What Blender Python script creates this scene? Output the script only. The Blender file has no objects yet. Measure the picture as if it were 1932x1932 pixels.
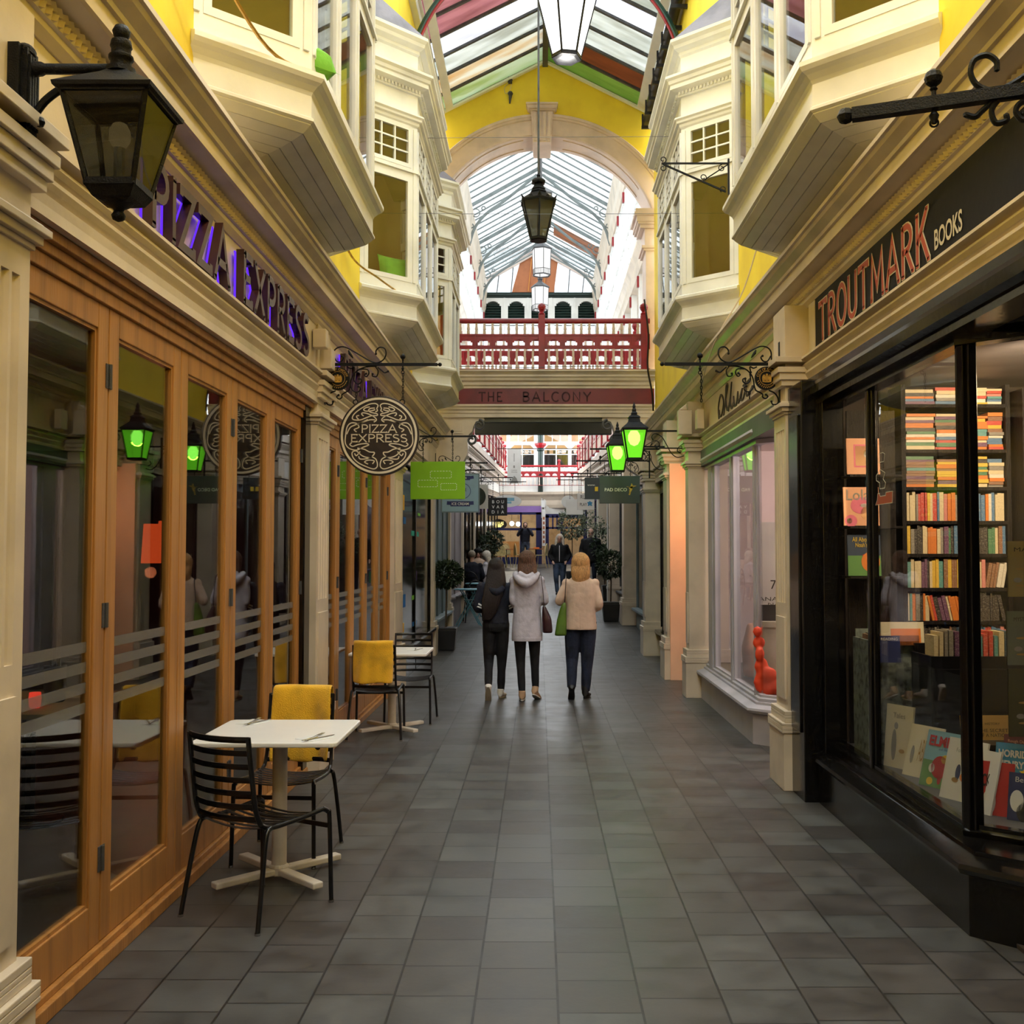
import bpy, bmesh, math, random
from math import sin, cos, pi, radians as R, sqrt, atan2
from mathutils import Vector, Matrix, Euler
random.seed(7)
S = bpy.context.scene
COL = S.collection
V = Vector

# ------------------------------------------------------------------ materials
def nt(name):
    m = bpy.data.materials.new(name); m.use_nodes = True
    t = m.node_tree; t.nodes.clear()
    o = t.nodes.new('ShaderNodeOutputMaterial')
    return m, t, o
def nd(t, typ, **kw):
    n = t.nodes.new(typ)
    for k, v in kw.items():
        if k in n.inputs.keys() if isinstance(k, str) else False: n.inputs[k].default_value = v
        else: setattr(n, k, v)
    return n
def c4(c): return (c[0], c[1], c[2], 1.0)
def srgb(r, g, b):
    f = lambda u: ((u/255+.055)/1.055)**2.4 if u > 10 else u/3294.6
    return (f(r), f(g), f(b))
def paint(name, col, rough=.45, var=.12, scale=3.0, bump=.15, metal=0, spec=.5, dirt=None, stretch=None, bscale=None, sheen=0):
    m, t, o = nt(name); L = t.links.new
    b = nd(t, 'ShaderNodeBsdfPrincipled'); b.inputs['Roughness'].default_value = rough
    b.inputs['Metallic'].default_value = metal; b.inputs['Specular IOR Level'].default_value = spec
    if sheen: b.inputs['Sheen Weight'].default_value = sheen
    tc = nd(t, 'ShaderNodeTexCoord'); src = tc.outputs['Object']
    if stretch:
        mp = nd(t, 'ShaderNodeMapping'); mp.inputs['Scale'].default_value = stretch
        L(src, mp.inputs['Vector']); src = mp.outputs[0]
    n = nd(t, 'ShaderNodeTexNoise'); n.inputs['Scale'].default_value = scale; n.inputs['Detail'].default_value = 4
    L(src, n.inputs['Vector'])
    r = nd(t, 'ShaderNodeValToRGB')
    d = dirt if dirt else tuple(x*(1-var*2.2) for x in col)
    r.color_ramp.elements[0].color = c4(d); r.color_ramp.elements[1].color = c4(tuple(min(1, x*(1+var*.4)) for x in col))
    r.color_ramp.elements[0].position = .28; r.color_ramp.elements[1].position = .55
    L(n.outputs['Fac'], r.inputs['Fac']); L(r.outputs[0], b.inputs['Base Color'])
    if bump:
        n2 = nd(t, 'ShaderNodeTexNoise'); n2.inputs['Scale'].default_value = bscale or scale*9; n2.inputs['Detail'].default_value = 3
        L(src, n2.inputs['Vector'])
        bp = nd(t, 'ShaderNodeBump'); bp.inputs['Strength'].default_value = bump; bp.inputs['Distance'].default_value = .01
        L(n2.outputs['Fac'], bp.inputs['Height']); L(bp.outputs[0], b.inputs['Normal'])
    L(b.outputs[0], o.inputs['Surface'])
    return m
def glassmat(name, tint=(.93, .95, .95), r0=.05, rough=0.0, mul=1.0, dust=0, dtype='ShaderNodeBsdfTranslucent'):
    m, t, o = nt(name); L = t.links.new
    tr = nd(t, 'ShaderNodeBsdfTransparent'); tr.inputs[0].default_value = c4(tint)
    gl = nd(t, 'ShaderNodeBsdfGlossy'); gl.inputs['Roughness'].default_value = rough
    lw = nd(t, 'ShaderNodeLayerWeight'); lw.inputs[0].default_value = .5
    p = nd(t, 'ShaderNodeMath', operation='POWER'); p.inputs[1].default_value = 5
    L(lw.outputs['Facing'], p.inputs[0])
    a = nd(t, 'ShaderNodeMath', operation='MULTIPLY_ADD'); a.inputs[1].default_value = (1-r0)*mul; a.inputs[2].default_value = r0*mul
    L(p.outputs[0], a.inputs[0])
    mx = nd(t, 'ShaderNodeMixShader'); L(a.outputs[0], mx.inputs[0]); L(tr.outputs[0], mx.inputs[1]); L(gl.outputs[0], mx.inputs[2])
    out = mx
    if dust:
        df = nd(t, dtype); df.inputs[0].default_value = (.8, .8, .76, 1)
        m2 = nd(t, 'ShaderNodeMixShader'); m2.inputs[0].default_value = dust
        L(mx.outputs[0], m2.inputs[1]); L(df.outputs[0], m2.inputs[2]); out = m2
    L(out.outputs[0], o.inputs['Surface'])
    return m
def emit(name, col, st, mixt=0, tint=(1, 1, 1)):
    m, t, o = nt(name)
    e = nd(t, 'ShaderNodeEmission'); e.inputs[0].default_value = c4(col); e.inputs[1].default_value = st
    if mixt:
        tr = nd(t, 'ShaderNodeBsdfTransparent'); tr.inputs[0].default_value = c4(tint)
        mx = nd(t, 'ShaderNodeMixShader'); mx.inputs[0].default_value = mixt
        t.links.new(e.outputs[0], mx.inputs[1]); t.links.new(tr.outputs[0], mx.inputs[2]); t.links.new(mx.outputs[0], o.inputs[0])
    else: t.links.new(e.outputs[0], o.inputs[0])
    return m
def flat(name, col, rough=.6, spec=.3, metal=0):
    m, t, o = nt(name); b = nd(t, 'ShaderNodeBsdfPrincipled')
    b.inputs['Base Color'].default_value = c4(col); b.inputs['Roughness'].default_value = rough
    b.inputs['Specular IOR Level'].default_value = spec; b.inputs['Metallic'].default_value = metal
    t.links.new(b.outputs[0], o.inputs[0]); return m
def transl(name, col, fac=.5, dirt=(.5, .5, .45), scale=2):
    m, t, o = nt(name); L = t.links.new
    tc = nd(t, 'ShaderNodeTexCoord'); n = nd(t, 'ShaderNodeTexNoise'); n.inputs['Scale'].default_value = scale; n.inputs['Detail'].default_value = 5
    mp = nd(t, 'ShaderNodeMapping'); mp.inputs['Scale'].default_value = (.6, 3, 1); L(tc.outputs['Object'], mp.inputs[0]); L(mp.outputs[0], n.inputs['Vector'])
    r = nd(t, 'ShaderNodeValToRGB'); r.color_ramp.elements[0].position = .3; r.color_ramp.elements[1].position = .6
    r.color_ramp.elements[0].color = c4(dirt); r.color_ramp.elements[1].color = c4(col); L(n.outputs['Fac'], r.inputs[0])
    a = nd(t, 'ShaderNodeBsdfDiffuse'); b = nd(t, 'ShaderNodeBsdfTranslucent')
    L(r.outputs[0], a.inputs[0]); L(r.outputs[0], b.inputs[0])
    mx = nd(t, 'ShaderNodeMixShader'); mx.inputs[0].default_value = fac
    L(a.outputs[0], mx.inputs[1]); L(b.outputs[0], mx.inputs[2]); L(mx.outputs[0], o.inputs[0])
    return m

M = {}
def P(k, *a, **kw): M[k] = paint(k, *a, **kw); return M[k]
P('cream', (.68, .575, .45), .38, .10, 2.2, .12)  # warm low-level light put into the tone; creamup is the upper copy
P('creamup', (.75, .735, .685), .4, .08, 2.0, .12)
P('pinkcream', (.72, .58, .50), .45, .10, 2.5, .12)
P('yellow', (.93, .72, .05), .7, .06, 1.6, .2, dirt=(.80, .58, .04))
P('oak', (.42, .19, .048), .40, .22, 2.2, .2, stretch=(6, 6, .5), bscale=14, dirt=(.29, .125, .03))
P('blackpaint', (.0045, .0045, .005), .16, .1, 3, .06)
P('iron', (.006, .006, .007), .5, .2, 20, .3, spec=.22)
P('irongrey', (.06, .06, .065), .5, .2, 8, .3)
P('fascia', (.008, .007, .010), .6, .1, 2, .1, spec=.15)
P('greypaint', (.42, .41, .46), .4, .1, 2, .1)
P('greydark', (.10, .10, .105), .5, .15, 2, .1)
P('bluegrey', (.16, .215, .24), .45, .15, 2, .1)
P('mauve', (.30, .265, .28), .5, .15, 2, .1)
P('peach', (.95, .58, .38), .6, .05, 2, .05)
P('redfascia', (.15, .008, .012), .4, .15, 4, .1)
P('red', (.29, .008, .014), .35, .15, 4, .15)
P('green', (.018, .06, .045), .4, .15, 4, .15)
P('darkgreen', (.006, .02, .014), .4, .15, 4, .15)
P('greymetal', (.17, .20, .20), .4, .15, 4, .1)
P('white', (.82, .82, .80), .4, .05, 2, .05)
P('tablewhite', (.85, .82, .78), .3, .03, 2, .02)
P('offwhite', (.62, .56, .48), .5, .12, 5, .1)
P('lead', (.20, .19, .24), .7, .15, 4, .2)
P('brownpanel', (.42, .14, .05), .5, .08, 3, .05)
P('room', (.40, .25, .15), .9, .08, 2, 0)
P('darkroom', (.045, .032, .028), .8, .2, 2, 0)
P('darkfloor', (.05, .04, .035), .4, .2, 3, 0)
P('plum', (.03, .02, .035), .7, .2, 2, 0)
P('shopwhite', (.85, .72, .70), .8, .04, 2, 0)
P('blackmetal', (.006, .006, .007), .3, .1, 8, .05)
P('blanket', (.86, .46, .012), .95, .12, 7, .6, bscale=160, sheen=.4)
P('blue', (.012, .014, .09), .35, .1, 3, .05)
P('purple', (.34, .20, .55), .6, .05, 2, 0)
P('wicker', (.62, .50, .24), .7, .15, 12, .4)
P('tableblue', (.13, .33, .42), .4, .1, 4, .05)
P('leaf', (.028, .05, .02), .5, .5, 12, 0, dirt=(.010, .018, .009))
P('leafpale', (.22, .26, .18), .5, .3, 12, 0)
P('trunk', (.09, .06, .04), .8, .2, 12, .3)
P('pot', (.010, .010, .012), .4, .2, 6, .1)
P('brownsign', (.022, .012, .009), .4, .1, 4, .02)
P('letterside', (.05, .018, .018), .35, .2, 5, .05)
P('signcream', (.75, .66, .50), .5, .05, 4, 0)
P('gold', (.6, .36, .08), .35, .2, 20, .2, metal=.6)
P('limesign', (.22, .48, .003), .55, .05, 3, 0)
P('iceblue', (.27, .42, .52), .5, .06, 3, 0)
P('signgrey', (.045, .055, .07), .5, .08, 3, 0)
P('steel', (.5, .5, .5), .25, .05, 5, 0, metal=1)
P('skin', (.62, .36, .26), .5, .06, 8, .05)
P('hairdark', (.010, .005, .004), .5, .4, 30, .9, stretch=(6, 6, .6), bscale=40)
P('hairbrown', (.12, .055, .03), .5, .5, 22, 1, stretch=(6, 6, .6), bscale=40)
P('hairblonde', (.62, .33, .12), .5, .32, 22, 1, stretch=(6, 6, .6), bscale=40)
P('hairwhite', (.75, .66, .55), .5, .25, 30, .5, stretch=(6, 6, .6))
P('hairgrey', (.30, .24, .18), .5, .25, 30, .5)
P('clothblack', (.006, .006, .008), .85, .3, 9, .9, bscale=16)
P('clothnavy', (.007, .009, .022), .85, .3, 9, .9, bscale=16)
P('clothgrey', (.52, .49, .55), .95, .16, 7, 1.0, bscale=14, sheen=.1)
P('clothbeige', (.60, .43, .32), .95, .08, 9, .8, bscale=12, sheen=.1)
P('denim', (.05, .075, .13), .9, .4, 7, .9, bscale=22)
P('denimdark', (.012, .018, .040), .9, .3, 9, .9, bscale=22)
P('bagplum', (.035, .008, .012), .35, .2, 9, .1)
P('bagolive', (.085, .17, .012), .45, .15, 9, .1)
P('shoewhite', (.65, .62, .56), .6, .1, 9, .1)
P('shoetan', (.48, .30, .17), .6, .1, 9, .1)
P('shoeblack', (.012, .011, .011), .45, .2, 9, .1)
P('sole', (.30, .25, .17), .8, .2, 9, .1)
P('cushion', (.16, .42, .03), .85, .1, 8, .3)
P('paperwhite', (.82, .78, .70), .8, .05, 4, 0)
P('tan', (.58, .45, .29), .8, .1, 4, 0)
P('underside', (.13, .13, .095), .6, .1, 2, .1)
P('gutter', (.012, .012, .014), .5, .2, 5, .2)
M['glass'] = glassmat('glass')
M['doorglass'] = glassmat('doorglass', (.80, .83, .84), .09)
M['roofglass'] = glassmat('roofglass', (.95, .97, .97), .04)
M['dimmingglass'] = glassmat('dimmingglass', (.66, .67, .67), .04)  # even tint, set to dim the skylight over the far arcade
M['dimglass'] = glassmat('dimglass', (.55, .55, .52), .06, .1, 1, .12)
M['smoke'] = glassmat('smoke', (.5, .5, .48), .06, .05, 1, .10)
M['frost'] = glassmat('frost', (.66, .67, .68), .06, .25, 1, .11, 'ShaderNodeBsdfDiffuse')
# ------------------------------------------------------------------ mesh builder
WLOC = {}
class MB:
    def __init__(s): s.v = []; s.f = []; s.m = []; s.T = None
    def add(s, vs, fs, m=0):
        b = len(s.v)
        if s.T is not None: vs = [s.T @ V(v) for v in vs]
        s.v += [V(v) for v in vs]; s.f += [tuple(i+b for i in f) for f in fs]; s.m += [m]*len(fs)
        return s
    def box(s, x0, x1, y0, y1, z0, z1, m=0):
        vs = [(x, y, z) for z in (z0, z1) for y in (y0, y1) for x in (x0, x1)]
        return s.add(vs, [(0, 2, 3, 1), (4, 5, 7, 6), (0, 1, 5, 4), (2, 6, 7, 3), (0, 4, 6, 2), (1, 3, 7, 5)], m)
    def cbox(s, c, d, rot=None, m=0):
        Q = rot.to_matrix() if rot is not None else Matrix.Identity(3)
        vs = [V(c) + Q @ V((x*d[0]/2, y*d[1]/2, z*d[2]/2)) for z in (-1, 1) for y in (-1, 1) for x in (-1, 1)]
        return s.add(vs, [(0, 2, 3, 1), (4, 5, 7, 6), (0, 1, 5, 4), (2, 6, 7, 3), (0, 4, 6, 2), (1, 3, 7, 5)], m)
    def bar(s, p, q, w, h=None, up=(0, 0, 1), m=0):
        p, q = V(p), V(q); h = h or w; d = (q-p).normalized(); u = V(up)
        if abs(d.dot(u)) > .99: u = V((0, 1, 0))
        x = d.cross(u).normalized()*w/2; y = x.cross(d).normalized()*h/2
        vs = [p-x-y, p+x-y, p+x+y, p-x+y, q-x-y, q+x-y, q+x+y, q-x+y]
        return s.add(vs, [(0, 1, 2, 3), (7, 6, 5, 4), (0, 4, 5, 1), (1, 5, 6, 2), (2, 6, 7, 3), (3, 7, 4, 0)], m)
    def prism(s, pts, off, m=0):
        n = len(pts); a = [V(p) for p in pts]; b = [p+V(off) for p in a]
        return s.add(a+b, [tuple(range(n))[::-1], tuple(range(n, 2*n))] + [(i, (i+1) % n, n+(i+1) % n, n+i) for i in range(n)], m)
    def tube(s, pts, r, n=8, m=0, sq=1.0, up=None, caps=True):
        pts = [V(p) for p in pts]; k = len(pts)
        if not isinstance(r, list): r = [r]*k
        T = []
        for i in range(k):
            a = pts[max(i-1, 0)]; b = pts[min(i+1, k-1)]; d = b-a
            T.append(d.normalized() if d.length > 1e-9 else V((0, 0, 1)))
        u = V(up) if up else (V((0, 0, 1)) if abs(T[0].z) < .9 else V((1, 0, 0)))
        u = (u-T[0]*u.dot(T[0])).normalized(); vs = []; 
        for i in range(k):
            u = (u-T[i]*u.dot(T[i]))
            u = u.normalized() if u.length > 1e-6 else V((1, 0, 0))
            w = T[i].cross(u)
            ri = r[i]; ra, rb = (ri if isinstance(ri, tuple) else (ri, ri*sq))
            for j in range(n):
                a = 2*pi*j/n
                vs.append(pts[i]+w*(cos(a)*ra)+u*(sin(a)*rb))
        fs = [(i*n+j, i*n+(j+1) % n, (i+1)*n+(j+1) % n, (i+1)*n+j) for i in range(k-1) for j in range(n)]
        if caps: fs += [tuple(range(n))[::-1], tuple(range((k-1)*n, k*n))]
        return s.add(vs, fs, m)
    def lathe(s, prof, c=(0, 0, 0), n=16, ph=0, m=0):
        c = V(c); vs = []
        for r, z in prof:
            for j in range(n):
                a = ph+2*pi*j/n; vs.append(c+V((r*cos(a), r*sin(a), z)))
        k = len(prof)
        fs = [(i*n+j, i*n+(j+1) % n, (i+1)*n+(j+1) % n, (i+1)*n+j) for i in range(k-1) for j in range(n)]
        fs += [tuple(range(n))[::-1], tuple(range((k-1)*n, k*n))]
        return s.add(vs, fs, m)
    def ball(s, c, r, n=10, sc=(1, 1, 1), m=0):
        k = n//2+1; vs = []; c = V(c)
        for i in range(k):
            t = pi*i/(k-1)
            for j in range(n):
                a = 2*pi*j/n; st = max(sin(t), .02)
                vs.append(c+V((r*st*cos(a)*sc[0], r*st*sin(a)*sc[1], r*cos(t)*sc[2])))
        fs = [((i+1)*n+j, (i+1)*n+(j+1) % n, i*n+(j+1) % n, i*n+j) for i in range(k-1) for j in range(n)]
        fs += [tuple(range(n)), tuple(range((k-1)*n, k*n))[::-1]]
        return s.add(vs, fs, m)
    def sweep(s, prof, path, side=1, closed=False, m=0):
        """prof: [(out,z)] ; path: [(x,y)] in plan ; out offsets to `side` of the walking direction (1 = left)."""
        n = len(path); k = len(prof); P2 = [V((p[0], p[1])) for p in path]
        nor = []
        for i in range(n-1 if not closed else n):
            d = (P2[(i+1) % n]-P2[i]).normalized(); nor.append(V((-d.y, d.x))*side)
        vs = []
        for i in range(n):
            if closed: a, b = nor[i-1], nor[i]
            else: a = nor[max(i-1, 0)]; b = nor[min(i, n-2)]
            mm = (a+b); mm = mm/ (mm.dot(b)) if mm.length > 1e-6 else b
            for o, z in prof:
                q = P2[i]+mm*o; vs.append((q.x, q.y, z))
        fs = []
        for i in range(n if closed else n-1):
            j = (i+1) % n
            for q in range(k):
                r = (q+1) % k
                f = (i*k+q, i*k+r, j*k+r, j*k+q)
                fs.append(f if side == 1 else f[::-1])
        if not closed: fs += [tuple(range(k))[::-1], tuple(range((n-1)*k, n*k))]
        return s.add(vs, fs, m)
    def build(s, name, mat, parent=None, smooth=None, bev=0, world=True, **props):
        me = bpy.data.meshes.new(name)
        off = WLOC.get(parent.name, V((0, 0, 0))) if (parent is not None and world) else V((0, 0, 0))
        me.from_pydata([v-off for v in s.v], [], s.f)
        mats = mat if isinstance(mat, (list, tuple)) else [mat]
        for q in mats: me.materials.append(M[q] if isinstance(q, str) else q)
        if any(s.m): me.polygons.foreach_set('material_index', s.m)
        bm = bmesh.new(); bm.from_mesh(me); bmesh.ops.recalc_face_normals(bm, faces=bm.faces); bm.to_mesh(me); bm.free()
        if smooth is not None:
            me.polygons.foreach_set('use_smooth', [True]*len(me.polygons)); me.set_sharp_from_angle(angle=R(smooth))
        me.update()
        return link(name, me, parent, bev, **props)
def link(name, me, parent=None, bev=0, **props):
    o = bpy.data.objects.new(name, me); COL.objects.link(o)
    if parent is not None: o.parent = parent; WLOC[o.name] = WLOC.get(parent.name, V((0, 0, 0)))
    else: WLOC[o.name] = V((0, 0, 0))
    if bev:
        b = o.modifiers.new('b', 'BEVEL'); b.width = bev; b.segments = 2; b.limit_method = 'ANGLE'; b.angle_limit = R(40)
    for k, v in props.items():
        if v is not None: o[k] = v
    return o
def top(name, label, cat, loc=(0, 0, 0), rz=0, group=None):
    o = bpy.data.objects.new(name, None); COL.objects.link(o); o.empty_display_size = .1
    o.location = loc; o.rotation_euler = (0, 0, rz); o['label'] = label; o['category'] = cat
    if group: o['group'] = group
    WLOC[o.name] = V(loc); return o
def struct(name, loc=(0, 0, 0)):
    o = bpy.data.objects.new(name, None); COL.objects.link(o); o.location = loc; o['kind'] = 'structure'; WLOC[o.name] = V(loc); return o
def tag(o, label, cat, group=None):
    o['label'] = label; o['category'] = cat
    if group: o['group'] = group
    return o
def dup(root, loc=None, rz=None, label=None, group=None, sc=None):
    kids = {}
    for o in bpy.data.objects:
        if o.parent: kids.setdefault(o.parent.name, []).append(o)
    def cp(o, par):
        c = o.copy(); COL.objects.link(c); c.parent = par
        if par is not None: c.matrix_parent_inverse = o.matrix_parent_inverse.copy()
        for k in kids.get(o.name, []): cp(k, c)
        return c
    r = cp(root, None)
    if loc is not None: r.location = loc
    if rz is not None: r.rotation_euler = (0, 0, rz)
    if sc: r.scale = (sc, sc, sc) if not isinstance(sc, tuple) else sc
    if label: r['label'] = label
    if group: r['group'] = group
    return r
# frames: matrix with x axis = u, y axis = w (depth), z axis = v (up)
def frame(o, u, n=None, up=(0, 0, 1)):
    u = V(u).normalized(); up = V(up); n = V(n) if n is not None else up.cross(u)*-1
    m = Matrix((u, n, up)).transposed().to_4x4(); m.translation = V(o); return m
# ------------------------------------------------------------------ text
def text_data(s, font_off=0.0, extr=0.0, space=1.0):
    cu = bpy.data.curves.new('t', 'FONT'); cu.body = s; cu.offset = font_off; cu.extrude = extr; cu.resolution_u = 3; cu.space_character = space
    cu.align_x = 'LEFT'
    ob = bpy.data.objects.new('t', cu); COL.objects.link(ob)
    dg = bpy.context.evaluated_depsgraph_get(); me = bpy.data.meshes.new_from_object(ob.evaluated_get(dg))
    vs = [v.co.copy() for v in me.vertices]; fs = [tuple(p.vertices) for p in me.polygons]
    bpy.data.objects.remove(ob); bpy.data.curves.remove(cu); bpy.data.meshes.remove(me)
    return vs, fs
def text(mb, s, fr, w=None, h=None, cx=0, cz=0, d=.002, fo=0.0, m=0, space=1.0, vert=False):
    """puts flat text in frame fr (x right, y towards viewer, z up), centred on cx,cz, fitted into w x h"""
    vs, fs = text_data(s, fo, 0, space)
    if not vs: return
    x0 = min(v.x for v in vs); x1 = max(v.x for v in vs); y0 = min(v.y for v in vs); y1 = max(v.y for v in vs)
    sx = (w/(x1-x0)) if w else None; sy = (h/(y1-y0)) if h else None
    sx = sx or sy; sy = sy or sx
    out = []
    for v in vs:
        a = (v.x-(x0+x1)/2)*sx; b = (v.y-(y0+y1)/2)*sy
        if vert: a, b = b, -a
        out.append(fr @ V((a+cx, d, b+cz)))
    T = mb.T; mb.T = None; mb.add(out, fs, m); mb.T = T
# stroke letters with serifs
def arc(cx, cy, rx, ry, a0, a1, n=9):
    return [(cx+rx*cos(R(a0+(a1-a0)*i/(n-1))), cy+ry*sin(R(a0+(a1-a0)*i/(n-1)))) for i in range(n)]
GL = {
 'A': (.72, [[(0, 0), (.36, 1), (.72, 0)], [(.12, .34), (.60, .34)]]),
 'B': (.58, [[(.06, 0), (.06, 1)], [(.06, 1)]+arc(.28, .77, .24, .23, 90, -90)+[(.06, .54)], [(.06, .54)]+arc(.30, .27, .27, .27, 90, -90)+[(.06, 0.001)]]),
 'C': (.66, [arc(.36, .5, .36, .5, 45, 315, 16)]),
 'E': (.52, [[(.06, 0), (.06, 1)], [(.06, .97), (.5, .97), (.5, .86)], [(.06, .52), (.4, .52)], [(.5, .14), (.5, .03), (.06, .03)]]),
 'H': (.66, [[(.06, 0), (.06, 1)], [(.60, 0), (.60, 1)], [(.06, .5), (.6, .5)]]),
 'I': (.14, [[(.07, 0), (.07, 1)]]),
 'K': (.62, [[(.06, 0), (.06, 1)], [(.56, 1), (.08, .42)], [(.25, .6), (.62, 0)]]),
 'L': (.50, [[(.06, 0), (.06, 1)], [(.06, .03), (.5, .03), (.5, .16)]]),
 'M': (.84, [[(.06, 0), (.10, 1), (.42, .25), (.74, 1), (.80, 0)]]),
 'N': (.70, [[(.06, 0), (.06, 1), (.64, .0), (.64, 1)]]),
 'O': (.68, [arc(.34, .5, .34, .48, 0, 360, 22)]),
 'P': (.54, [[(.06, 0), (.06, 1)], [(.06, .99)]+arc(.26, .73, .26, .26, 90, -90)+[(.06, .47)]]),
 'R': (.60, [[(.06, 0), (.06, 1)], [(.06, .99)]+arc(.26, .74, .26, .25, 90, -90)+[(.06, .49)], [(.26, .49), (.6, 0)]]),
 'S': (.52, [arc(.26, .76, .22, .22, 30, 250, 10)[:-1]+[(.26, .52)]+arc(.26, .26, .24, .24, 70, -150, 10)]),
 'T': (.62, [[(.31, 0), (.31, .97)], [(0, .86), (0, .97), (.62, .97), (.62, .86)]]),
 'U': (.66, [[(.06, 1), (.06, .3)]+arc(.33, .28, .27, .27, 180, 360)[1:-1]+[(.60, .3), (.60, 1)]]),
 'X': (.66, [[(.02, 0), (.62, 1)], [(.02, 1), (.62, 0)]]),
 'Y': (.66, [[(0, 1), (.33, .5), (.66, 1)], [(.33, .5), (.33, 0)]]),
 'Z': (.60, [[(.02, .86), (.02, .97), (.56, .97), (.02, .03), (.58, .03), (.58, .15)]]),
}
def ribbon(mb, pts, w, fr, y0, y1, m=0, closed=False):
    """2D polyline (x,z) -> flat ribbon of width w from depth y0 to y1 in frame fr"""
    n = len(pts); Pn = [V(p) for p in pts]; Lp = []; Rp = []
    for i in range(n):
        if closed: a = Pn[i]-Pn[i-1]; b = Pn[(i+1) % n]-Pn[i]
        else:
            a = Pn[i]-Pn[i-1] if i else Pn[1]-Pn[0]; b = Pn[i+1]-Pn[i] if i < n-1 else Pn[-1]-Pn[-2]
        if a.length < 1e-9: a = b
        if b.length < 1e-9: b = a
        a.normalize(); b.normalize()
        na = V((-a.y, a.x)); nb = V((-b.y, b.x)); mm = na+nb
        mm = mm/max(mm.dot(nb), .45) if mm.length > 1e-6 else nb
        ww = w[i] if isinstance(w, list) else w
        Lp.append(Pn[i]+mm*ww/2); Rp.append(Pn[i]-mm*ww/2)
    vs = []
    for i in range(n):
        for q in (Lp[i], Rp[i]):
            vs.append(fr @ V((q.x, y0, q.y))); vs.append(fr @ V((q.x, y1, q.y)))
    fs = []; k = n if closed else n-1
    for i in range(k):
        a = i*4; b = ((i+1) % n)*4
        fs += [(a+1, b+1, b+3, a+3), (a, a+2, b+2, b), (a, b, b+1, a+1), (a+2, a+3, b+3, b+2)]
    if not closed: fs += [(0, 1, 3, 2), ((n-1)*4, (n-1)*4+2, (n-1)*4+3, (n-1)*4+1)]
    T = mb.T; mb.T = None; mb.add(vs, fs, m); mb.T = T
def glyph(mb, ch, fr, x, z, h, wsc, st, y0, y1, serif=.1, m=0):
    w, strokes = GL[ch]
    for sk in strokes:
        pts = [(x+p[0]*h*wsc, z+p[1]*h) for p in sk]
        cl = ch == 'O'
        ribbon(mb, pts[:-1] if cl else pts, st, fr, y0, y1, m, cl)
        if serif:
            for e, o in ((sk[0], sk[1]), (sk[-1], sk[-2])):
                if (abs(e[1]) < .005 or abs(e[1]-1) < .005) and abs(e[1]-o[1]) > .2:
                    ex = x+e[0]*h*wsc; ez = z+e[1]*h
                    ribbon(mb, [(ex-serif*h/2, ez), (ex+serif*h/2, ez)], st*.6, fr, y0, y1, m)
    return w*h*wsc
def word_width(s, h, wsc, gap):
    return sum((GL[c][0]*wsc*h if c != ' ' else .45*h*wsc)+gap*h for c in s)-gap*h
def crom(pts, n=6, closed=False):
    P_ = [V(p) for p in pts]; k = len(P_); out = []
    for i in range(k if closed else k-1):
        if closed: a, b, c, d = P_[i-1], P_[i], P_[(i+1) % k], P_[(i+2) % k]
        else: a = P_[max(i-1, 0)]; b = P_[i]; c = P_[i+1]; d = P_[min(i+2, k-1)]
        for j in range(n):
            t = j/n
            out.append(.5*((2*b)+(c-a)*t+(2*a-5*b+4*c-d)*t*t+(3*b-a-3*c+d)*t**3))
    if not closed: out.append(P_[-1])
    return out
def spiral(cx, cz, r0, r1, a0, a1, n=22):
    return [(cx+(r0+(r1-r0)*i/(n-1))*cos(R(a0+(a1-a0)*i/(n-1))), cz+(r0+(r1-r0)*i/(n-1))*sin(R(a0+(a1-a0)*i/(n-1)))) for i in range(n)]
# organic shapes: several closed lofts fused with a voxel remesh
def blob(mb, name, mat, parent=None, vox=.012, smooth_it=3, world=True, **props):
    me = bpy.data.meshes.new(name)
    off = WLOC.get(parent.name, V((0, 0, 0))) if (parent is not None and world) else V((0, 0, 0))
    me.from_pydata([v-off for v in mb.v], [], mb.f)
    bm = bmesh.new(); bm.from_mesh(me); bmesh.ops.recalc_face_normals(bm, faces=bm.faces); bm.to_mesh(me); bm.free()
    ob = bpy.data.objects.new('tmp', me); COL.objects.link(ob)
    r = ob.modifiers.new('r', 'REMESH'); r.mode = 'VOXEL'; r.voxel_size = vox
    if smooth_it:
        s = ob.modifiers.new('s', 'SMOOTH'); s.iterations = smooth_it; s.factor = .5
    dg = bpy.context.evaluated_depsgraph_get()
    m2 = bpy.data.meshes.new_from_object(ob.evaluated_get(dg)); m2.name = name
    bpy.data.objects.remove(ob); bpy.data.meshes.remove(me)
    m2.materials.clear(); m2.materials.append(M[mat] if isinstance(mat, str) else mat)
    m2.polygons.foreach_set('use_smooth', [True]*len(m2.polygons)); m2.update()
    return link(name, m2, parent, **props)

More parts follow.
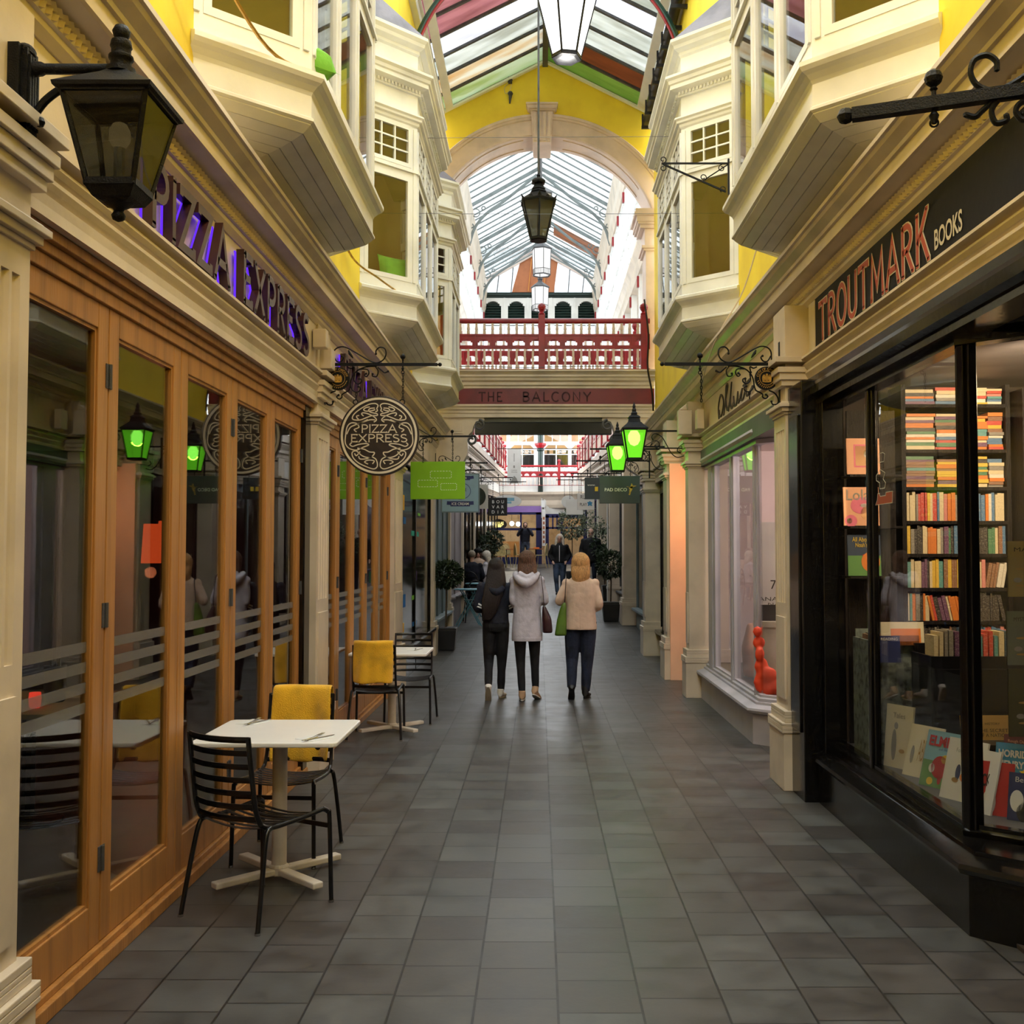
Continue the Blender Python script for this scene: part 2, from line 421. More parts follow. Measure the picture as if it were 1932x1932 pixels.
# ------------------------------------------------------------------ camera, light
F = 1970.0; CAMZ = 1.65
cam = bpy.data.cameras.new('camera'); camo = bpy.data.objects.new('camera', cam); COL.objects.link(camo)
cam.sensor_width = 36; cam.lens = 36*F/1932; cam.clip_start = .05; cam.clip_end = 300
camo.location = (0, 0, CAMZ)
camo.rotation_euler = Euler((R(90)+math.atan(79/F), 0, 0), 'XYZ'); cam.shift_x = -51/1932
S.camera = camo
CW = camo.rotation_euler.to_matrix()
def at(px, py, Y):
    """world point seen at photo pixel (px,py) lying at distance Y along the arcade"""
    d = CW @ V(((px-1017)/F, (966-py)/F, -1)); k = Y/d.y
    return V((d.x*k, Y, CAMZ+d.z*k))
w = bpy.data.worlds.new('world'); S.world = w; w.use_nodes = True
t_ = w.node_tree; t_.nodes.clear(); wo = t_.nodes.new('ShaderNodeOutputWorld'); bg = t_.nodes.new('ShaderNodeBackground')
bg.inputs[0].default_value = (.90, .96, 1, 1); bg.inputs[1].default_value = 6.6; t_.links.new(bg.outputs[0], wo.inputs[0])
def lamp(name, kind, loc, power, col=(1, .8, .55), size=.1, rot=None, **kw):
    l = bpy.data.lights.new(name, kind); l.energy = power; l.color = col
    if kind == 'POINT' or kind == 'SPOT': l.shadow_soft_size = size
    if kind == 'AREA': l.size = size
    for k, v in kw.items(): setattr(l, k, v)
    o = bpy.data.objects.new(name, l); COL.objects.link(o); o.location = loc
    if rot: o.rotation_euler = rot
    return o
S.view_settings.view_transform = 'Standard'; S.view_settings.look = 'None'; S.view_settings.exposure = 0.0; S.view_settings.gamma = 1
S.view_settings.use_curve_mapping = False
try:
    S.cycles.use_denoising = True; S.cycles.denoiser = 'OPENIMAGEDENOISE'
    S.cycles.use_adaptive_sampling = True; S.cycles.adaptive_threshold = .035; S.cycles.adaptive_min_samples = 16; S.cycles.max_bounces = 7; S.cycles.diffuse_bounces = 4; S.cycles.glossy_bounces = 3; S.cycles.transparent_max_bounces = 16
    S.cycles.sample_clamp_indirect = 6; S.cycles.caustics_reflective = False; S.cycles.caustics_refractive = False
except Exception: pass
def fz(y): return 0.0 if y < 17.0 else .044*(min(y, 44.5)-17.0)
XL, XR = -1.72, 1.93      # frieze planes of the two fronts
def X(s, o=0): return (XL+o) if s < 0 else (XR-o)
# ------------------------------------------------------------------ floor
def floor_mat():
    m, t, o = nt('slate'); L = t.links.new
    def mt(op, a, b=None, c=None):
        n = nd(t, 'ShaderNodeMath', operation=op)
        for i, q in enumerate((a, b, c)):
            if q is None: continue
            if isinstance(q, (int, float)): n.inputs[i].default_value = q
            else: L(q, n.inputs[i])
        return n.outputs[0]
    tc = nd(t, 'ShaderNodeTexCoord'); sp = nd(t, 'ShaderNodeSeparateXYZ'); L(tc.outputs['Object'], sp.inputs[0])
    u = mt('MULTIPLY_ADD', sp.outputs[0], 1/.305, -.069/.305); cu = mt('FLOOR', u)
    wn = nd(t, 'ShaderNodeTexWhiteNoise', noise_dimensions='1D'); L(cu, wn.inputs['W'])
    v = mt('ADD', mt('MULTIPLY', sp.outputs[1], 1/.285), wn.outputs[0]); cv = mt('FLOOR', v)
    cm = nd(t, 'ShaderNodeCombineXYZ'); L(cu, cm.inputs[0]); L(cv, cm.inputs[1])
    w2 = nd(t, 'ShaderNodeTexWhiteNoise', noise_dimensions='2D'); L(cm.outputs[0], w2.inputs['Vector'])
    def edge(a, k):
        f = mt('FRACT', a); return mt('MULTIPLY', mt('MINIMUM', f, mt('SUBTRACT', 1.0, f)), k)
    eu = edge(u, .305); ev = edge(v, .285)
    ju = mt('LESS_THAN', eu, .0048); jv = mt('LESS_THAN', ev, .0046)
    dr = mt('LESS_THAN', mt('ABSOLUTE', mt('SUBTRACT', sp.outputs[1], 7.38)), .004)
    j = mt('MAXIMUM', mt('MAXIMUM', ju, jv), dr)
    n1 = nd(t, 'ShaderNodeTexNoise'); n1.inputs['Scale'].default_value = 5; n1.inputs['Detail'].default_value = 8; n1.inputs['Roughness'].default_value = .65
    L(tc.outputs['Object'], n1.inputs['Vector'])
    n2 = nd(t, 'ShaderNodeTexNoise'); n2.inputs['Scale'].default_value = .7; n2.inputs['Detail'].default_value = 3; L(tc.outputs['Object'], n2.inputs['Vector'])
    r = nd(t, 'ShaderNodeValToRGB'); e = r.color_ramp.elements; e[0].position = .0; e[1].position = 1
    e[0].color = (.040, .035, .033, 1); e[1].color = (.080, .080, .077, 1)
    a = e.new(.45); a.color = (.060, .056, .053, 1); b_ = e.new(.7); b_.color = (.056, .058, .057, 1)
    L(w2.outputs['Value'], r.inputs[0])
    r2 = nd(t, 'ShaderNodeValToRGB'); r2.color_ramp.elements[0].position = .30; r2.color_ramp.elements[1].position = .72
    r2.color_ramp.elements[0].color = (.55, .53, .52, 1); r2.color_ramp.elements[1].color = (1.42, 1.4, 1.37, 1); L(n1.outputs[0], r2.inputs[0])
    mx = nd(t, 'ShaderNodeMix', data_type='RGBA', blend_type='MULTIPLY'); mx.inputs[0].default_value = 1
    L(r.outputs[0], mx.inputs[6]); L(r2.outputs[0], mx.inputs[7])
    mj = nd(t, 'ShaderNodeMix', data_type='RGBA'); L(j, mj.inputs[0]); L(mx.outputs[2], mj.inputs[6]); mj.inputs[7].default_value = (.010, .009, .008, 1)
    b = nd(t, 'ShaderNodeBsdfPrincipled'); L(mj.outputs[2], b.inputs['Base Color'])
    rr = mt('MULTIPLY_ADD', n1.outputs[0], .35, .24); L(rr, b.inputs['Roughness']); b.inputs['Specular IOR Level'].default_value = .55
    h = mt('SUBTRACT', mt('ADD', mt('MULTIPLY', n1.outputs[0], .5), mt('MULTIPLY', w2.outputs['Value'], .25)), mt('MULTIPLY', j, .6))
    bp = nd(t, 'ShaderNodeBump'); bp.inputs['Strength'].default_value = .45; bp.inputs['Distance'].default_value = .006
    L(h, bp.inputs['Height']); L(bp.outputs[0], b.inputs['Normal']); L(b.outputs[0], o.inputs[0])
    return m
M['slate'] = floor_mat()
mb = MB()
ys = [-6, 17.0, 44.5, 52]
for i in range(3):
    a, b = ys[i], ys[i+1]; za, zb = fz(a), fz(b)
    mb.add([(-6, a, za), (7, a, za), (7, b, zb), (-6, b, zb), (-6, a, za-.3), (7, a, za-.3), (7, b, zb-.3), (-6, b, zb-.3)],
           [(0, 1, 2, 3), (4, 7, 6, 5), (0, 4, 5, 1), (2, 6, 7, 3), (0, 3, 7, 4), (1, 5, 6, 2)])
mb.build('floor', 'slate', kind='structure')

# ------------------------------------------------------------------ street walls, cornices
CORN = [(-.05, 3.40), (.02, 3.40), (.045, 3.43), (.045, 3.455), (.06, 3.46), (.06, 3.53), (.14, 3.55), (.16, 3.55), (.16, 3.62),
        (.175, 3.625), (.18, 3.645), (.225, 3.68), (.235, 3.70), (.25, 3.705), (.25, 3.73), (.0, 3.77), (-.05, 3.77)]
ARCH = [(-.05, 2.84), (.035, 2.84), (.04, 2.875), (.028, 2.88), (.04, 2.90), (.05, 2.92), (.05, 2.935), (.034, 2.94), (.05, 2.955), (.062, 2.975),
        (.062, 2.985), (.045, 2.99), (.045, 3.0), (.085, 3.015), (.085, 3.03), (.0, 3.045), (-.05, 3.045)]
BAYS = {-1: [(5.08, 5.55, 7.64, 8.10, 3), (9.90, 10.40, 12.50, 13.0, 3), (14.05, 14.5, 15.9, 16.35, 2)],
        1: [(4.92, 5.41, 7.64, 8.12, 3), (9.98, 10.42, 12.45, 12.95, 3)]}
YB, YE = -6.0, 17.3
sidename = {-1: 'left', 1: 'right'}
for s in (-1, 1):
    x_in, x_out = X(s, -.18), X(s, 0)
    mb = MB(); lo, hi = min(x_in, x_out), max(x_in, x_out)
    mb.box(lo, hi, YB, YE, 2.80, 4.22)
    mb.box(lo, hi, YB, YE, 6.55, 9.15)
    y = YB
    for bb in BAYS[s]:
        mb.box(lo, hi, y, bb[0]+.08, 4.22, 6.55); y = bb[3]-.08
    mb.box(lo, hi, y, YE, 4.22, 6.55)
    mb.build('wall_'+sidename[s], 'yellow', kind='structure')
    mb = MB(); mb.sweep(CORN, [(X(s), YB), (X(s), YE)], side=s)
    y = 2.4
    while y < YE-.1:          # carved leaf band under the cornice
        a = X(s, .06); b = X(s, .078)
        for dz in (0, 1):
            z0, z1 = (3.465, 3.493) if dz == 0 else (3.497, 3.525); sk = .014 if dz == 0 else -.014
            mb.add([(a, y, z0), (a, y+.02, z0), (b, y+.012, z0), (a, y+sk, z1), (a, y+.02+sk, z1), (b, y+.012+sk, z1)],
                   [(0, 1, 2), (3, 5, 4), (0, 3, 4, 1), (1, 4, 5, 2), (2, 5, 3, 0)])
        y += .045
    mb.build('trim_%d' % (1 if s < 0 else 2), 'cream', kind='structure')
    mb = MB(); mb.sweep(ARCH, [(X(s), YB), (X(s), YE)], side=s)
    mb.box(min(X(s, -.2), X(s, .035)), max(X(s, -.2), X(s, .035)), YB, YE, 2.80, 2.842)
    mb.build('trim_%d' % (3 if s < 0 else 4), 'cream', kind='structure')
    # frieze boards
    mb = MB(); mb.box(min(X(s, -.02), X(s, .012)), max(X(s, -.02), X(s, .012)), YB if s < 0 else 7.72, YE, 3.0, 3.42)
    mb.build('trim_%d' % (5 if s < 0 else 6), 'cream', kind='structure')

TR = [20]
def trim():
    TR[0] += 1; return 'trim_%d' % TR[0]
def flutes(s, y0, y1, o, z0, z1, n):
    """fluted shaft face: polygon in plan extruded"""
    pts = [(X(s, -.15), y0), (X(s, o), y0)]
    wd = (y1-y0); m = wd*.12; fw = (wd-2*m)/n
    for i in range(n):
        a = y0+m+i*fw
        for q in range(5):
            tt = q/4; pts.append((X(s, o-.016*sin(pi*tt)), a+fw*(.12+.76*tt)))
    pts += [(X(s, o), y1), (X(s, -.15), y1)]
    return [(p[0], p[1], z0) for p in pts], (0, 0, z1-z0)
def pilaster(s, y0, y1, o, z0=0, col='cream', n=4, top_=3.42, flute=True, cap=2.64, fl=1.30):
    st = struct(trim(), (X(s, o), (y0+y1)/2, z0))
    def bx(mb, e, za, zb, ob=0): mb.box(min(X(s, -.15), X(s, o+e)), max(X(s, -.15), X(s, o+e)), y0-e, y1+e, za, zb)
    mb = MB(); bx(mb, .045, z0, z0+.40)
    e = [(.045, .40), (.055, .42), (.055, .45), (.03, .47), (.035, .50), (.035, .52), (.0, .55)]
    for (a, za), (b, zb) in zip(e, e[1:]): bx(mb, max(a, b), z0+za, z0+zb)
    mb.build('plinth', col, st, bev=.004)
    mb = MB()
    bx(mb, 0, z0+.55, z0+fl)
    if flute:
        p, off = flutes(s, y0, y1, o, z0+fl, z0+cap-.10, n); mb.prism(p, off); bx(mb, 0, z0+cap-.10, z0+cap)
    else: bx(mb, 0, z0+fl, z0+cap)
    # small raised panel low on the shaft
    mb.box(min(X(s, o), X(s, o+.012)), max(X(s, o), X(s, o+.012)), y0+.05, y1-.05, z0+.62, z0+fl-.10)
    mb.build('shaft', col, st)
    mb = MB()
    for a, za, zb in ((.012, 0, .02), (.03, .02, .05), (.05, .05, .075), (.03, .075, .09), (.0, .09, top_-cap-.0)):
        bx(mb, a, z0+cap+za, z0+cap+zb)
    for a, za, zb in ((.035, .20, .24), (.05, .24, .29), (.065, .29, .33), (.085, .36, .40)): bx(mb, a, z0+cap+za, z0+cap+zb)
    mb.build('capital', col, st, bev=.003)
    return st
pilaster(-1, 2.92, 3.37, .06, -.19, 'cream', 5, 3.61, True, 2.83, 1.49)
pilaster(-1, 7.93, 8.40, .03)
pilaster(-1, 12.2, 12.95, .03, flute=True)
pilaster(-1, 17.0, 17.35, .0, flute=False)
pilaster(1, 7.38, 7.74, .18)
pilaster(1, 12.08, 12.32, .20, flute=False)
pilaster(1, 13.80, 14.20, .24, flute=False)
pilaster(1, 17.0, 17.4, .20, flute=False)

# ------------------------------------------------------------------ bay windows
WIN = [0]
def window():
    WIN[0] += 1; return 'window_%d' % WIN[0]
def sash(mb, x0, x1, z0, z1, nx=1, nz=1, fw=.045, y0=-.03, y1=.005, mw=.016):
    mb.box(x0, x0+fw, y0, y1, z0, z1); mb.box(x1-fw, x1, y0, y1, z0, z1)
    mb.box(x0+fw, x1-fw, y0, y1, z0, z0+fw); mb.box(x0+fw, x1-fw, y0, y1, z1-fw, z1)
    for i in range(1, nx):
        x = x0+fw+(x1-x0-2*fw)*i/nx; mb.box(x-mw/2, x+mw/2, y0+.005, y1-.005, z0+fw, z1-fw)
    for i in range(1, nz):
        z = z0+fw+(z1-z0-2*fw)*i/nz; mb.box(x0+fw, x1-fw, y0+.007, y1-.007, z-mw/2, z+mw/2)
def bay(s, y0, y1, y2, y3, nf):
    path = [(X(s, -.02), y0), (X(s, .49), y1), (X(s, .49), y2), (X(s, -.02), y3)]
    st = struct(window(), (X(s), (y0+y3)/2, 4.0))
    col = 'creamup'
    mb = MB(); mb.sweep([(-.03, 4.12), (.0, 4.12), (.01, 4.14), (.035, 4.165), (.06, 4.18), (.075, 4.20), (.075, 4.225), (.03, 4.245), (-.03, 4.25)], path, s)
    mb.build('sill', col, st)
    mb = MB(); mb.sweep([(-.06, 3.96), (.0, 3.97), (.014, 3.98), (.014, 3.995), (.0, 4.005), (.0, 4.13), (-.06, 4.13)], path, s)
    mb.build('apron', col, st)
    pr = [(-.0, 3.985)]; ins = [0, .05, .12, .19, .26, .33, .40, .46]; zz = [3.965, 3.925, 3.895, 3.87, 3.85, 3.83, 3.805, 3.76]
    for i in range(7):
        pr += [(-ins[i]-.004, zz[i]-.001), (-ins[i+1]+.002, zz[i+1]), (-ins[i+1]-.002, zz[i+1]+.008)]
    pr += [(-.47, 4.0)]
    mb = MB(); mb.sweep(pr, path, s); mb.build('soffit', col, st)
    fr = MB(); gl = MB(); P_ = [V((p[0], p[1], 0)) for p in path]
    for k in range(3):
        a, b = P_[k], P_[k+1]; L_ = (b-a).length; u = (b-a)/L_; nn = V((-u.y, u.x, 0))*s
        fr.T = gl.T = frame(a, u, nn)
        n = nf if k == 1 else 1; pw = .075
        fr.box(0, L_, -.06, 0, 4.24, 4.36)
        fr.box(0, pw, -.06, .0, 4.36, 5.95); fr.box(L_-pw, L_, -.06, .0, 4.36, 5.95)
        fr.box(.02, pw-.02, 0, .012, 4.36, 5.92); fr.box(L_-pw+.02, L_-.02, 0, .012, 4.36, 5.92)
        for i in range(n):
            x0 = pw+(L_-2*pw)*i/n; x1 = pw+(L_-2*pw)*(i+1)/n
            if i: fr.box(x0-.035, x0+.035, -.06, .0, 4.36, 5.95); fr.box(x0-.012, x0+.012, 0, .012, 4.36, 5.92); 
            a0 = x0+(.035 if i else 0); b0 = x1-(.035 if i < n-1 else 0)
            sash(fr, a0, b0, 4.36, 5.42); sash(fr, a0, b0, 5.52, 5.94, 3, 3, .04)
            gl.box(a0+.03, b0-.03, -.018, -.014, 4.40, 5.40); gl.box(a0+.03, b0-.03, -.018, -.014, 5.55, 5.92)
        fr.box(pw, L_-pw, -.06, .0, 5.42, 5.52); fr.box(0, L_, 0, .025, 5.47, 5.495)
        fr.box(0, L_, -.06, 0, 5.94, 6.9)
        fr.T = gl.T = None
    fr.build('frame', col, st); gl.build('pane', 'glass', st)
    mb = MB(); mb.sweep([(-.03, 5.95), (.0, 5.95), (.015, 5.965), (.02, 5.99), (.045, 6.0), (.05, 6.02), (.07, 6.035), (.07, 6.05), (-.03, 6.06)], path, s)
    mb.build('architrave', col, st)
    mb = MB(); mb.sweep([(-.03, 6.27), (.03, 6.27), (.03, 6.31), (.10, 6.325), (.115, 6.33), (.115, 6.37), (.13, 6.38), (.14, 6.41), (.165, 6.43), (.165, 6.455), (.0, 6.48), (-.03, 6.48)], path, s)
    for k in range(3):
        a, b = P_[k], P_[k+1]; L_ = (b-a).length; u = (b-a)/L_; nn = V((-u.y, u.x, 0))*s
        mb.T = frame(a, u, nn); x = .02
        while x < L_-.02: mb.box(x, x+.022, 0, .05, 6.285, 6.318); x += .042
    mb.T = None; mb.build('cornice', col, st)
    mb = MB(); mb.sweep([(-.03, 6.68), (.0, 6.68), (.02, 6.70), (.02, 6.73), (.07, 6.76), (.08, 6.79), (.11, 6.82), (.11, 6.85), (-.03, 6.87)], path, s)
    mb.build('parapet_cornice', col, st)
    mb = MB(); mb.prism([(X(s, -.1), y0, 6.86), (X(s, .52), y1-.02, 6.86), (X(s, .52), y2+.02, 6.86), (X(s, -.1), y3, 6.86)], (0, 0, .02))
    mb.add([(X(s, -.02), y0-.02, 6.87), (X(s, .56), y1-.04, 6.87), (X(s, .56), y2+.04, 6.87), (X(s, -.02), y3+.02, 6.87),
            (X(s, 0), y0+.3, 7.32), (X(s, 0), y3-.3, 7.32)], [(0, 1, 4), (1, 2, 5, 4), (2, 3, 5), (0, 4, 5, 3), (0, 3, 2, 1)])
    mb.build('roof', 'lead', st)
    mb = MB(); mb.prism([(X(s, -.1), y0+.05, 4.18), (X(s, .45), y1+.02, 4.18), (X(s, .45), y2-.02, 4.18), (X(s, -.1), y3-.05, 4.18)], (0, 0, .06))
    mb.prism([(X(s, -.1), y0+.05, 6.06), (X(s, .45), y1+.02, 6.06), (X(s, .45), y2-.02, 6.06), (X(s, -.1), y3-.05, 6.06)], (0, 0, .04))
    mb.build('inner_boarding', 'room', st)
for s in (-1, 1):
    for bb in BAYS[s]: bay(s, *bb)
# rooms behind the bays
for s in (-1, 1):
    xa, xb = X(s, -.18), X(s, -2.6); lo, hi = min(xa, xb), max(xa, xb)
    mb = MB()
    mb.box(lo, hi, 3, 17, 4.10, 4.2); mb.box(lo, hi, 3, 17, 6.6, 6.7)
    e = xb; mb.box(min(e, e-s*.1), max(e, e-s*.1), 3, 17, 4.2, 6.6)
    for yy in (3, 9.0, 13.5, 16.9): mb.box(lo, hi, yy, yy+.1, 4.2, 6.6)
    wl, wh = sorted((X(s, -.185), X(s, .003)))
    for bb in BAYS[s]:
        for ya in (bb[0]+.08, bb[3]-.092): mb.box(wl, wh, ya, ya+.012, 4.23, 6.54)
        mb.box(wl, wh, bb[0]+.08, bb[3]-.08, 6.535, 6.547)
    mb.build('wall_%s_upper_room' % sidename[s], 'room', kind='structure')
    for yy in (6.6, 11.4): lamp('room lamp', 'POINT', (X(s, -1.3), yy, 6.2), 14, (1, .78, .5), .1)

# ------------------------------------------------------------------ near roof
CXR, ZA, SL = .105, 10.09, .505
def zr(x): return ZA-abs(x-CXR)*SL
M['p_white'] = transl('p_white', (.78, .80, .79), .42, (.55, .57, .54))
M['p_lav'] = transl('p_lav', (.88, .89, .92), .46, (.68, .68, .76))
M['p_orange'] = transl('p_orange', (.78, .78, .73), .42, (.68, .48, .25), 1.3)
M['p_green'] = transl('p_green', (.66, .72, .60), .38, (.44, .54, .24), 1.4)
M['p_brown'] = transl('p_brown', (.32, .13, .07), .36, (.22, .10, .06))
M['p_pink'] = transl('p_pink', (.60, .36, .40), .44, (.42, .22, .26))
M['p_lime'] = transl('p_lime', (.32, .44, .15), .36, (.24, .36, .11))
roofy = [17.5-.60*i for i in range(8)]
cols = {-1: ['p_green', 'p_orange', 'p_white', 'p_lav', 'p_pink', 'p_pink', 'p_white'], 1: ['p_lime', 'p_brown', 'p_white', 'p_white', 'p_lav', 'p_white', 'p_white']}
roof = struct('ceiling', (CXR, 12, ZA))
for s in (-1, 1):
    xe = CXR+s*1.98
    for i in range(7):
        ya, yb = roofy[i+1]+.03, roofy[i]-.03
        mb = MB(); mb.prism([(CXR, ya, ZA-.01), (CXR, yb, ZA-.01), (xe, yb, zr(xe)-.01), (xe, ya, zr(xe)-.01)], (0, 0, .02)); mb.build('roof_panel', cols[s][i], roof)
    for i in range(8):
        mb = MB(); mb.bar((CXR, roofy[i], ZA-.02), (xe, roofy[i], zr(xe)-.02), .055, .05); mb.build('rafter', 'irongrey', roof)
    mb = MB(); mb.bar((CXR, 17.42, ZA-.08), (xe, 17.42, zr(xe)-.08), .08, .035); mb.build('gable_edge_board', 'white', roof)
    xa, xb = CXR+s*1.56, CXR+s*1.68; mb = MB(); mb.prism([(xa, -6, zr(xa)-.05), (xb, -6, zr(xb)-.05), (xb, 17.4, zr(xb)-.05), (xa, 17.4, zr(xa)-.05)], (0, 0, -.05)); mb.build('eaves_board', 'white', roof)
    mb = MB()
    yy = roofy[-1]
    mb.prism([(CXR, -6, ZA), (CXR, yy, ZA), (xe, yy, zr(xe)), (xe, -6, zr(xe))], (0, 0, .006)); mb.build('roof_glazing', 'roofglass', roof)
    mb = MB(); y = yy
    while y > -6: mb.bar((CXR, y, ZA-.02), (xe, y, zr(xe)-.02), .03, .05); y -= .55
    mb.build('glazing_bars', 'irongrey', roof, kind='stuff')
mb = MB(); mb.box(CXR-.045, CXR+.045, -6, 17.5, ZA-.14, ZA-.01); mb.build('ridge_beam', 'irongrey', roof)
for s in (-1, 1):
    mb = MB(); x = X(s, .0); mb.box(min(x, X(s, .09)), max(x, X(s, .09)), -6, 17.4, 8.94, 9.12); mb.box(min(x, X(s, .13)), max(x, X(s, .13)), -6, 17.4, 9.09, 9.13)
    mb.build('wall_plate', 'white', roof)
mb = MB()
mb.tube([(X(1, .12), -6, 8.90), (X(1, .12), 17.4, 8.90)], .075, 10)
y = 12.2
while y < 17.3:
    mb.bar((X(1, 0), y, 8.76), (X(1, .22), y, 8.76), .04, .05); mb.bar((X(1, .20), y, 8.76), (X(1, .20), y, 8.98), .03); y += .55
mb.build('gutter', 'gutter', roof, smooth=40)
for s in (-1, 1):     # iron roof brace low on the slopes
    mb = MB(); yb = 13.7
    pts = crom([(X(s, .0), 8.1, 0), (X(s, .12), 8.6, 0), (X(s, .42), 9.1, 0), (CXR+s*.9, zr(CXR+s*.9)-.08, 0)], 6)
    mb.tube([(p[0], yb, p[1]) for p in pts], (.03, .05), 6); mb.build('roof_brace', 'green', roof)
    mb = MB(); mb.tube([(p[0]-s*.05, yb-.035, p[1]) for p in pts], (.012, .02), 6); mb.build('brace_edge', 'red', roof)
mb = MB(); mb.box(-1.95, -1.85, -6, 2.95, 0, 2.85); mb.build('wall_left_near', 'cream', kind='structure')
mb = MB(); mb.box(1.95, 2.05, -6, 2.80, 0, 2.85); mb.box(1.95, 3.0, 1.6, 1.7, 0, 2.85); mb.build('wall_right_near', 'darkroom', kind='structure')
pilaster(1, 2.80, 3.18, .18)
# end caps behind the camera keep the arcade a street
mb = MB(); mb.box(-1.9, 2.1, -6.1, -6, 0, 10.2); mb.build('wall_back', 'cream', kind='structure')

# ------------------------------------------------------------------ gable with arch
AC, AZ, AR = .07, 6.78, 1.98
mb = MB(); y0, y1 = 17.5, 18.1; n = 40; xs = [AC-1.86+3.72*i/n for i in range(n+1)]
zb = [AZ+sqrt(max(AR**2-(x-AC)**2, 0)) for x in xs]
vs = []
for x, z in zip(xs, zb): vs += [(x, y0, z), (x, y0, zr(x)), (x, y1, z), (x, y1, zr(x))]
fs = []
for i in range(n):
    a, b = i*4, i*4+4; fs += [(a, b, b+1, a+1), (a+2, a+3, b+3, b+2), (a, a+2, b+2, b), (a+1, b+1, b+3, a+3)]
mb.add(vs, fs)
mb.box(-1.95, AC-1.85, y0, y1, 6.9, 9.2); mb.box(AC+1.85, 2.1, y0, y1, 6.9, 9.2)
gab = mb.build('wall_gable', 'yellow', kind='structure')
a0 = math.degrees(math.asin((7.47-AZ)/AR)); 
def ring(mb, prof, n=48, a_0=a0, a_1=180-a0):
    vs = []; k = len(prof)
    for i in range(n+1):
        a = R(a_0+(a_1-a_0)*i/n)
        for r, y in prof: vs.append((AC+r*cos(a), y, AZ+r*sin(a)))
    fs = [(i*k+q, i*k+(q+1) % k, (i+1)*k+(q+1) % k, (i+1)*k+q) for i in range(n) for q in range(k)]
    mb.add(vs, fs+[tuple(range(k)), tuple(range(n*k, n*k+k))])
mb = MB()
ring(mb, [(AR-.005, y0+.3), (AR-.02, y0-.03), (AR, y0-.06), (AR+.03, y0-.06), (AR+.035, y0-.045), (AR+.06, y0-.045), (AR+.065, y0-.03), (AR+.26, y0-.03), (AR+.27, y0-.05), (AR+.30, y0-.055), (AR+.31, y0-.075), (AR+.345, y0-.08), (AR+.36, y0-.06), (AR+.36, y0+.02)])
ring(mb, [(AR-.012, y0+.0), (AR-.012, y1+.03), (AR+.02, y1+.03), (AR+.02, y0)])
ring(mb, [(AR-.03, y0+.08), (AR-.03, y0+.13), (AR, y0+.13), (AR, y0+.08)], 30, 100, 146); ring(mb, [(AR-.03, y1-.13), (AR-.03, y1-.08), (AR, y1-.08), (AR, y1-.13)], 30, 100, 146)
ring(mb, [(AR-.03, y0+.08), (AR-.03, y0+.13), (AR, y0+.13), (AR, y0+.08)], 30, 34, 80); ring(mb, [(AR-.03, y1-.13), (AR-.03, y1-.08), (AR, y1-.08), (AR, y1-.13)], 30, 34, 80)
mb.build('trim_7', 'pinkcream', kind='structure')
st = struct('trim_8', (AC-.02, y0, 8.6)); mb = MB(); kx = AC-.02
def kz(z0, z1, w0, w1, yf, yb=y1+.0): mb.add([(kx-w0/2, yf, z0), (kx+w0/2, yf, z0), (kx+w1/2, yf, z1), (kx-w1/2, yf, z1), (kx-w0/2, yb, z0), (kx+w0/2, yb, z0), (kx+w1/2, yb, z1), (kx-w1/2, yb, z1)],
    [(0, 1, 2, 3), (4, 7, 6, 5), (0, 4, 5, 1), (2, 6, 7, 3), (0, 3, 7, 4), (1, 5, 6, 2)])
kz(8.60, 9.13, .30, .38, y0-.13)
for q in (-.11, -.04, .04, .11): mb.add([(kx+q-.022, y0-.15, 8.62), (kx+q+.022, y0-.15, 8.62), (kx+q*1.2+.03, y0-.15, 9.12), (kx+q*1.2-.03, y0-.15, 9.12), (kx+q-.022, y0-.12, 8.62), (kx+q+.022, y0-.12, 8.62), (kx+q*1.2+.03, y0-.12, 9.12), (kx+q*1.2-.03, y0-.12, 9.12)], [(0, 1, 2, 3), (0, 4, 5, 1), (2, 6, 7, 3), (0, 3, 7, 4), (1, 5, 6, 2)])
mb.build('keystone', 'pinkcream', st)
mb = MB(); kz(9.13, 9.16, .40, .44, y0-.16); kz(9.16, 9.22, .48, .52, y0-.2); kz(9.22, 9.25, .54, .54, y0-.22); mb.build('cap', 'pinkcream', st)
for s in (-1, 1):
    st = struct(trim(), (AC+s*1.9, 17.8, 4.7)); xa = AC+s*1.74; xb = AC+s*2.1
    mb = MB(); mb.box(min(xa, xb), max(xa, xb), 17.5, 18.1, 4.72, 7.2); mb.build('shaft', 'pinkcream', st)
    mb = MB()
    for e, za, zb_ in ((.04, 6.78, 6.82), (.07, 6.82, 6.87), (.02, 6.87, 7.16), (.10, 7.16, 7.22), (.14, 7.22, 7.26), (.16, 7.26, 7.36), (.20, 7.36, 7.42), (.18, 7.42, 7.48)):
        x1 = xa-s*e; mb.box(min(x1, xb), max(x1, xb), 17.5-e*.6, 18.1+e*.6, za, zb_)
    mb.build('capital', 'pinkcream', st, bev=.006)

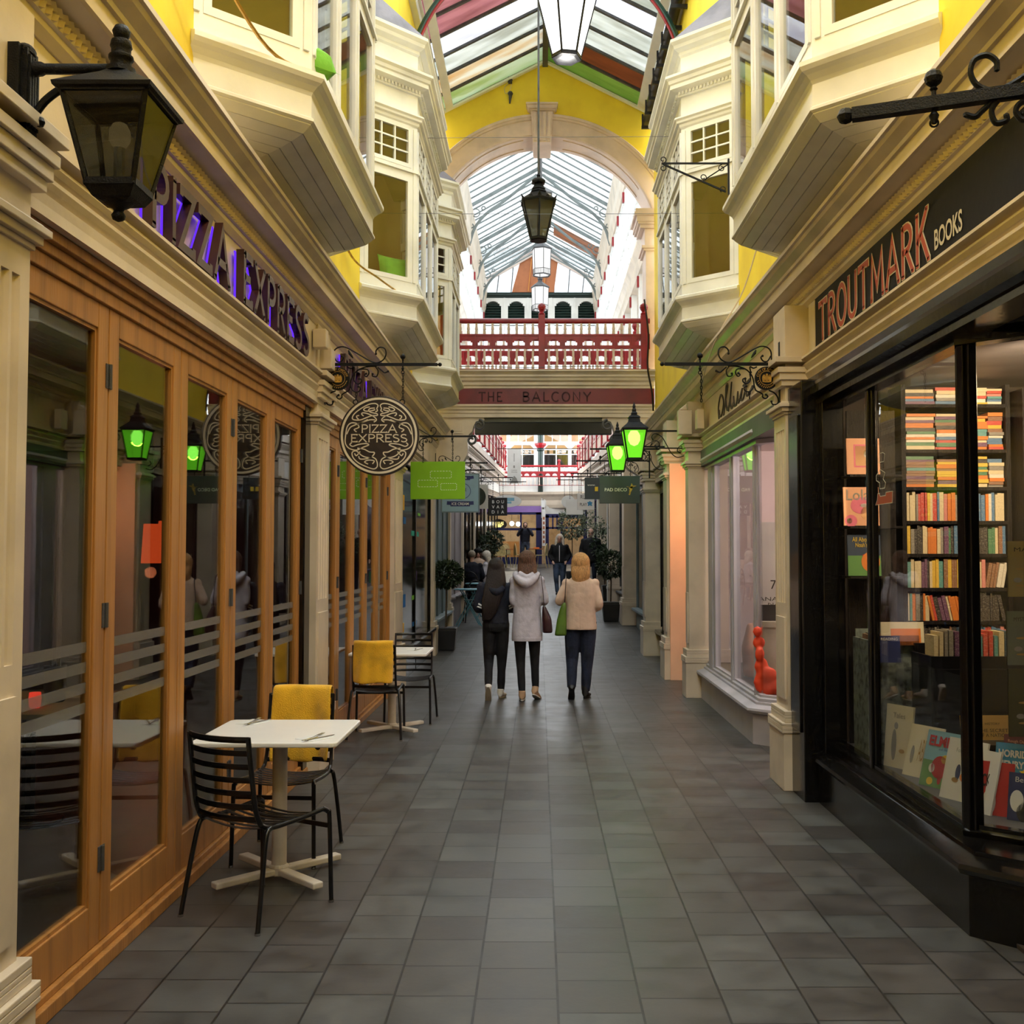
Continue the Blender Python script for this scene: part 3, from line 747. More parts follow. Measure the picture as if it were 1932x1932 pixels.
# ------------------------------------------------------------------ bridge and balcony
st = struct('trim_9', (AC, 17.3, 4.0))
mb = MB(); mb.sweep([(-.3, 4.40), (.0, 4.40), (.02, 4.42), (.02, 4.45), (.05, 4.47), (.05, 4.52), (.09, 4.54), (.10, 4.58), (.12, 4.60), (.12, 4.63), (.15, 4.67), (.17, 4.68), (.17, 4.71), (-.3, 4.73)], [(XL, 17.38), (XR, 17.38)], -1)
mb.build('cornice', 'cream', st)
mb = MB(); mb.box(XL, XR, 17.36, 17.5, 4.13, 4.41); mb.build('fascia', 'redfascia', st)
mb = MB(); mb.sweep([(-.2, 3.93), (.02, 3.93), (.02, 3.99), (.035, 4.0), (.035, 4.04), (.06, 4.06), (.06, 4.09), (.09, 4.11), (.09, 4.14), (-.2, 4.15)], [(XL, 17.38), (XR, 17.38)], -1)
mb.build('architrave', 'cream', st)
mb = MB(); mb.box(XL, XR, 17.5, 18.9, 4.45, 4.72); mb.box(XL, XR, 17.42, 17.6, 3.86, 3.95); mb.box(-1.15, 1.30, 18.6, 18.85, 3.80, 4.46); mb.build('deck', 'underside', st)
mb = MB(); fr = frame((0, 17.36, 0), (1, 0, 0), (0, -1, 0)); h = .155; x = -1.0
for ch in 'THE':
    x += glyph(mb, ch, fr, x, 4.195, h, 1.0, .022, .002, .008, .07)+.05
x = -.27
for ch in 'BALCONY':
    x += glyph(mb, ch, fr, x, 4.195, h, 1.15, .024, .002, .008, .07)+.055
M['reddark'] = flat('reddark', (.05, .004, .006), .5)
mb.build('lettering', 'reddark', st)
for s in (-1, 1):
    P2 = [(1.72, 3.94), (1.00, 3.94), (.98, 3.89), (1.02, 3.86), (1.07, 3.88), (1.13, 3.86), (1.17, 3.78), (1.19, 3.70), (1.25, 3.64), (1.27, 3.54), (1.26, 3.42), (1.28, 3.30), (1.34, 3.18), (1.44, 3.06), (1.56, 2.99), (1.66, 2.90), (1.72, 2.75), (1.9, 2.75), (1.9, 3.94)]
    mb = MB(); mb.prism([(AC+s*p[0]+(.0), 17.40, p[1]) for p in P2], (0, .3, 0))
    c = struct(trim(), (AC+s*1.5, 17.4, 3.4)); mb.build('corbel', 'cream', c)
    mb = MB()
    for (cx, cz, r) in ((1.075, 3.80, .095), (1.20, 3.55, .085)):
        sp = spiral(cx, cz, r, r*.3, 90, 90+430)
        mb.tube([(AC+s*p[0], 17.39, p[1]) for p in sp], .022, 6)
    mb.build('scroll', 'greydark', c, smooth=50)
    mb = MB(); mb.box(AC+s*1.52-.18, AC+s*1.52+.18, 17.385, 17.41, 3.66, 3.84); mb.box(AC+s*1.52-.14, AC+s*1.52+.14, 17.375, 17.39, 3.70, 3.80); mb.build('raised_panel', 'cream', c)

def railing(x0, x1, y, z0, posts, label, n_bal, group=None, name='balcony_railing', finial=True):
    """runs along x at depth y"""
    rt = top(name, label, 'railing', ((x0+x1)/2, y, z0), group=group)
    H = .86
    mb = MB(); mb.sweep([(-.03, z0+.79), (.03, z0+.79), (.045, z0+.81), (.045, z0+.85), (.0, z0+.875), (-.045, z0+.85), (-.045, z0+.81)], [(x0, y), (x1, y)], -1); mb.build('top_rail', 'red', rt)
    for za, zb in ((.575, .605), (.355, .39), (.0, .02)):
        mb = MB(); mb.box(x0, x1, y-.025, y+.025, z0+za, z0+zb); mb.build('cross_rail', 'red', rt)
    # arcaded board
    mb = MB(); nmod = max(1, round((x1-x0)/.30)); mw = (x1-x0)/nmod
    for i in range(nmod):
        a = x0+i*mw; r = mw*.34; cx = a+mw/2; k = 8
        mb.box(a, cx-r, y-.015, y+.015, z0+.39, z0+.575); mb.box(cx+r, a+mw, y-.015, y+.015, z0+.39, z0+.575)
        for q in range(k):
            xa = cx-r+2*r*q/k; xb = xa+2*r/k; xm = (xa+xb)/2
            hh = z0+.42+sqrt(max(r*r-(xm-cx)**2, 0))*.95
            mb.box(xa, xb, y-.015, y+.015, hh, z0+.575)
        mb.box(a-.012, a+.012, y-.03, y+.03, z0+.39, z0+.575)
        mb.box(cx-r, cx+r, y-.015, y+.015, z0+.39, z0+.415)
    mb.build('arcaded_board', 'red', rt)
    proto = None
    sp = (x1-x0)/n_bal
    for row, (za, zb) in enumerate(((.02, .355), (.605, .79))):
        mb = MB(); mb.box(-.018, .018, -.018, .018, za, zb); mb.box(-.024, .024, -.024, .024, za, za+.05); mb.box(-.024, .024, -.024, .024, (za+zb)/2-.02, (za+zb)/2+.02)
        me = None
        for i in range(n_bal):
            x = x0+sp*(i+.5)
            if any(abs(x-p) < .05 for p in posts): continue
            if me is None:
                o = mb.build('baluster', 'pinkcream', rt, world=False); me = o
            else:
                o = me.copy(); COL.objects.link(o)
            o.location = (x-(x0+x1)/2, 0, 0)
    for p in posts:
        mb = MB(); mb.box(p-.055, p+.055, y-.055, y+.055, z0, z0+.93)
        if finial:
            mb.lathe([(.045, .93), (.06, .95), (.03, .98), (.06, 1.02), (.072, 1.06), (.06, 1.10), (.02, 1.13)], (p, y, z0), 10)
        mb.build('post', 'red', rt, bev=.006)
    return rt
railing(-1.66, 1.86, 17.40, 4.73, [-1.60, .045, 1.76], 'dark red balcony railing with cream balusters along the front of the bridge', 26, 'bridge railings')
rb = railing(-1.66, 1.86, 18.85, 4.73, [-1.60, .045, 1.76], 'dark red railing along the rear edge of the bridge, seen through the front one', 26, 'bridge railings')
# ------------------------------------------------------------------ beyond the bridge: upper storeys and glass roof
E0, E1 = 18.9, 36.3; HX = 1.98; ZE, ZP = 11.2, 12.3; RX = .02
ur = struct('ceiling_far_roof', (RX, 27, ZE))
for s in (-1, 1):
    xe = RX+s*HX
    mb = MB(); mb.prism([(RX, E0-.8, ZP), (RX, E1, ZP), (xe, E1, ZE), (xe, E0-.8, ZE)], (0, 0, .006)); mb.build('roof_glazing', 'dimmingglass', ur)
    mb = MB(); y = E0-.7; k = 0
    while y < E1:
        mb.bar((RX, y, ZP-.02), (xe, y, ZE-.02), .022, .04); y += .46
    mb.build('glazing_bars', 'greymetal', ur)
    mb = MB(); mb.box(min(xe, xe+s*.16)-.02, max(xe, xe+s*.16), E0-.8, E1, ZE-.20, ZE+.02); mb.box(xe-.03-(.05 if s > 0 else 0), xe+.03+(.05 if s < 0 else 0), E0-.8, E1, ZE-.10, ZE-.05)
    mb.build('gutter', 'greymetal', ur)
mb = MB(); mb.box(RX-.05, RX+.05, E0-.8, E1, ZP-.12, ZP); mb.build('ridge_beam', 'irongrey', ur)
for yt in (28.3, 31.8, 34.6):
    mb = MB()
    for s in (-1, 1):
        sl = (ZP-ZE)/HX
        mb.bar((RX, yt, ZP-.05), (RX+s*HX, yt, ZE-.05), .05, .09)
        c = crom([(RX+s*HX*.97, ZE-1.05), (RX+s*HX*.90, ZE-.62), (RX+s*HX*.74, ZE-.22), (RX+s*HX*.50, ZE+.12), (RX+s*HX*.25, ZE+.52), (RX+s*.08, ZE+.86)], 5)
        mb.tube([(p[0], yt, p[1]) for p in c], (.022, .045), 6)
        mb.bar((RX+s*HX*.97, yt, ZE-1.1), (RX+s*HX*.97, yt, ZE), .05, .07)
        for (cx, cz, r) in ((.885, -.20, .11), (.945, -.56, .055), (.78, -.07, .05)):
            sp = [(RX+s*HX*cx+r*cos(a*pi/7), yt, ZE+cz+r*sin(a*pi/7)) for a in range(15)]
            mb.tube(sp, .018, 5)
    mb.build('truss', 'greymetal', ur, smooth=40)
# opaque infill sheet on the right slope
mb = MB(); f = lambda x: ZP-(x-RX)*(ZP-ZE)/HX-.03
mb.prism([(RX+.45, 32.4, f(RX+.45)), (RX+.45, 33.6, f(RX+.45)), (RX+HX, 33.6, f(RX+HX)), (RX+HX, 32.4, f(RX+HX))], (0, 0, .01)); mb.build('infill_sheet', 'brownpanel', ur)
# clerestory walls
for s in (-1, 1):
    x = RX+s*1.95; st = struct('wall_%s_clerestory' % sidename[s], (x, 27, 4.7))
    mb = MB()
    mb.sweep([(-.3, 10.05), (.02, 10.05), (.04, 10.15), (.07, 10.25), (.07, 10.55), (.1, 10.7), (.14, 10.95), (.14, 11.0), (-.3, 11.0)], [(x, E0-.8), (x, E1)], s); mb.build('cornice', 'cream', st)
    mb = MB(); mb.sweep([(-.3, 7.15), (.02, 7.15), (.05, 7.25), (.05, 7.40), (.12, 7.52), (.12, 7.58), (-.3, 7.6)], [(x, E0-.8), (x, E1)], s); mb.build('beam', 'cream', st)
    mb = MB(); gl = MB(); cap = MB()
    y = 18.7
    while y < E1-.5:
        xa, xb = (x-.12, x) if s < 0 else (x, x+.12)
        mb.box(xa, xb, y-.09, y+.09, 4.7, 10.1)
        for zz in ((7.6, 7.85), (8.85, 8.95), (9.95, 10.1)): mb.box(xa+.02, xb-.02, y, y+1.7, *zz)
        for k in range(1, 4):
            yy = y+1.7*k/4; mb.box(xa+.03, xb-.03, yy-.035, yy+.035, 7.6, 10.05)
        for z in (8.2, 8.55, 9.25, 9.6): mb.box(xa+.045, xb-.045, y, y+1.7, z-.015, z+.015)
        # lower storey
        for zz in ((4.7, 5.3), (6.2, 6.28), (7.0, 7.2)): mb.box(xa+.02-(.5 if s < 0 else -.5), xb-.02-(.5 if s < 0 else -.5), y, y+1.7, *zz)
        for k in range(0, 4):
            yy = y+1.7*k/4; q = .5*s; mb.box(xa+.03+q, xb-.03+q, yy-.03, yy+.03, 4.7, 7.2)
        gl.box(x+s*.06-.003, x+s*.06+.003, y+.05, y+1.65, 7.8, 10.0)
        gl.box(x+s*.56-.003, x+s*.56+.003, y+.05, y+1.65, 5.2, 7.1)
        cap.box(x-s*.0-.05, x+.05, y-.05, y+.05, 9.75, 9.98); cap.box(x-.04, x+.04, y-.04, y+.04, 6.9, 7.12)
        y += 1.7
    mb.build('window_frames', 'white', st); gl.build('panes', 'dimmingglass', st); cap.build('red_capitals', 'red', st)
    mb = MB(); xa, xb = sorted((x+s*.02, x+s*.8)); mb.box(xa, xb, E0, E1, 7.16, 7.3); mb.build('gallery_ceiling', 'creamup', st)
mb = MB(); mb.box(-4, 4, E1, 50, 12.4, 12.41); mb.build('ceiling_far_dimmer', 'dimmingglass', kind='structure')  # tinted sheet added over the far end to cut its skylight
# far gable
st = struct('wall_far_gable', (RX, E1, 9.9)); y = E1
mb = MB(); mb.box(RX-2.6, RX+2.6, y, y+.18, 10.62, 10.82); mb.box(RX-2.6, RX+2.6, y-.06, y+.1, 10.70, 10.78); mb.build('beam', 'darkgreen', st)
mb = MB()
for s in (-1, 1): mb.bar((RX, y, ZP+.02), (RX+s*2.2, y, ZE-.12), .1, .16)
mb.build('bargeboard', 'pinkcream', st)
mb = MB(); mb.prism([(RX-2.2, y+.02, 10.8), (RX+2.2, y+.02, 10.8), (RX+2.2, y+.1, ZE-.1), (RX, y+.1, ZP), (RX-2.2, y+.1, ZE-.1)], (0, .006, 0)); mb.build('glazing', 'dimmingglass', st)
mb = MB()
for i in range(-4, 5):
    xx = RX+i*.5; zt = ZP-abs(i*.5)*(ZP-ZE)/HX
    if i not in (0,): mb.bar((xx, y, 10.8), (xx+.07, y+.03, zt-.03), .03)
mb.build('glazing_bars', 'irongrey', st)
mb = MB(); mb.prism([(-.95, y-.02, 10.82), (.52, y-.02, 10.82), (.66, y-.02, 11.90), (.02, y-.02, 12.2), (-.66, y-.02, 11.90)], (0, .02, 0)); mb.build('infill_board', 'brownpanel', st)
mb = MB()
for xx in (-.38, .16): mb.bar((xx, y-.04, 10.84), (xx+.12, y-.04, 12.0), .03)
M['orangebatten'] = flat('orangebatten', (.62, .25, .06)); mb.build('batten', 'orangebatten', st)
# arched louvres under the green beam
mb = MB(); lv = MB(); n = 5; x0 = RX-2.05; mw = 4.1/n
for i in range(n):
    a = x0+i*mw; cx = a+mw/2; r = .29; k = 10
    mb.box(a, cx-r, y, y+.12, 9.7, 10.62); mb.box(cx+r, a+mw, y, y+.12, 9.7, 10.62)
    for q in range(k):
        xa = cx-r+2*r*q/k; xb = xa+2*r/k; xm = (xa+xb)/2; mb.box(xa, xb, y, y+.12, 10.22+sqrt(r*r-(xm-cx)**2), 10.62)
    mb.box(a-.03, a+.03, y-.03, y+.01, 9.7, 10.62)
    for q in range(9): lv.add([(cx-r, y+.09, 9.72+q*.09), (cx+r, y+.09, 9.72+q*.09), (cx+r, y+.03, 9.66+q*.09), (cx-r, y+.03, 9.66+q*.09), (cx-r, y+.1, 9.7+q*.09), (cx+r, y+.1, 9.7+q*.09), (cx+r, y+.04, 9.64+q*.09), (cx-r, y+.04, 9.64+q*.09)], [(0, 1, 2, 3), (7, 6, 5, 4), (3, 2, 6, 7)])
    lv.box(cx-r, cx+r, y+.1, y+.11, 9.7, 10.55)
mb.build('arched_wall', 'creamup', st); lv.build('louvres', 'darkgreen', st)
mb = MB()
for i in range(11):
    xx = x0+i*.41; mb.box(xx-.03, xx+.03, y, y+.1, 8.0, 9.7)
for z in (8.0, 8.6, 9.25, 9.66): mb.box(x0, x0+4.1, y+.01, y+.09, z, z+.06)
mb.build('lower_window_bars', 'white', st)
mb = MB(); mb.box(x0, x0+4.1, y+.04, y+.046, 8.0, 9.7); mb.build('lower_glazing', 'dimmingglass', st)

# ------------------------------------------------------------------ lower arcade beyond the bridge
def shear(mb):
    for v in mb.v: v.z += fz(v.y)
    return mb
for s in (-1, 1):
    xg = X(s, -.25)
    mb = MB(); mb.sweep(CORN, [(X(s), 17.7), (X(s), 26), (X(s), 34), (X(s), 44.6)], s); mb.sweep(ARCH, [(X(s), 17.7), (X(s), 26), (X(s), 34), (X(s), 44.6)], s); shear(mb)
    mb.build(trim(), 'cream', kind='structure')
    mb = MB(); lo, hi = sorted((X(s, .01), X(s, -.3)))
    for a, b in ((17.5, 26), (26, 35), (35, 44.8)): mb.box(lo, hi, a, b, 3.0, 3.9)
    shear(mb); mb.build('wall_%s_far_frieze' % sidename[s], 'creamup', kind='structure')
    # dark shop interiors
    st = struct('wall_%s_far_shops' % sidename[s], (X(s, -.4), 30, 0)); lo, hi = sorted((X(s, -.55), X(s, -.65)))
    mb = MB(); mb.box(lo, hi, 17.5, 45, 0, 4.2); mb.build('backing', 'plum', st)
    # gallery deck and red gallery rails
    mb = MB(); lo, hi = sorted((X(s, .28), X(s, -1.2))); mb.box(lo, hi, 18.9, 44.8, 3.76, 3.92); shear(mb); mb.build('gallery_deck', 'cream', st)
    rt = top('gallery_railing', 'dark red gallery railing running away above the %s shopfronts beyond the bridge' % sidename[s], 'railing', (X(s, .33), 19, 4.0))
    x = X(s, .33)
    for nm, za, zb, w_ in (('top_rail', 4.70, 4.78, .07), ('cross_rail', 4.48, 4.52, .04), ('cross_rail', 4.28, 4.32, .04), ('cross_rail', 3.96, 4.0, .04)):
        mb = MB(); 
        for a, b in ((19, 26), (26, 35), (35, 44)): mb.box(x-w_/2, x+w_/2, a, b, za, zb)
        shear(mb); mb.build(nm, 'red', rt)
    mb = MB()
    for a, b in ((19, 26), (26, 35), (35, 44)): mb.box(x-.012, x+.012, a, b, 4.42, 4.48)
    k = 19.0
    while k < 44: mb.box(x-.012, x+.012, k, k+.1, 4.30, 4.45); k += .32
    shear(mb); mb.build('arcaded_board', 'red', rt)
    bal = None; k = 19.15
    while k < 44 and k < 42:
        mb = MB(); mb.box(-.014, .008, -.02, .02, 0, .70)
        if bal is None: bal = mb.build('baluster', 'pinkcream', rt, world=False); o = bal
        else: o = bal.copy(); COL.objects.link(o)
        o.location = (0, k-19, 4.0+fz(k)-4.0); k += .27
    k = 19.3
    while k < 44:
        mb = MB(); mb.box(x-.05, x+.05, k-.05, k+.05, 3.92, 4.84); mb.ball((x, k, 4.92), .07, 8); shear(mb); mb.build('post', 'red', rt); k += 2.3
# cross rail on the end of the gallery
DF = 45.0
def fp(px, py): return ((px-1017)/43.8, 1.65-(py-1045)/43.8)
railing(-2.75, 2.6, 44.3, 4.55, [-2.6, .85], 'red railing across the far end below the tall white windows', 30, name='far_balcony_railing')
st = struct('wall_far', (0, DF, 1.2))
mb = MB(); WX0, WX1 = -3.2, 3.0
zU0, zU1, zL0, zL1 = 6.50, 7.5, 5.38, 6.36
colsx = [(-2.36, -1.40), (-1.24, -.22), (.23, 1.26), (1.40, 2.36)]
xs = [WX0]+[v for c in colsx for v in c]+[WX1]
for i in range(0, len(xs), 2): mb.box(xs[i], xs[i+1], DF, DF+.2, 4.3, 7.7)
for a, b in colsx:
    mb.box(a, b, DF, DF+.2, zU1, 7.7); mb.box(a, b, DF, DF+.2, zL1, zU0); mb.box(a, b, DF, DF+.2, 4.3, zL0)
    for i in range(1, 3): xx = a+(b-a)*i/3; mb.box(xx-.015, xx+.015, DF+.05, DF+.1, zU0, zU1)
    for i in range(1, 3): zz = zU0+(zU1-zU0)*i/3; mb.box(a, b, DF+.05, DF+.1, zz-.015, zz+.015)
    xx = (a+b)/2; mb.box(xx-.02, xx+.02, DF+.05, DF+.1, zL0, zL1); mb.box(a, b, DF+.05, DF+.1, zL1-.22, zL1-.18); mb.box(a, b, DF+.05, DF+.1, zL1-.42, zL1-.39)
    for zt in (zU1, zL1):
        for q, sg in ((a, 1), (b, -1)):
            mb.prism([(q, DF+.03, zt), (q+sg*.16, DF+.03, zt), (q, DF+.03, zt-.16)], (0, .1, 0))
mb.build('window_wall', 'white', st)
mb = MB()
for a, b in colsx: mb.box(a, b, DF+.11, DF+.116, zU0, zU1); mb.box(a, b, DF+.11, DF+.116, zL0, zL1)
mb.build('panes', 'glass', st)
mb = MB(); mb.box(WX0, WX1, DF+2.2, DF+2.3, 4.3, 7.7); mb.box(WX0, WX1, DF+.2, DF+2.3, 7.6, 7.7); mb.box(WX0, WX1, DF+.2, DF+2.3, 4.3, 4.4)
mb.build('upper_room', 'room', st)
mb = MB(); mb.box(-2.3, 2.3, DF+.6, DF+.7, 4.4, 6.0)
for i in range(18): mb.tube([(-2.3+i*.27, DF+.5, 4.4), (-2.3+i*.27, DF+.5, 6.2)], .06, 6)
mb.build('curtain', 'darkroom', st)
lamp('far lamp', 'POINT', (1.9, DF+1.2, 7.0), 60, (1, .7, .4), .1); lamp('far lamp', 'POINT', (-1.4, DF+1.2, 7.2), 60, (1, .7, .4), .1)
mb = MB(); mb.lathe([(.11, 4.3), (.11, 6.05), (.16, 6.1), (.16, 6.14), (.12, 6.16), (.12, 7.7)], (.06, DF-.2, 0), 10); mb.build('column', 'darkgreen', st)
mb = MB(); mb.lathe([(.14, 6.20), (.24, 6.32), (.26, 6.40), (.12, 6.42)], (.06, DF-.2, 0), 10); mb.build('column_collar', 'red', st)
mb = MB(); fr = frame((0, DF+.04, 0), (1, 0, 0), (0, -1, 0))
for s_, x in (('CARDIFF', -1.62), ('VIOLINS', -.55), ('CARDIFF', .95), ('VIOLINS', 1.72)): text(mb, s_, fr, .46, .09, x, zL1-.30, .0)
mb.build('window_lettering', flat('lettering_white', (.8, .8, .8)), st)
mb = MB(); mb.sweep([(-.2, 3.62), (.02, 3.62), (.05, 3.75), (.05, 3.95), (.12, 4.1), (.2, 4.2), (.2, 4.3), (-.2, 4.32)], [(-3.2, DF-.1), (.1, DF-.1), (1.6, DF-.45), (3.1, DF-.45)], -1); mb.build('cornice', 'cream', st)
mb = MB(); mb.box(-3, .1, DF-.1, DF+.1, 3.5, 4.34); mb.box(.1, 3.1, DF-.2, DF+.1, 3.2, 4.34); mb.build('fascia', 'creamup', st)
mb = MB(); mb.box(-2.3, .1, DF-.14, DF-.08, 3.44, 4.16); mb.build('purple_fascia', 'purple', st)
# far shopfront
sf = struct('window_20', (-.9, DF, 1.2)); z0 = fz(45)
mb = MB()
for a, b in ((-2.15, -2.05), (-.82, -.74), (-.13, .12)): mb.box(a, b, DF-.12, DF, z0, 3.5)
mb.box(-2.15, .12, DF-.12, DF, 3.34, 3.5); mb.box(-2.15, .12, DF-.12, DF, 2.66, 2.76); mb.box(-2.15, .12, DF-.14, DF, z0, z0+.30)
mb.build('frame', 'blue', sf)
mb = MB(); mb.box(-2.1, 0, DF-.06, DF-.055, z0+.3, 3.4); mb.build('pane', 'glass', sf)
sf = struct('window_21', (1.4, DF, 1.2))
mb = MB()
for a, b in ((.28, .42), (.56, .62), (.74, .80), (.92, 1.02), (1.9, 2.0), (2.6, 2.7)): mb.box(a, b, DF-.3, DF-.2, z0+(1.5 if b < .9 and a > .5 else 0), 3.3)
mb.box(.28, 2.7, DF-.3, DF-.2, 3.2, 3.36); mb.box(.28, 2.7, DF-.3, DF-.2, 2.72, 2.80); mb.box(.28, 2.7, DF-.32, DF-.2, z0, z0+.35)
mb.build('frame', 'blue', sf); mb = MB(); mb.box(.3, 2.7, DF-.26, DF-.255, z0+.35, 3.3); mb.build('pane', 'glass', sf)
mb = MB(); mb.box(-3.2, 3.2, DF+3.5, DF+3.6, z0, 4.3); mb.box(.15, .2, DF-.2, DF+3.5, z0, 4.3); mb.box(-3.2, 3.2, DF, DF+3.5, 4.25, 4.32); mb.box(-3.2, -3.1, DF, DF+3.5, z0, 4.3); mb.box(3.1, 3.2, DF-.2, DF+3.5, z0, 4.3)
mb.build('wall_far_cafe_room', 'tan', kind='structure')
lamp('cafe lamp', 'POINT', (-1.3, DF+1.2, 3.6), 70, (1, .86, .66), .15); lamp('cafe lamp', 'POINT', (1.4, DF+1.2, 3.6), 60, (1, .80, .58), .15)
M['bulbwhite'] = emit('bulbwhite', (.9, .95, 1), 14); M['neon'] = emit('neon', (1, .72, .2), 5); M['bulbwarm'] = emit('bulbwarm', (1, .75, .4), 14)
for i, (px, py, lb) in enumerate(((965, 987, 'left round white globe lamp inside the far cafe window'), (977, 988, 'right round white globe lamp inside the far cafe window'))):
    x, z = fp(px, py); rt = top('globe_lamp', lb, 'lamp', (x, DF+.6, z), group='globe lamps in the far cafe')
    mb = MB(); mb.ball((0, 0, 0), .10, 10); mb.build('globe', 'bulbwhite', rt, world=False, smooth=60); mb = MB(); mb.tube([(0, 0, .1), (0, 0, 1.1)], .008, 5); mb.build('cord', 'iron', rt, world=False)
x, z = fp(936, 989); rt = top('oval_neon_sign', 'oval dark sign with glowing yellow lettering in the far cafe window', 'sign', (x, DF+.25, z))
mb = MB(); mb.prism([(.46*cos(a*pi/14), 0, .24*sin(a*pi/14)) for a in range(28)], (0, .05, 0)); mb.build('board', 'brownsign', rt, world=False)
mb = MB(); fr = frame((0, 0, 0), (1, 0, 0), (0, -1, 0)); text(mb, 'TORTILLAS', fr, .62, .13, 0, .04, .01)
mb.box(-.3, .25, -.01, 0, -.07, -.05); mb.box(-.25, .2, -.01, 0, -.12, -.10); mb.v = [v for v in mb.v]; mb.build('neon_lettering', 'neon', rt, world=False)
mb = MB(); mb.box(-1.95, -.9, DF+2.0, DF+2.6, z0, z0+1.0); tag(mb.build('cafe_counter', 'oak'), 'wooden serving counter inside the far cafe', 'counter')

# far shop segments
def seg(s, y0, y1, col, n=2, riser=.35, sill=True, glass='dimglass', o=0, drs=False):
    st = struct(window(), (X(s), (y0+y1)/2, fz(y0)))
    z0 = min(fz(y0), fz(y1)); f = MB()
    lo, hi = sorted((X(s, o-.10), X(s, o-.04)))
    zt = 2.84+fz(y1)
    for i in range(n+1):
        yy = y0+(y1-y0)*i/n; w_ = .05
        f.box(lo, hi, max(y0, yy-w_), min(y1, yy+w_), z0, zt)
    f.box(lo, hi, y0, y1, zt-.22, zt); f.box(lo, hi, y0, y1, z0, z0+riser)
    f.build('frame', col, st, bev=.004)
    if sill:
        m2 = MB(); lo2, hi2 = sorted((X(s, o+.06), X(s, o-.10))); m2.box(lo2, hi2, y0+.03, y1-.03, z0+riser, z0+riser+.05); m2.build('sill', col, st, bev=.01)
    m2 = MB(); xm = (lo+hi)/2; m2.box(xm-.003, xm+.003, y0, y1, z0+riser, zt-.2); m2.build('pane', glass, st)
    return st
seg(1, 14.2, 17.0, 'blackpaint', 2, .38)
seg(1, 17.4, 21.2, 'bluegrey', 3, .5); pilaster(1, 21.3, 21.8, .2, fz(21.5), flute=False)
seg(1, 21.8, 25.6, 'greydark', 3, .5); pilaster(1, 25.6, 26.0, .2, fz(25.7), flute=False)
seg(1, 26.0, 30.4, 'blackpaint', 3, .5); pilaster(1, 30.4, 30.8, .2, fz(30.6), flute=False)
seg(1, 30.8, 37, 'blue', 4, .5); pilaster(1, 37, 37.4, .2, fz(37), flute=False); seg(1, 37.4, 44.6, 'blue', 4, .5)
seg(-1, 17.35, 20.2, 'bluegrey', 3, .5, glass='bluegrey'); pilaster(-1, 20.2, 20.45, .0, fz(20.3), flute=False)
seg(-1, 20.45, 23.6, 'mauve', 2, .6, glass='mauve'); pilaster(-1, 23.6, 23.9, .0, fz(23.7), flute=False)
seg(-1, 23.9, 28, 'blackpaint', 3, .5); pilaster(-1, 28, 28.3, .0, fz(28), flute=False)
seg(-1, 28.3, 34, 'blackpaint', 3, .5); pilaster(-1, 34, 34.3, .0, fz(34), flute=False); seg(-1, 34.3, 44.6, 'blackpaint', 4, .5)
# ------------------------------------------------------------------ left: oak folding doors
DN = [0]
def leaf(y0, y1, hinge):
    DN[0] += 1; st = struct('door_%d' % DN[0], (-1.80, (y0+y1)/2, .08))
    xo, xi = -1.775, -1.825; z0, z1 = .085, 2.665; sw = .105; g = .004
    mb = MB()
    mb.box(xi, xo, y0+g, y0+sw, z0, z1); mb.box(xi, xo, y1-sw, y1-g, z0, z1)
    mb.box(xi, xo, y0+sw, y1-sw, z0, .255); mb.box(xi, xo, y0+sw, y1-sw, 2.56, z1)
    mb.build('frame', 'oak', st, bev=.004)
    mb = MB()     # glazing bead
    b = .014
    for a in (y0+sw, y1-sw-b): mb.box(xi+.01, xo-.008, a, a+b, .255, 2.56)
    for a in (.255, 2.56-b): mb.box(xi+.01, xo-.008, y0+sw+b, y1-sw-b, a, a+b)
    mb.build('glazing_bead', 'oak', st)
    mb = MB(); xm = (xo+xi)/2; mb.box(xm-.003, xm+.003, y0+sw+.004, y1-sw-.004, .26, 2.555); mb.build('pane', 'doorglass', st)
    for zz in (1.02, 1.10, 1.18, 1.26):
        mb = MB(); mb.box(xm+.0035, xm+.0045, y0+sw+.012, y1-sw-.012, zz, zz+.042); mb.build('frosted_band', 'frost', st)
    if hinge:
        for zz in (.42, 1.40, 2.38):
            mb = MB(); mb.tube([(xo+.008, y1, zz-.05), (xo+.008, y1, zz+.05)], .008, 8); mb.box(xo-.002, xo+.004, y1-.03, y1+.03, zz-.05, zz+.05); mb.build('hinge', 'irongrey', st, smooth=40)
for i in range(5): leaf(3.41+.87*i, 3.41+.87*(i+1), i % 2 == 0)
for i in range(5): leaf(8.44+.75*i, 8.44+.75*(i+1), i % 2 == 0)
for a, b in ((3.3, 7.93), (8.36, 12.25)):
    mb = MB()
    mb.box(-1.90, -1.76, a, b, 2.665, 2.72); mb.box(-1.90, -1.745, a, b, 2.72, 2.76); mb.box(-1.90, -1.72, a, b, 2.76, 2.80)
    mb.box(-1.90, -1.73, a, b, 0, .055); mb.box(-1.90, -1.755, a, b, .055, .083)
    mb.build(trim(), 'oak', kind='structure', bev=.004)
mb = MB(); mb.box(-1.86, -1.74, 7.76, 7.93, .0, 2.8); mb.build(trim(), 'blackpaint', kind='structure')
mb = MB(); mb.box(-1.86, -1.74, 12.19, 12.3, .0, 2.8); mb.build(trim(), 'oak', kind='structure')
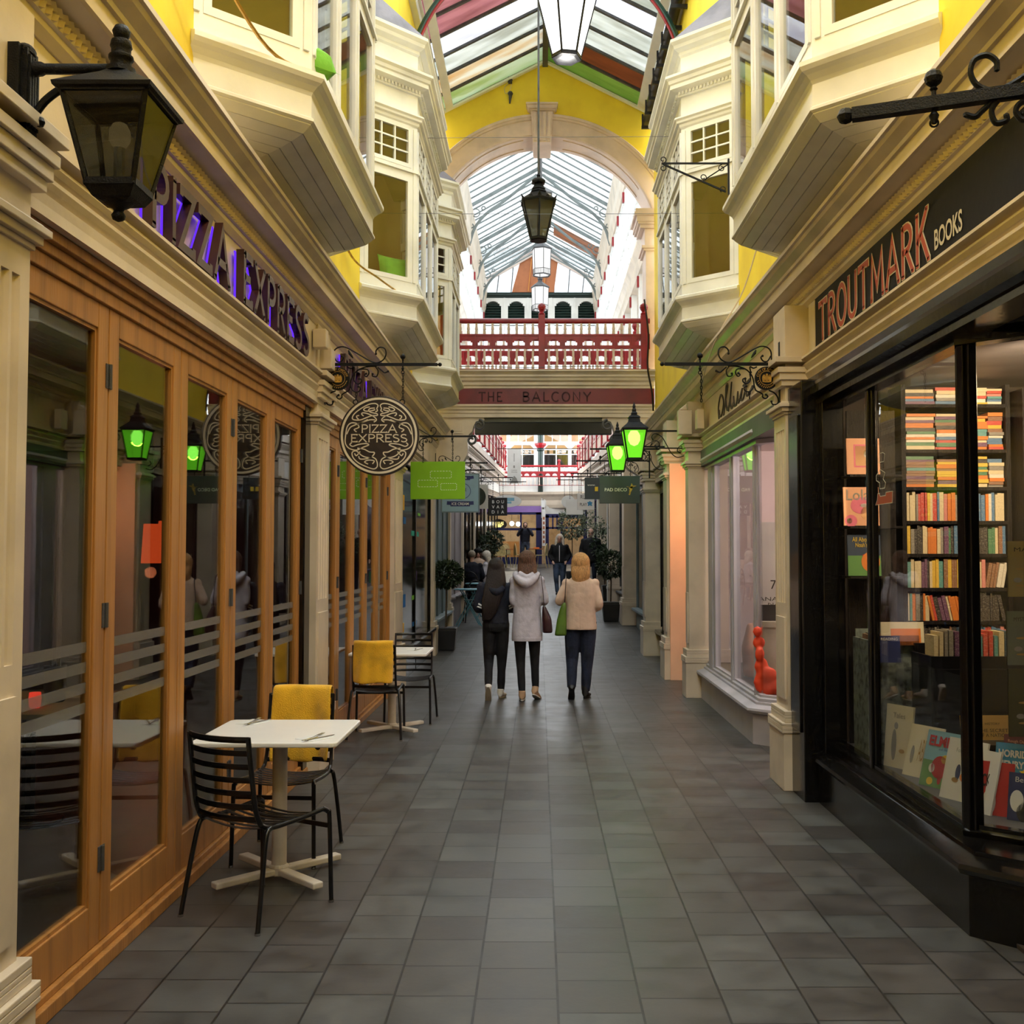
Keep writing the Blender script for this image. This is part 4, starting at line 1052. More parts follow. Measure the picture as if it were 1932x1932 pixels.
# restaurant room
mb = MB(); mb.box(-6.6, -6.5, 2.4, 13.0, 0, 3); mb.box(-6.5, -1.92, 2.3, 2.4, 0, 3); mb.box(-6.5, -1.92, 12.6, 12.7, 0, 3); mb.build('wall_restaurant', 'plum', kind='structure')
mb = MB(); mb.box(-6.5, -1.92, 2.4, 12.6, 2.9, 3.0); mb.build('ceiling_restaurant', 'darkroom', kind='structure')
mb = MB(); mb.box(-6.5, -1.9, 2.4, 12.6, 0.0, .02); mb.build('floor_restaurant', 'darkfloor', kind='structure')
M['redglow'] = emit('redglow', (1, .10, .02), .8); M['warmglow'] = emit('warmglow', (1, .5, .2), 3)
def shade_lamp(x, y, z, r, h, label, mt, pw, col):
    rt = top('pendant_lamp', label, 'lamp', (x, y, z)); mb = MB(); mb.lathe([(r*.8, h), (r, 0)], (0, 0, 0), 14); mb.build('lamp_shade', mt, rt, world=False, smooth=40)
    mb = MB(); mb.tube([(0, 0, h), (0, 0, 2.9-z)], .008, 5); mb.build('cord', 'iron', rt, world=False)
    lamp('lamp bulb', 'POINT', (x, y, z-.1), pw, col, .06)
shade_lamp(-4.15, 11.2, 1.55, .11, .42, 'red glowing pendant lamp deep inside the restaurant, left one', 'redglow', 9, (1, .25, .1))
shade_lamp(-3.05, 8.6, 1.62, .10, .30, 'dim red pendant lamp inside the restaurant, nearer the doors', 'redglow', 5, (1, .35, .15))
lamp('restaurant light', 'POINT', (-3.6, 6.0, 2.6), 8, (1, .6, .4), .1)
def glass_on(x, y, z, label, mt, h=.09, r=.035):
    mb = MB(); mb.lathe([(r*.7, 0), (r*.9, .01), (r, h*.6), (r*.9, h)], (x, y, z), 12); tag(mb.build('candle_glass', mt, smooth=40), label, 'glass', )
tb = top('restaurant_table', 'dark topped table just inside the nearest oak door', 'table', (-3.1, 6.4, 0))
mb = MB(); mb.box(-3.55, -2.65, 5.9, 6.9, .72, .75); mb.build('table_top', 'tan', tb, bev=.005); mb = MB(); mb.tube([(-3.1, 6.4, .02), (-3.1, 6.4, .72)], .04, 8); mb.build('pedestal', 'iron', tb)
mb = MB(); mb.lathe([(.2, .02), (.2, .04), (.04, .07)], (-3.1, 6.4, 0), 12); mb.build('base', 'iron', tb)
M['redglass'] = emit('redglass', (1, .06, .03), 1.2)
glass_on(-2.95, 6.15, .75, 'small red candle glass on the table inside the door', 'redglass')
glass_on(-2.75, 6.5, .75, 'clear tumbler on the table inside the door', 'dimglass', .11)
v = top('stick_vase', 'black pot with tall upright dark sticks on the restaurant table', 'vase', (-2.95, 6.4, .75))
mb = MB(); mb.lathe([(.05, 0), (.06, .01), (.065, .22), (.05, .22), (.045, .02)], (0, 0, 0), 14); mb.build('pot', 'iron', v, world=False, smooth=40)
for i in range(6):
    a = i*1.05; mb = MB(); mb.tube([(.025*cos(a), .025*sin(a), .03), (.03*cos(a), .03*sin(a), .9), (.045*cos(a), .05*sin(a), 1.3-.06*i)], .007, 5); mb.build('stick', 'hairdark', v, world=False)
# small things on the left frieze: junction boxes and conduit
for (y, z, w_, h, lb) in ((7.78, 3.20, .05, .14, 'small cream junction box above the pilaster, higher one'), (8.0, 3.08, .07, .16, 'larger cream junction box beside the sign bracket')):
    mb = MB(); mb.box(-1.70, -1.60, y, y+w_*2, z, z+h); tag(mb.build('junction_box', 'cream', bev=.006), lb, 'box')

# ------------------------------------------------------------------ raised lettering of the restaurant
M['violet'] = emit('violet', (.14, .03, 1), 1.1)
def letters_left(y0, y1, label, name='sign_lettering'):
    rt = top(name, label, 'sign', (-1.70, (y0+y1)/2, 3.06)); words = 'PIZZA EXPRESS'; h = .275
    base = word_width(words, h, 1, .0); gap = .05; tot = word_width(words, h, 1.0, gap/h); k = (y1-y0)/tot
    fr = frame((-1.705, y0, 3.05), (0, 1, 0), (1, 0, 0)); x = 0
    for ch in words:
        if ch == ' ': x += .45*h*k+gap*k; continue
        mb = MB(); w_ = glyph(mb, ch, fr, x, .0, h, k, .042, .028, .072, .16); lt = mb.build('letter', 'letterside', rt)
        mb = MB(); glyph(mb, ch, fr, x, .0, h, k, .020, .012, .020, .12); mb.build('letter_halo', 'violet', lt)
        x += w_+gap*k
    return rt
letters_left(4.36, 7.36, 'raised dark metal restaurant lettering with violet glow behind, on the nearest cream frieze')
letters_left(8.75, 11.75, 'raised dark metal restaurant lettering with violet glow behind, half hidden behind the round sign')
# ------------------------------------------------------------------ third shop on the left, dark window with coloured tapes
seg(-1, 12.95, 17.0, 'blackpaint', 2, .42)
col_tape = {'tape_blue': (.02, .16, .55), 'tape_teal': (.02, .35, .33), 'tape_lime': (.22, .6, .08), 'tape_yellow': (.75, .42, .01), 'tape_purple': (.12, .02, .30)}
for k, c in col_tape.items(): M[k] = flat(k, c, .6)
tapes = [('tape_lime', 802, 971, .30, .04), ('tape_blue', 776, 982, .25, .09), ('tape_teal', 795, 1007, .9, .07), ('tape_yellow', 763, 984, .12, .18), ('tape_yellow', 774, 948, .16, .2),
         ('tape_purple', 796, 1087, .30, .14), ('tape_lime', 793, 1127, .4, .06), ('tape_blue', 775, 1134, .35, .17), ('tape_yellow', 773, 1185, .3, .12), ('tape_blue', 795, 1176, .5, .06), ('tape_blue', 760, 1025, .1, .14)]
nm_ = {'tape_blue': 'blue', 'tape_teal': 'teal', 'tape_lime': 'lime green', 'tape_yellow': 'yellow', 'tape_purple': 'purple'}
pos_ = ['high on the right', 'high in the middle', 'right, above head height', 'high at the left edge', 'topmost one', 'half way up', 'below the purple one', 'lower one beside the mullion', 'lowest one near the sill', 'lowest one at the right', 'left edge, middle height']
for i, (mt, px, py, w_, h) in enumerate(tapes):
    y = -XL*F/(1017-px)*.985; y = min(max(y, 13.15), 16.8); z = at(px, py, y).z
    mb = MB(); mb.box(-1.785, -1.782, y-w_/2, y+w_/2, z-h/2, z+h/2); tag(mb.build('window_tape', mt), '%s tape patch on the dark shop window, %s' % (nm_[mt], pos_[i]), 'tape', 'coloured tapes on the dark window')
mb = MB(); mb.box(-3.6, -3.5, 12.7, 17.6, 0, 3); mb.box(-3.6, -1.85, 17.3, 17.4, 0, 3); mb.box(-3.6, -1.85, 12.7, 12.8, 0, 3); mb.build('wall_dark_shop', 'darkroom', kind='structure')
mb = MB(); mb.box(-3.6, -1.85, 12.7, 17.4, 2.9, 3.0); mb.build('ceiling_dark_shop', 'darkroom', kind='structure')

# ------------------------------------------------------------------ right: bookshop front
def front(path, side, zsill, zt, base_col, sill_col, frame_col, pane, mull, name, head=True, zb=0, gp=None):
    st = struct(name, (path[0][0], path[0][1], 0))
    mb = MB(); mb.sweep([(-.10, zb), (.0, zb), (.0, zsill-.03), (-.10, zsill-.03)], path, side); mb.build('stall_riser', base_col, st)
    mb = MB(); mb.sweep([(-.10, zsill-.03), (.02, zsill-.035), (.045, zsill-.025), (.055, zsill-.005), (.05, zsill+.015), (.03, zsill+.022), (-.03, zsill+.04), (-.03, zsill+.06), (-.22, zsill+.07), (-.22, zsill-.03)], path, side); mb.build('sill', sill_col, st, smooth=30)
    gp = gp or path
    mb = MB(); mb.sweep([(-.13, zsill+.06), (-.06, zsill+.06), (-.055, zsill+.09), (-.075, zsill+.10), (-.075, zsill+.12), (-.13, zsill+.12)], gp, side)
    if head: mb.sweep([(-.14, zt), (-.05, zt), (-.05, zt+.05), (-.02, zt+.06), (.0, zt+.10), (-.02, zt+.14), (-.02, zt+.20), (-.14, zt+.20)], gp, side)
    mb.build('frame', frame_col, st)
    mb = MB(); mb.sweep([(-.105, zsill+.1), (-.099, zsill+.1), (-.099, zt+.02), (-.105, zt+.02)], gp, side); mb.build('pane', pane, st)
    for (x, y, wx, wy, rz) in mull:
        mb = MB(); mb.cbox((x, y, (zsill+.05+zt+.02)/2), (wx, wy, zt-zsill-.03), Euler((0, 0, rz))); mb.cbox((x, y, (zsill+.05+zt+.02)/2), (wx+.03, wy*.5, zt-zsill-.03), Euler((0, 0, rz)))
        mb.build('mullion', frame_col, st, bev=.006)
    return st
M['shopglass'] = glassmat('shopglass', (.92, .93, .93), .045)
bpath = [(1.86, 7.32), (1.86, 4.58), (2.9, 3.54)]
bs = front(bpath, -1, .30, 2.62, 'blackpaint', 'blackpaint', 'blackpaint', 'shopglass', [(1.975, 6.18, .03, .09, 0), (1.99, 4.84, .05, .09, R(22))], 'window_bookshop', gp=[(1.88, 7.32), (1.88, 4.80), (2.85, 3.93)])
mb = MB(); mb.box(1.765, 2.02, 7.0, 7.375, 0, 2.82); mb.box(1.885, 2.03, 6.93, 7.0, .3, 2.7); mb.box(1.752, 1.8, 7.06, 7.30, .45, 2.60); mb.build('jamb', 'blackpaint', bs, bev=.006)
mb = MB(); mb.box(1.875, 2.05, -6, 7.3, 2.66, 2.845); mb.sweep([(0, 2.70), (.03, 2.72), (.035, 2.77), (.02, 2.80), (.02, 2.843), (-.05, 2.843), (-.05, 2.70)], [(1.86, 7.3), (1.86, -6)], -1); mb.build('head_moulding', 'blackpaint', bs)
mb = MB(); mb.box(1.905, 1.96, -6, 7.25, 3.035, 3.41); fa = mb.build('fascia', 'fascia', bs)
mb = MB(); mb.box(1.90, 1.97, 7.14, 7.30, 3.04, 3.40); mb.build('fascia_end', 'cream', bs)
M['redletter'] = flat('redletter', (.42, .07, .045), .5); M['whiteletter'] = flat('whiteletter', (.62, .56, .48), .5)
rt = top('shop_name_lettering', 'tall red lettering outlined in white on the black bookshop fascia', 'sign', (1.90, 6, 3.1))
fr = frame((1.903, 7.02, 0), (0, -1, 0), (-1, 0, 0)); h = .255; tot = word_width('TROUTMARK', h, 1, .05/h); k = 1.98/tot; x = 0
for ch in 'TROUTMARK':
    mb = MB(); w_ = glyph(mb, ch, fr, x, 3.09, h, k, .046, .0, .003, .17); lt = mb.build('letter_outline', 'whiteletter', rt)
    mb = MB(); glyph(mb, ch, fr, x, 3.09, h, k, .031, .003, .0045, .13); mb.build('letter_fill', 'redletter', lt); x += w_+.05*k
rt = top('shop_type_lettering', 'small plain white lettering at the near end of the black bookshop fascia', 'sign', (1.90, 4.8, 3.1))
fr = frame((1.903, 4.80, 0), (0, -1, 0), (-1, 0, 0)); mb = MB(); text(mb, 'BOOKS', fr, .33, .10, 0, 3.155, .002, .02); mb.build('lettering', 'whiteletter', rt)
# bookshop room
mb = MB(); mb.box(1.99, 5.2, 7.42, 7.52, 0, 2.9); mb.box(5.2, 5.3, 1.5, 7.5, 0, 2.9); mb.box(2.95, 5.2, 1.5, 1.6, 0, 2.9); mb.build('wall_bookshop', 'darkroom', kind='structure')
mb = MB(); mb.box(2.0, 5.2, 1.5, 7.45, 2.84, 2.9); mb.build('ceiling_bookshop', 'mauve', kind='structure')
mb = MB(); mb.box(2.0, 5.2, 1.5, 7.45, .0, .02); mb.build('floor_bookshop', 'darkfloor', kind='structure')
mb = MB(); mb.prism([(1.995, 6.95, .38), (1.995, 4.90, .38), (2.90, 4.05, .38), (3.2, 4.3, .38), (2.45, 4.9, .38), (2.45, 6.95, .38)], (0, 0, .03)); mb.build(trim(), 'greydark', kind='structure')
M['spotglow'] = emit('spotglow', (1, .85, .6), 30)
for i, (px, py, y, lb) in enumerate(((1670, 706, 6.2, 'left bright spotlight inside the bookshop window head'), (1693, 694, 6.0, 'right bright spotlight inside the bookshop window head'), (1625, 728, 6.5, 'dimmest spotlight behind the bookshop mullion'))):
    p = at(px, py, y); rt = top('spotlight', lb, 'lamp', p, group='bookshop spotlights')
    mb = MB(); mb.tube([(0, 0, .12), (0, .0, .03), (0, -.01, 0)], .028, 10); mb.build('housing', 'iron', rt, world=False); mb = MB(); mb.ball((0, -.012, -.012), .022, 8); mb.build('bulb', 'spotglow', rt, world=False)
    if i < 2: lamp('spot', 'SPOT', (2.75+.25*i, p.y-.6, 2.75), 78, (1, .76, .46), .05, Euler((R(60), 0, R(-4))), spot_size=R(110), spot_blend=.6)
lamp('bookshop light', 'POINT', (3.4, 5.2, 2.6), 40, (1, .74, .45), .15)
# bookcase
BY = 7.18
def bz(py): return CAMZ-(py-1045)/F*(BY-.1)
sh = [bz(p) for p in (762, 848, 919, 983, 1045, 1109, 1171, 1235, 1298)]
sx0, sxm, sxe = 2.43, 2.83, 3.14
sx0 = at(1708, 900, BY-.1).x; sxm = at(1830, 900, BY-.1).x; sxe = at(1897, 900, BY-.1).x
bc = top('bookcase', 'tall dark bookcase packed with paperbacks along the back of the bookshop', 'bookcase', ((sx0+sxe)/2, BY, 0))
mb = MB()
for x in (sx0-.03, sxm-.012, sxe): mb.box(x, x+.03, BY-.12, BY+.14, .02, 2.8)
mb.build('upright', 'hairdark', bc); mb = MB(); mb.box(sx0, sxe, BY+.13, BY+.15, .02, 2.8); mb.build('back_board', 'hairdark', bc)
for z in sh:
    mb = MB(); mb.box(sx0, sxe, BY-.12, BY+.13, z-.022, z); mb.build('shelf', 'hairdark', bc)
bcol = {'orange': (.80, .24, .04), 'red': (.62, .05, .03), 'cream': (.80, .66, .42), 'yellow': (.85, .55, .07), 'black': (.03, .02, .02), 'blue': (.08, .20, .38), 'green': (.06, .22, .10), 'white': (.85, .78, .66), 'pink': (.75, .28, .24), 'grey': (.28, .25, .22), 'purple': (.16, .05, .14), 'brown': (.30, .13, .06), 'teal': (.10, .33, .33)}
def bookmat(name, col):
    m, t, o = nt('book_'+name); L = t.links.new
    b = nd(t, 'ShaderNodeBsdfPrincipled'); b.inputs['Roughness'].default_value = .5
    tc = nd(t, 'ShaderNodeTexCoord'); oi = nd(t, 'ShaderNodeObjectInfo'); mp = nd(t, 'ShaderNodeMapping'); mp.inputs['Scale'].default_value = (3, 3, 42)
    cx = nd(t, 'ShaderNodeCombineXYZ'); L(oi.outputs['Random'], cx.inputs[0]); L(oi.outputs['Random'], cx.inputs[2]); L(tc.outputs['Object'], mp.inputs[0]); L(cx.outputs[0], mp.inputs['Location'])
    n = nd(t, 'ShaderNodeTexNoise'); n.inputs['Scale'].default_value = 1.6; n.inputs['Detail'].default_value = 1; L(mp.outputs[0], n.inputs['Vector'])
    r = nd(t, 'ShaderNodeValToRGB'); r.color_ramp.interpolation = 'CONSTANT'; r.color_ramp.elements[0].color = c4(col); r.color_ramp.elements[1].position = .58
    lum = sum(col)/3; alt = (.85, .8, .65) if lum < .35 else (.12, .04, .03); r.color_ramp.elements[1].color = c4(tuple(.25*a+.75*c for a, c in zip(alt, col)))
    L(n.outputs[0], r.inputs[0]); L(r.outputs[0], b.inputs['Base Color']); L(b.outputs[0], o.inputs[0]); return m
bmesh_ = {}
for k, c in bcol.items():
    M['bk_'+k] = bookmat(k, c)
    me = bpy.data.meshes.new('book'); q = MB(); q.box(-.5, .5, -.5, .5, 0, 1)
    me.from_pydata(q.v, [], q.f); me.materials.append(M['bk_'+k]); bmesh_[k] = me
ords = ['first', 'second', 'third', 'fourth', 'fifth', 'sixth', 'seventh', 'eighth', 'ninth', 'tenth', 'eleventh', 'twelfth', 'thirteenth', 'fourteenth', 'fifteenth', 'sixteenth', 'seventeenth', 'eighteenth', 'nineteenth', 'twentieth', 'twenty-first', 'twenty-second', 'twenty-third', 'twenty-fourth', 'twenty-fifth']+['twenty-'+q for q in ('sixth', 'seventh', 'eighth', 'ninth')]+['thirtieth']+['thirty-'+q for q in ('first', 'second', 'third', 'fourth', 'fifth', 'sixth', 'seventh', 'eighth', 'ninth')]
def book(col, x, y, z, tx, ty, tz, tilt, label, group):
    o = bpy.data.objects.new('book', bmesh_[col]); COL.objects.link(o); o.location = (x, y, z); o.scale = (tx, ty, tz); o.rotation_euler = (0, tilt, 0)
    o['label'] = label; o['category'] = 'book'; o['group'] = group; return o
warm = ['orange', 'red', 'cream', 'yellow', 'orange', 'cream', 'white', 'pink', 'brown', 'black', 'grey', 'green', 'blue', 'teal', 'purple']
rowname = ['topmost', 'second from top', 'third from top', 'fourth from top', 'fifth from top', 'sixth from top', 'seventh from top', 'eighth from top', 'lowest']
rng = random.Random(11)
for r_ in range(9):
    z = sh[r_]+.001; zt = (sh[r_-1]-.024) if r_ else 2.80
    for side_, (xa, xb) in enumerate(((sx0+.004, sxm-.016), (sxm+.022, sxe-.004))):
        bay_n = ('left', 'right')[side_]
        if r_ < 3:     # piles lying flat
            np_ = 2; pw = (xb-xa)/np_
            for p in range(np_):
                zz = z; i = 0; pn = ('left', 'right')[p]
                top_z = z+(zt-z)*rng.uniform(.82, .95)
                while True:
                    t = rng.uniform(.015, .030)
                    if zz+t > top_z: break
                    c = rng.choice(warm)
                    book(c, xa+pw*(p+.5)+rng.uniform(-.006, .006), BY-.03+rng.uniform(0, .02), zz, pw*rng.uniform(.90, .97), .13, t-.001, 0,
                         '%s book lying flat, %s up, %s pile, %s bay, %s shelf' % (c, ords[i], pn, bay_n, rowname[r_]), 'books lying flat on the upper shelves')
                    zz += t; i += 1
        else:
            x = xa; i = 0; run = None
            while True:
                t = rng.uniform(.014, .030) if r_ != 7 else rng.uniform(.011, .016)
                if x+t > xb: break
                if run is None or rng.random() < .6: run = rng.choice(warm) if r_ != 7 or side_ else rng.choice(['black', 'black', 'brown', 'grey'])
                if r_ == 6 and rng.random() < .25: run = 'black'
                h = (zt-z)*rng.uniform(.84, .97)
                tl = 0
                if r_ == 6 and i > 6: tl = R(-12); h *= .93
                if r_ == 5 and side_ == 1 and i > 2: tl = R(10); h *= .93
                off = -sin(tl)*h/2 if False else 0
                book(run, x+t/2+(h*sin(-tl) if tl < 0 else 0)*.5, BY-.04+rng.uniform(0, .015), z+abs(sin(tl))*t/2, t-.0012, .13, h, tl,
                     '%s book standing %s from left, %s bay, %s shelf' % (run, ords[i], bay_n, rowname[r_]), 'books standing on the bookcase shelves')
                x += t*(1.02 if not tl else 1.12); i += 1
                if tl and x+h*.22 > xb: break

# browsing bins and display books
def ltext(mb, s, fr, w_, h, cx, cz, fo=.0, m=0): text(mb, s, fr, w_, h, cx, cz, .004, fo, m)
def cover_book(c, wdt, hgt, yaw, lean, th, col, label, txt=(), art=(), group=None, name='picture_book'):
    """standing book; yaw = direction cover faces (deg, 0 = -y towards camera), lean back deg"""
    rt = top(name, label, 'book', c, group=group)
    rt.rotation_euler = Euler((R(-lean), 0, R(yaw)), 'XYZ')
    mb = MB(); mb.box(-wdt/2, wdt/2, 0, .003, 0, hgt); mb.box(-wdt/2, wdt/2, th-.003, th, 0, hgt); mb.box(-wdt/2, -wdt/2+.003, 0, th, 0, hgt); mb.build('cover', col, rt, world=False)
    mb = MB(); mb.box(-wdt/2+.004, wdt/2-.003, .003, th-.003, .003, hgt-.003); mb.build('pages', 'paperwhite', rt, world=False)
    fr = frame((0, 0, 0), (1, 0, 0), (0, -1, 0))
    for (s, w_, h, cx, cz, mt, fo) in txt:
        mb = MB(); ltext(mb, s, fr, w_, h, cx, cz, fo); mb.build('lettering', mt, rt, world=False)
    for (kind, cx, cz, a, b, mt) in art:
        mb = MB()
        if kind == 'o': mb.prism([(cx+a*cos(t*pi/9), -.001, cz+b*sin(t*pi/9)) for t in range(18)], (0, -.0015, 0))
        elif kind == '*': mb.prism([(cx+(a if t % 2 == 0 else a*.45)*sin(t*pi/5), -.004, cz+(b if t % 2 == 0 else b*.45)*cos(t*pi/5)) for t in range(10)], (0, -.0015, 0))
        else: mb.box(cx-a, cx+a, -.0012, -.0002, cz-b, cz+b)
        mb.build('printed_shape', mt, rt, world=False)
    return rt
for k, c in dict(c_pink=(.85, .42, .25), c_cream=(.78, .70, .52), c_lightblue=(.25, .48, .62), c_white=(.8, .77, .74), c_navy=(.03, .04, .14), c_blue=(.06, .28, .52), c_red=(.5, .03, .03), c_orange=(.85, .25, .05), c_brown=(.45, .27, .08), c_green=(.15, .33, .10), c_grey=(.30, .29, .27), c_black=(.02, .02, .02), c_yellow=(.9, .6, .05), c_rose=(.8, .18, .28), c_skin=(.85, .45, .22), c_sky=(.05, .07, .12), c_maroon=(.15, .03, .04), c_sand=(.36, .27, .10), c_olive=(.045, .05, .02), c_chart=(.16, .19, .15)).items(): M[k] = flat(k, c, .5)
rk = top('display_rack', 'narrow dark rack with picture books facing out at the far end of the bookshop window', 'rack', (2.13, 7.0, 0))
mb = MB(); mb.box(2.04, 2.36, 6.90, 6.92, .41, 2.6); mb.build('back_board', 'hairdark', rk)
for py in (897, 993, 1087):
    z = at(1610, py, 6.8).z; mb = MB(); mb.box(2.0, 2.34, 6.70, 6.90, z-.015, z-.001); mb.build('ledge', 'hairdark', rk)
z = at(1610, 896, 6.8).z; cover_book((2.10, 6.74, z), .215, .235, 0, 4, .012, 'c_pink', 'peach picture book with a pink framed face, topmost on the display rack', [], [('b', .01, .12, .07, .075, 'c_rose'), ('b', .01, .12, .06, .065, 'c_skin'), ('o', .04, .13, .035, .03, 'c_white'), ('o', .015, .14, .012, .016, 'c_brown'), ('o', .045, .11, .006, .006, 'c_black')])
z = at(1610, 992, 6.8).z; cover_book((2.085, 6.74, z), .23, .25, 0, 4, .012, 'c_pink', 'pink picture book with a pink-haired figure, middle of the display rack', [('Lola', .15, .07, -.02, .20, 'c_grey', .0)], [('b', 0, .12, .114, .12, 'c_pink'), ('o', .0, .13, .07, .055, 'c_rose'), ('o', .045, .08, .05, .05, 'c_skin'), ('o', -.07, .03, .04, .04, 'c_rose'), ('o', -.08, .03, .018, .018, 'c_green'), ('o', .02, .13, .03, .012, 'c_white')])
z = at(1610, 1086, 6.8).z; cover_book((2.10, 6.74, z), .215, .265, 0, 4, .012, 'c_sky', 'dark picture book with a striped boat on green, lowest on the display rack', [('All Aboard', .13, .03, -.01, .235, 'c_yellow', 0), ("Noah's Ark", .13, .03, .01, .20, 'c_yellow', 0)], [('b', 0, .065, .106, .065, 'c_green'), ('o', .04, .09, .06, .065, 'c_orange'), ('b', .04, .10, .058, .01, 'c_yellow'), ('b', .04, .065, .05, .01, 'c_yellow'), ('b', .04, .13, .05, .008, 'c_red')])
# pictures in the browsing bins
def bin_(x0, x1, y0, y1, z0, z1, mt, label):
    rt = top('browsing_bin', label, 'bin', ((x0+x1)/2, (y0+y1)/2, z0)); mb = MB(); mb.box(x0, x1, y0, y1, z0, z1-.12); mb.build('body', mt, rt, bev=.005)
    mb = MB(); mb.box(x0, x1, y0, y0+.015, z1-.12, z1-.05); mb.box(x0, x0+.015, y0+.015, y1, z1-.12, z1-.05); mb.box(x1-.015, x1, y0+.015, y1, z1-.12, z1-.05); mb.box(x0+.015, x1-.015, y1-.015, y1, z1-.12, z1); mb.build('tray', mt, rt); return rt
P('mottle', (.16, .19, .18), .7, .9, 22, .2, dirt=(.03, .035, .035))
bin_(2.02, 2.40, 6.35, 6.75, .41, 1.17, 'mottle', 'browsing bin draped in mottled grey-green cloth behind the left bookshop pane')
bin_(2.22, 3.10, 5.94, 6.26, .41, 1.12, 'blackmetal', 'long black browsing bin of books in the middle of the bookshop window')
cover_book((2.19, 6.31, 1.10), .26, .14, 0, 6, .006, 'c_cream', 'cream mounted print standing up in the mottled bin', [], [('b', .02, .05, .09, .05, 'c_orange'), ('b', .02, .03, .08, .03, 'c_black')], name='mounted_print')
cover_book((2.10, 6.275, 1.0), .13, .16, 0, 6, .006, 'c_navy', 'dark blue magazine with white title standing behind the long bin', [('READING', .10, .016, 0, .14, 'c_white', 0)], [], name='magazine')
x = 2.24; i = 0
while x < 3.05:
    t = rng.uniform(.018, .034); c = rng.choice(['grey', 'blue', 'brown', 'grey', 'purple', 'cream', 'teal', 'red']); h = rng.uniform(.17, .22)
    book(c, x+t/2, 6.02, 1.005, t-.002, .14, h, 0, '%s book, %s from left in the long black browsing bin' % (c, ords[min(i, 24)] if i < 25 else 'last'), 'books in the long browsing bin'); x += t*1.25; i += 1
    if i > 24: break
x = 2.06; i = 0
while x < 2.36:
    t = rng.uniform(.012, .02); c = rng.choice(['grey', 'black', 'cream', 'brown']); book(c, x+t/2, 6.58, 1.06, t-.001, .2, rng.uniform(.06, .10), 0, '%s sleeve %s from the left in the mottled bin' % (c, ords[i]), 'record sleeves in the mottled bin'); x += t*1.2; i += 1
# display books on the window floor, facing the street
ZP_ = .411
def wb(y, w_, h, col, label, txt=(), art=(), x=2.10, yaw=-62, lean=17): return cover_book((x, y, ZP_), w_, h, yaw, lean, .012, col, label, txt, art)
wb(6.10, .20, .36, 'c_cream', 'tall pale book with a grey figure, farthest of the window floor books', [('Tales', .09, .03, .0, .30, 'c_grey', 0)], [('o', -.03, .13, .018, .09, 'c_grey'), ('o', .03, .10, .02, .012, 'c_brown'), ('o', -.02, .24, .014, .02, 'c_grey')], 2.07, -62, 6)
wb(5.84, .23, .29, 'c_cream', 'pale cover with a thin brown line drawing, leaning second from far end', [('ABD', .06, .12, .0, .15, 'c_brown', 0)], [('o', -.07, .12, .012, .05, 'c_grey')])
wb(5.58, .235, .30, 'c_lightblue', 'light blue picture book with red title and patchwork shapes', [('ELMER', .19, .055, 0, .245, 'c_red', .04), ('and the others', .11, .014, .03, .205, 'c_navy', 0)], [('b', 0, .07, .115, .07, 'c_green'), ('o', .0, .11, .055, .06, 'c_red'), ('o', .03, .155, .03, .025, 'c_yellow'), ('o', -.05, .10, .02, .025, 'c_white'), ('o', .05, .08, .02, .02, 'c_white'), ('o', -.05, .03, .02, .02, 'c_yellow'), ('o', .01, .05, .012, .03, 'c_red')])
wb(5.06, .15, .30, 'c_white', 'white cover half hidden by the corner mullion')
wb(5.29, .235, .31, 'c_white', 'white picture book with an orange animal drawing', [('Fox & Friend', .12, .02, .0, .25, 'c_grey', 0)], [('o', .03, .12, .045, .03, 'c_orange'), ('o', .05, .16, .012, .04, 'c_orange'), ('o', -.03, .14, .015, .04, 'c_navy'), ('o', -.04, .10, .02, .012, 'c_brown')])
cover_book((2.42, 5.6, .66), .32, .13, 0, 12, .03, 'c_brown', 'wide tan old volume lying behind the picture books', [('THE SECRET', .16, .018, 0, .05, 'c_black', 0), ('OF A NATION', .16, .018, 0, .025, 'c_black', 0), ('HISTORY', .08, .012, 0, .085, 'c_black', 0)], name='old_volume')
mb = MB(); mb.box(2.26, 2.60, 5.45, 5.75, .411, .66); tag(mb.build('display_block', 'blackmetal', bev=.004), 'black block raising the tan old volume in the bookshop window', 'block')
# books in the splayed pane
mb = MB(); mb.prism([(2.20, 5.17, .411), (2.62, 4.83, .411), (2.74, 4.97, .411), (2.32, 5.31, .411)], (0, 0, .148)); tag(mb.build('display_block', 'blackmetal', bev=.004), 'long black block behind the books in the splayed corner window', 'block')
cover_book((2.16, 5.00, ZP_), .15, .25, -38, 16, .014, 'c_red', 'dark red paperback at the corner of the splayed window', [('DICK', .06, .06, -.06, .16, 'c_black', .02)], [('o', -.03, .06, .03, .06, 'c_white')])
cover_book((2.27, 4.86, ZP_), .22, .22, -38, 16, .014, 'c_navy', 'navy picture book with white title and two pale figures', [('Beauty', .10, .032, -.03, .185, 'c_white', 0), ('& the Beast', .13, .030, .03, .145, 'c_white', 0)], [('o', -.07, .09, .03, .05, 'c_white'), ('o', .0, .10, .03, .04, 'c_skin'), ('b', .05, .03, .07, .03, 'c_green'), ('o', -.02, .04, .05, .05, 'c_black')])
cover_book((2.29, 5.09, .562), .17, .17, -38, 12, .03, 'c_blue', 'bright blue paperback with white title and yellow star', [('HORRID', .13, .036, -.005, .12, 'c_white', .04), ("HENRY'S", .14, .036, 0, .07, 'c_white', .04)], [('*', .05, .035, .025, .025, 'c_yellow')])
cover_book((2.36, 5.14, .70), .17, .06, -38, 4, .03, 'c_maroon', 'maroon book edge showing above the blue paperback', [('Rough Diamonds', .13, .018, 0, .03, 'c_pink', 0)], [])
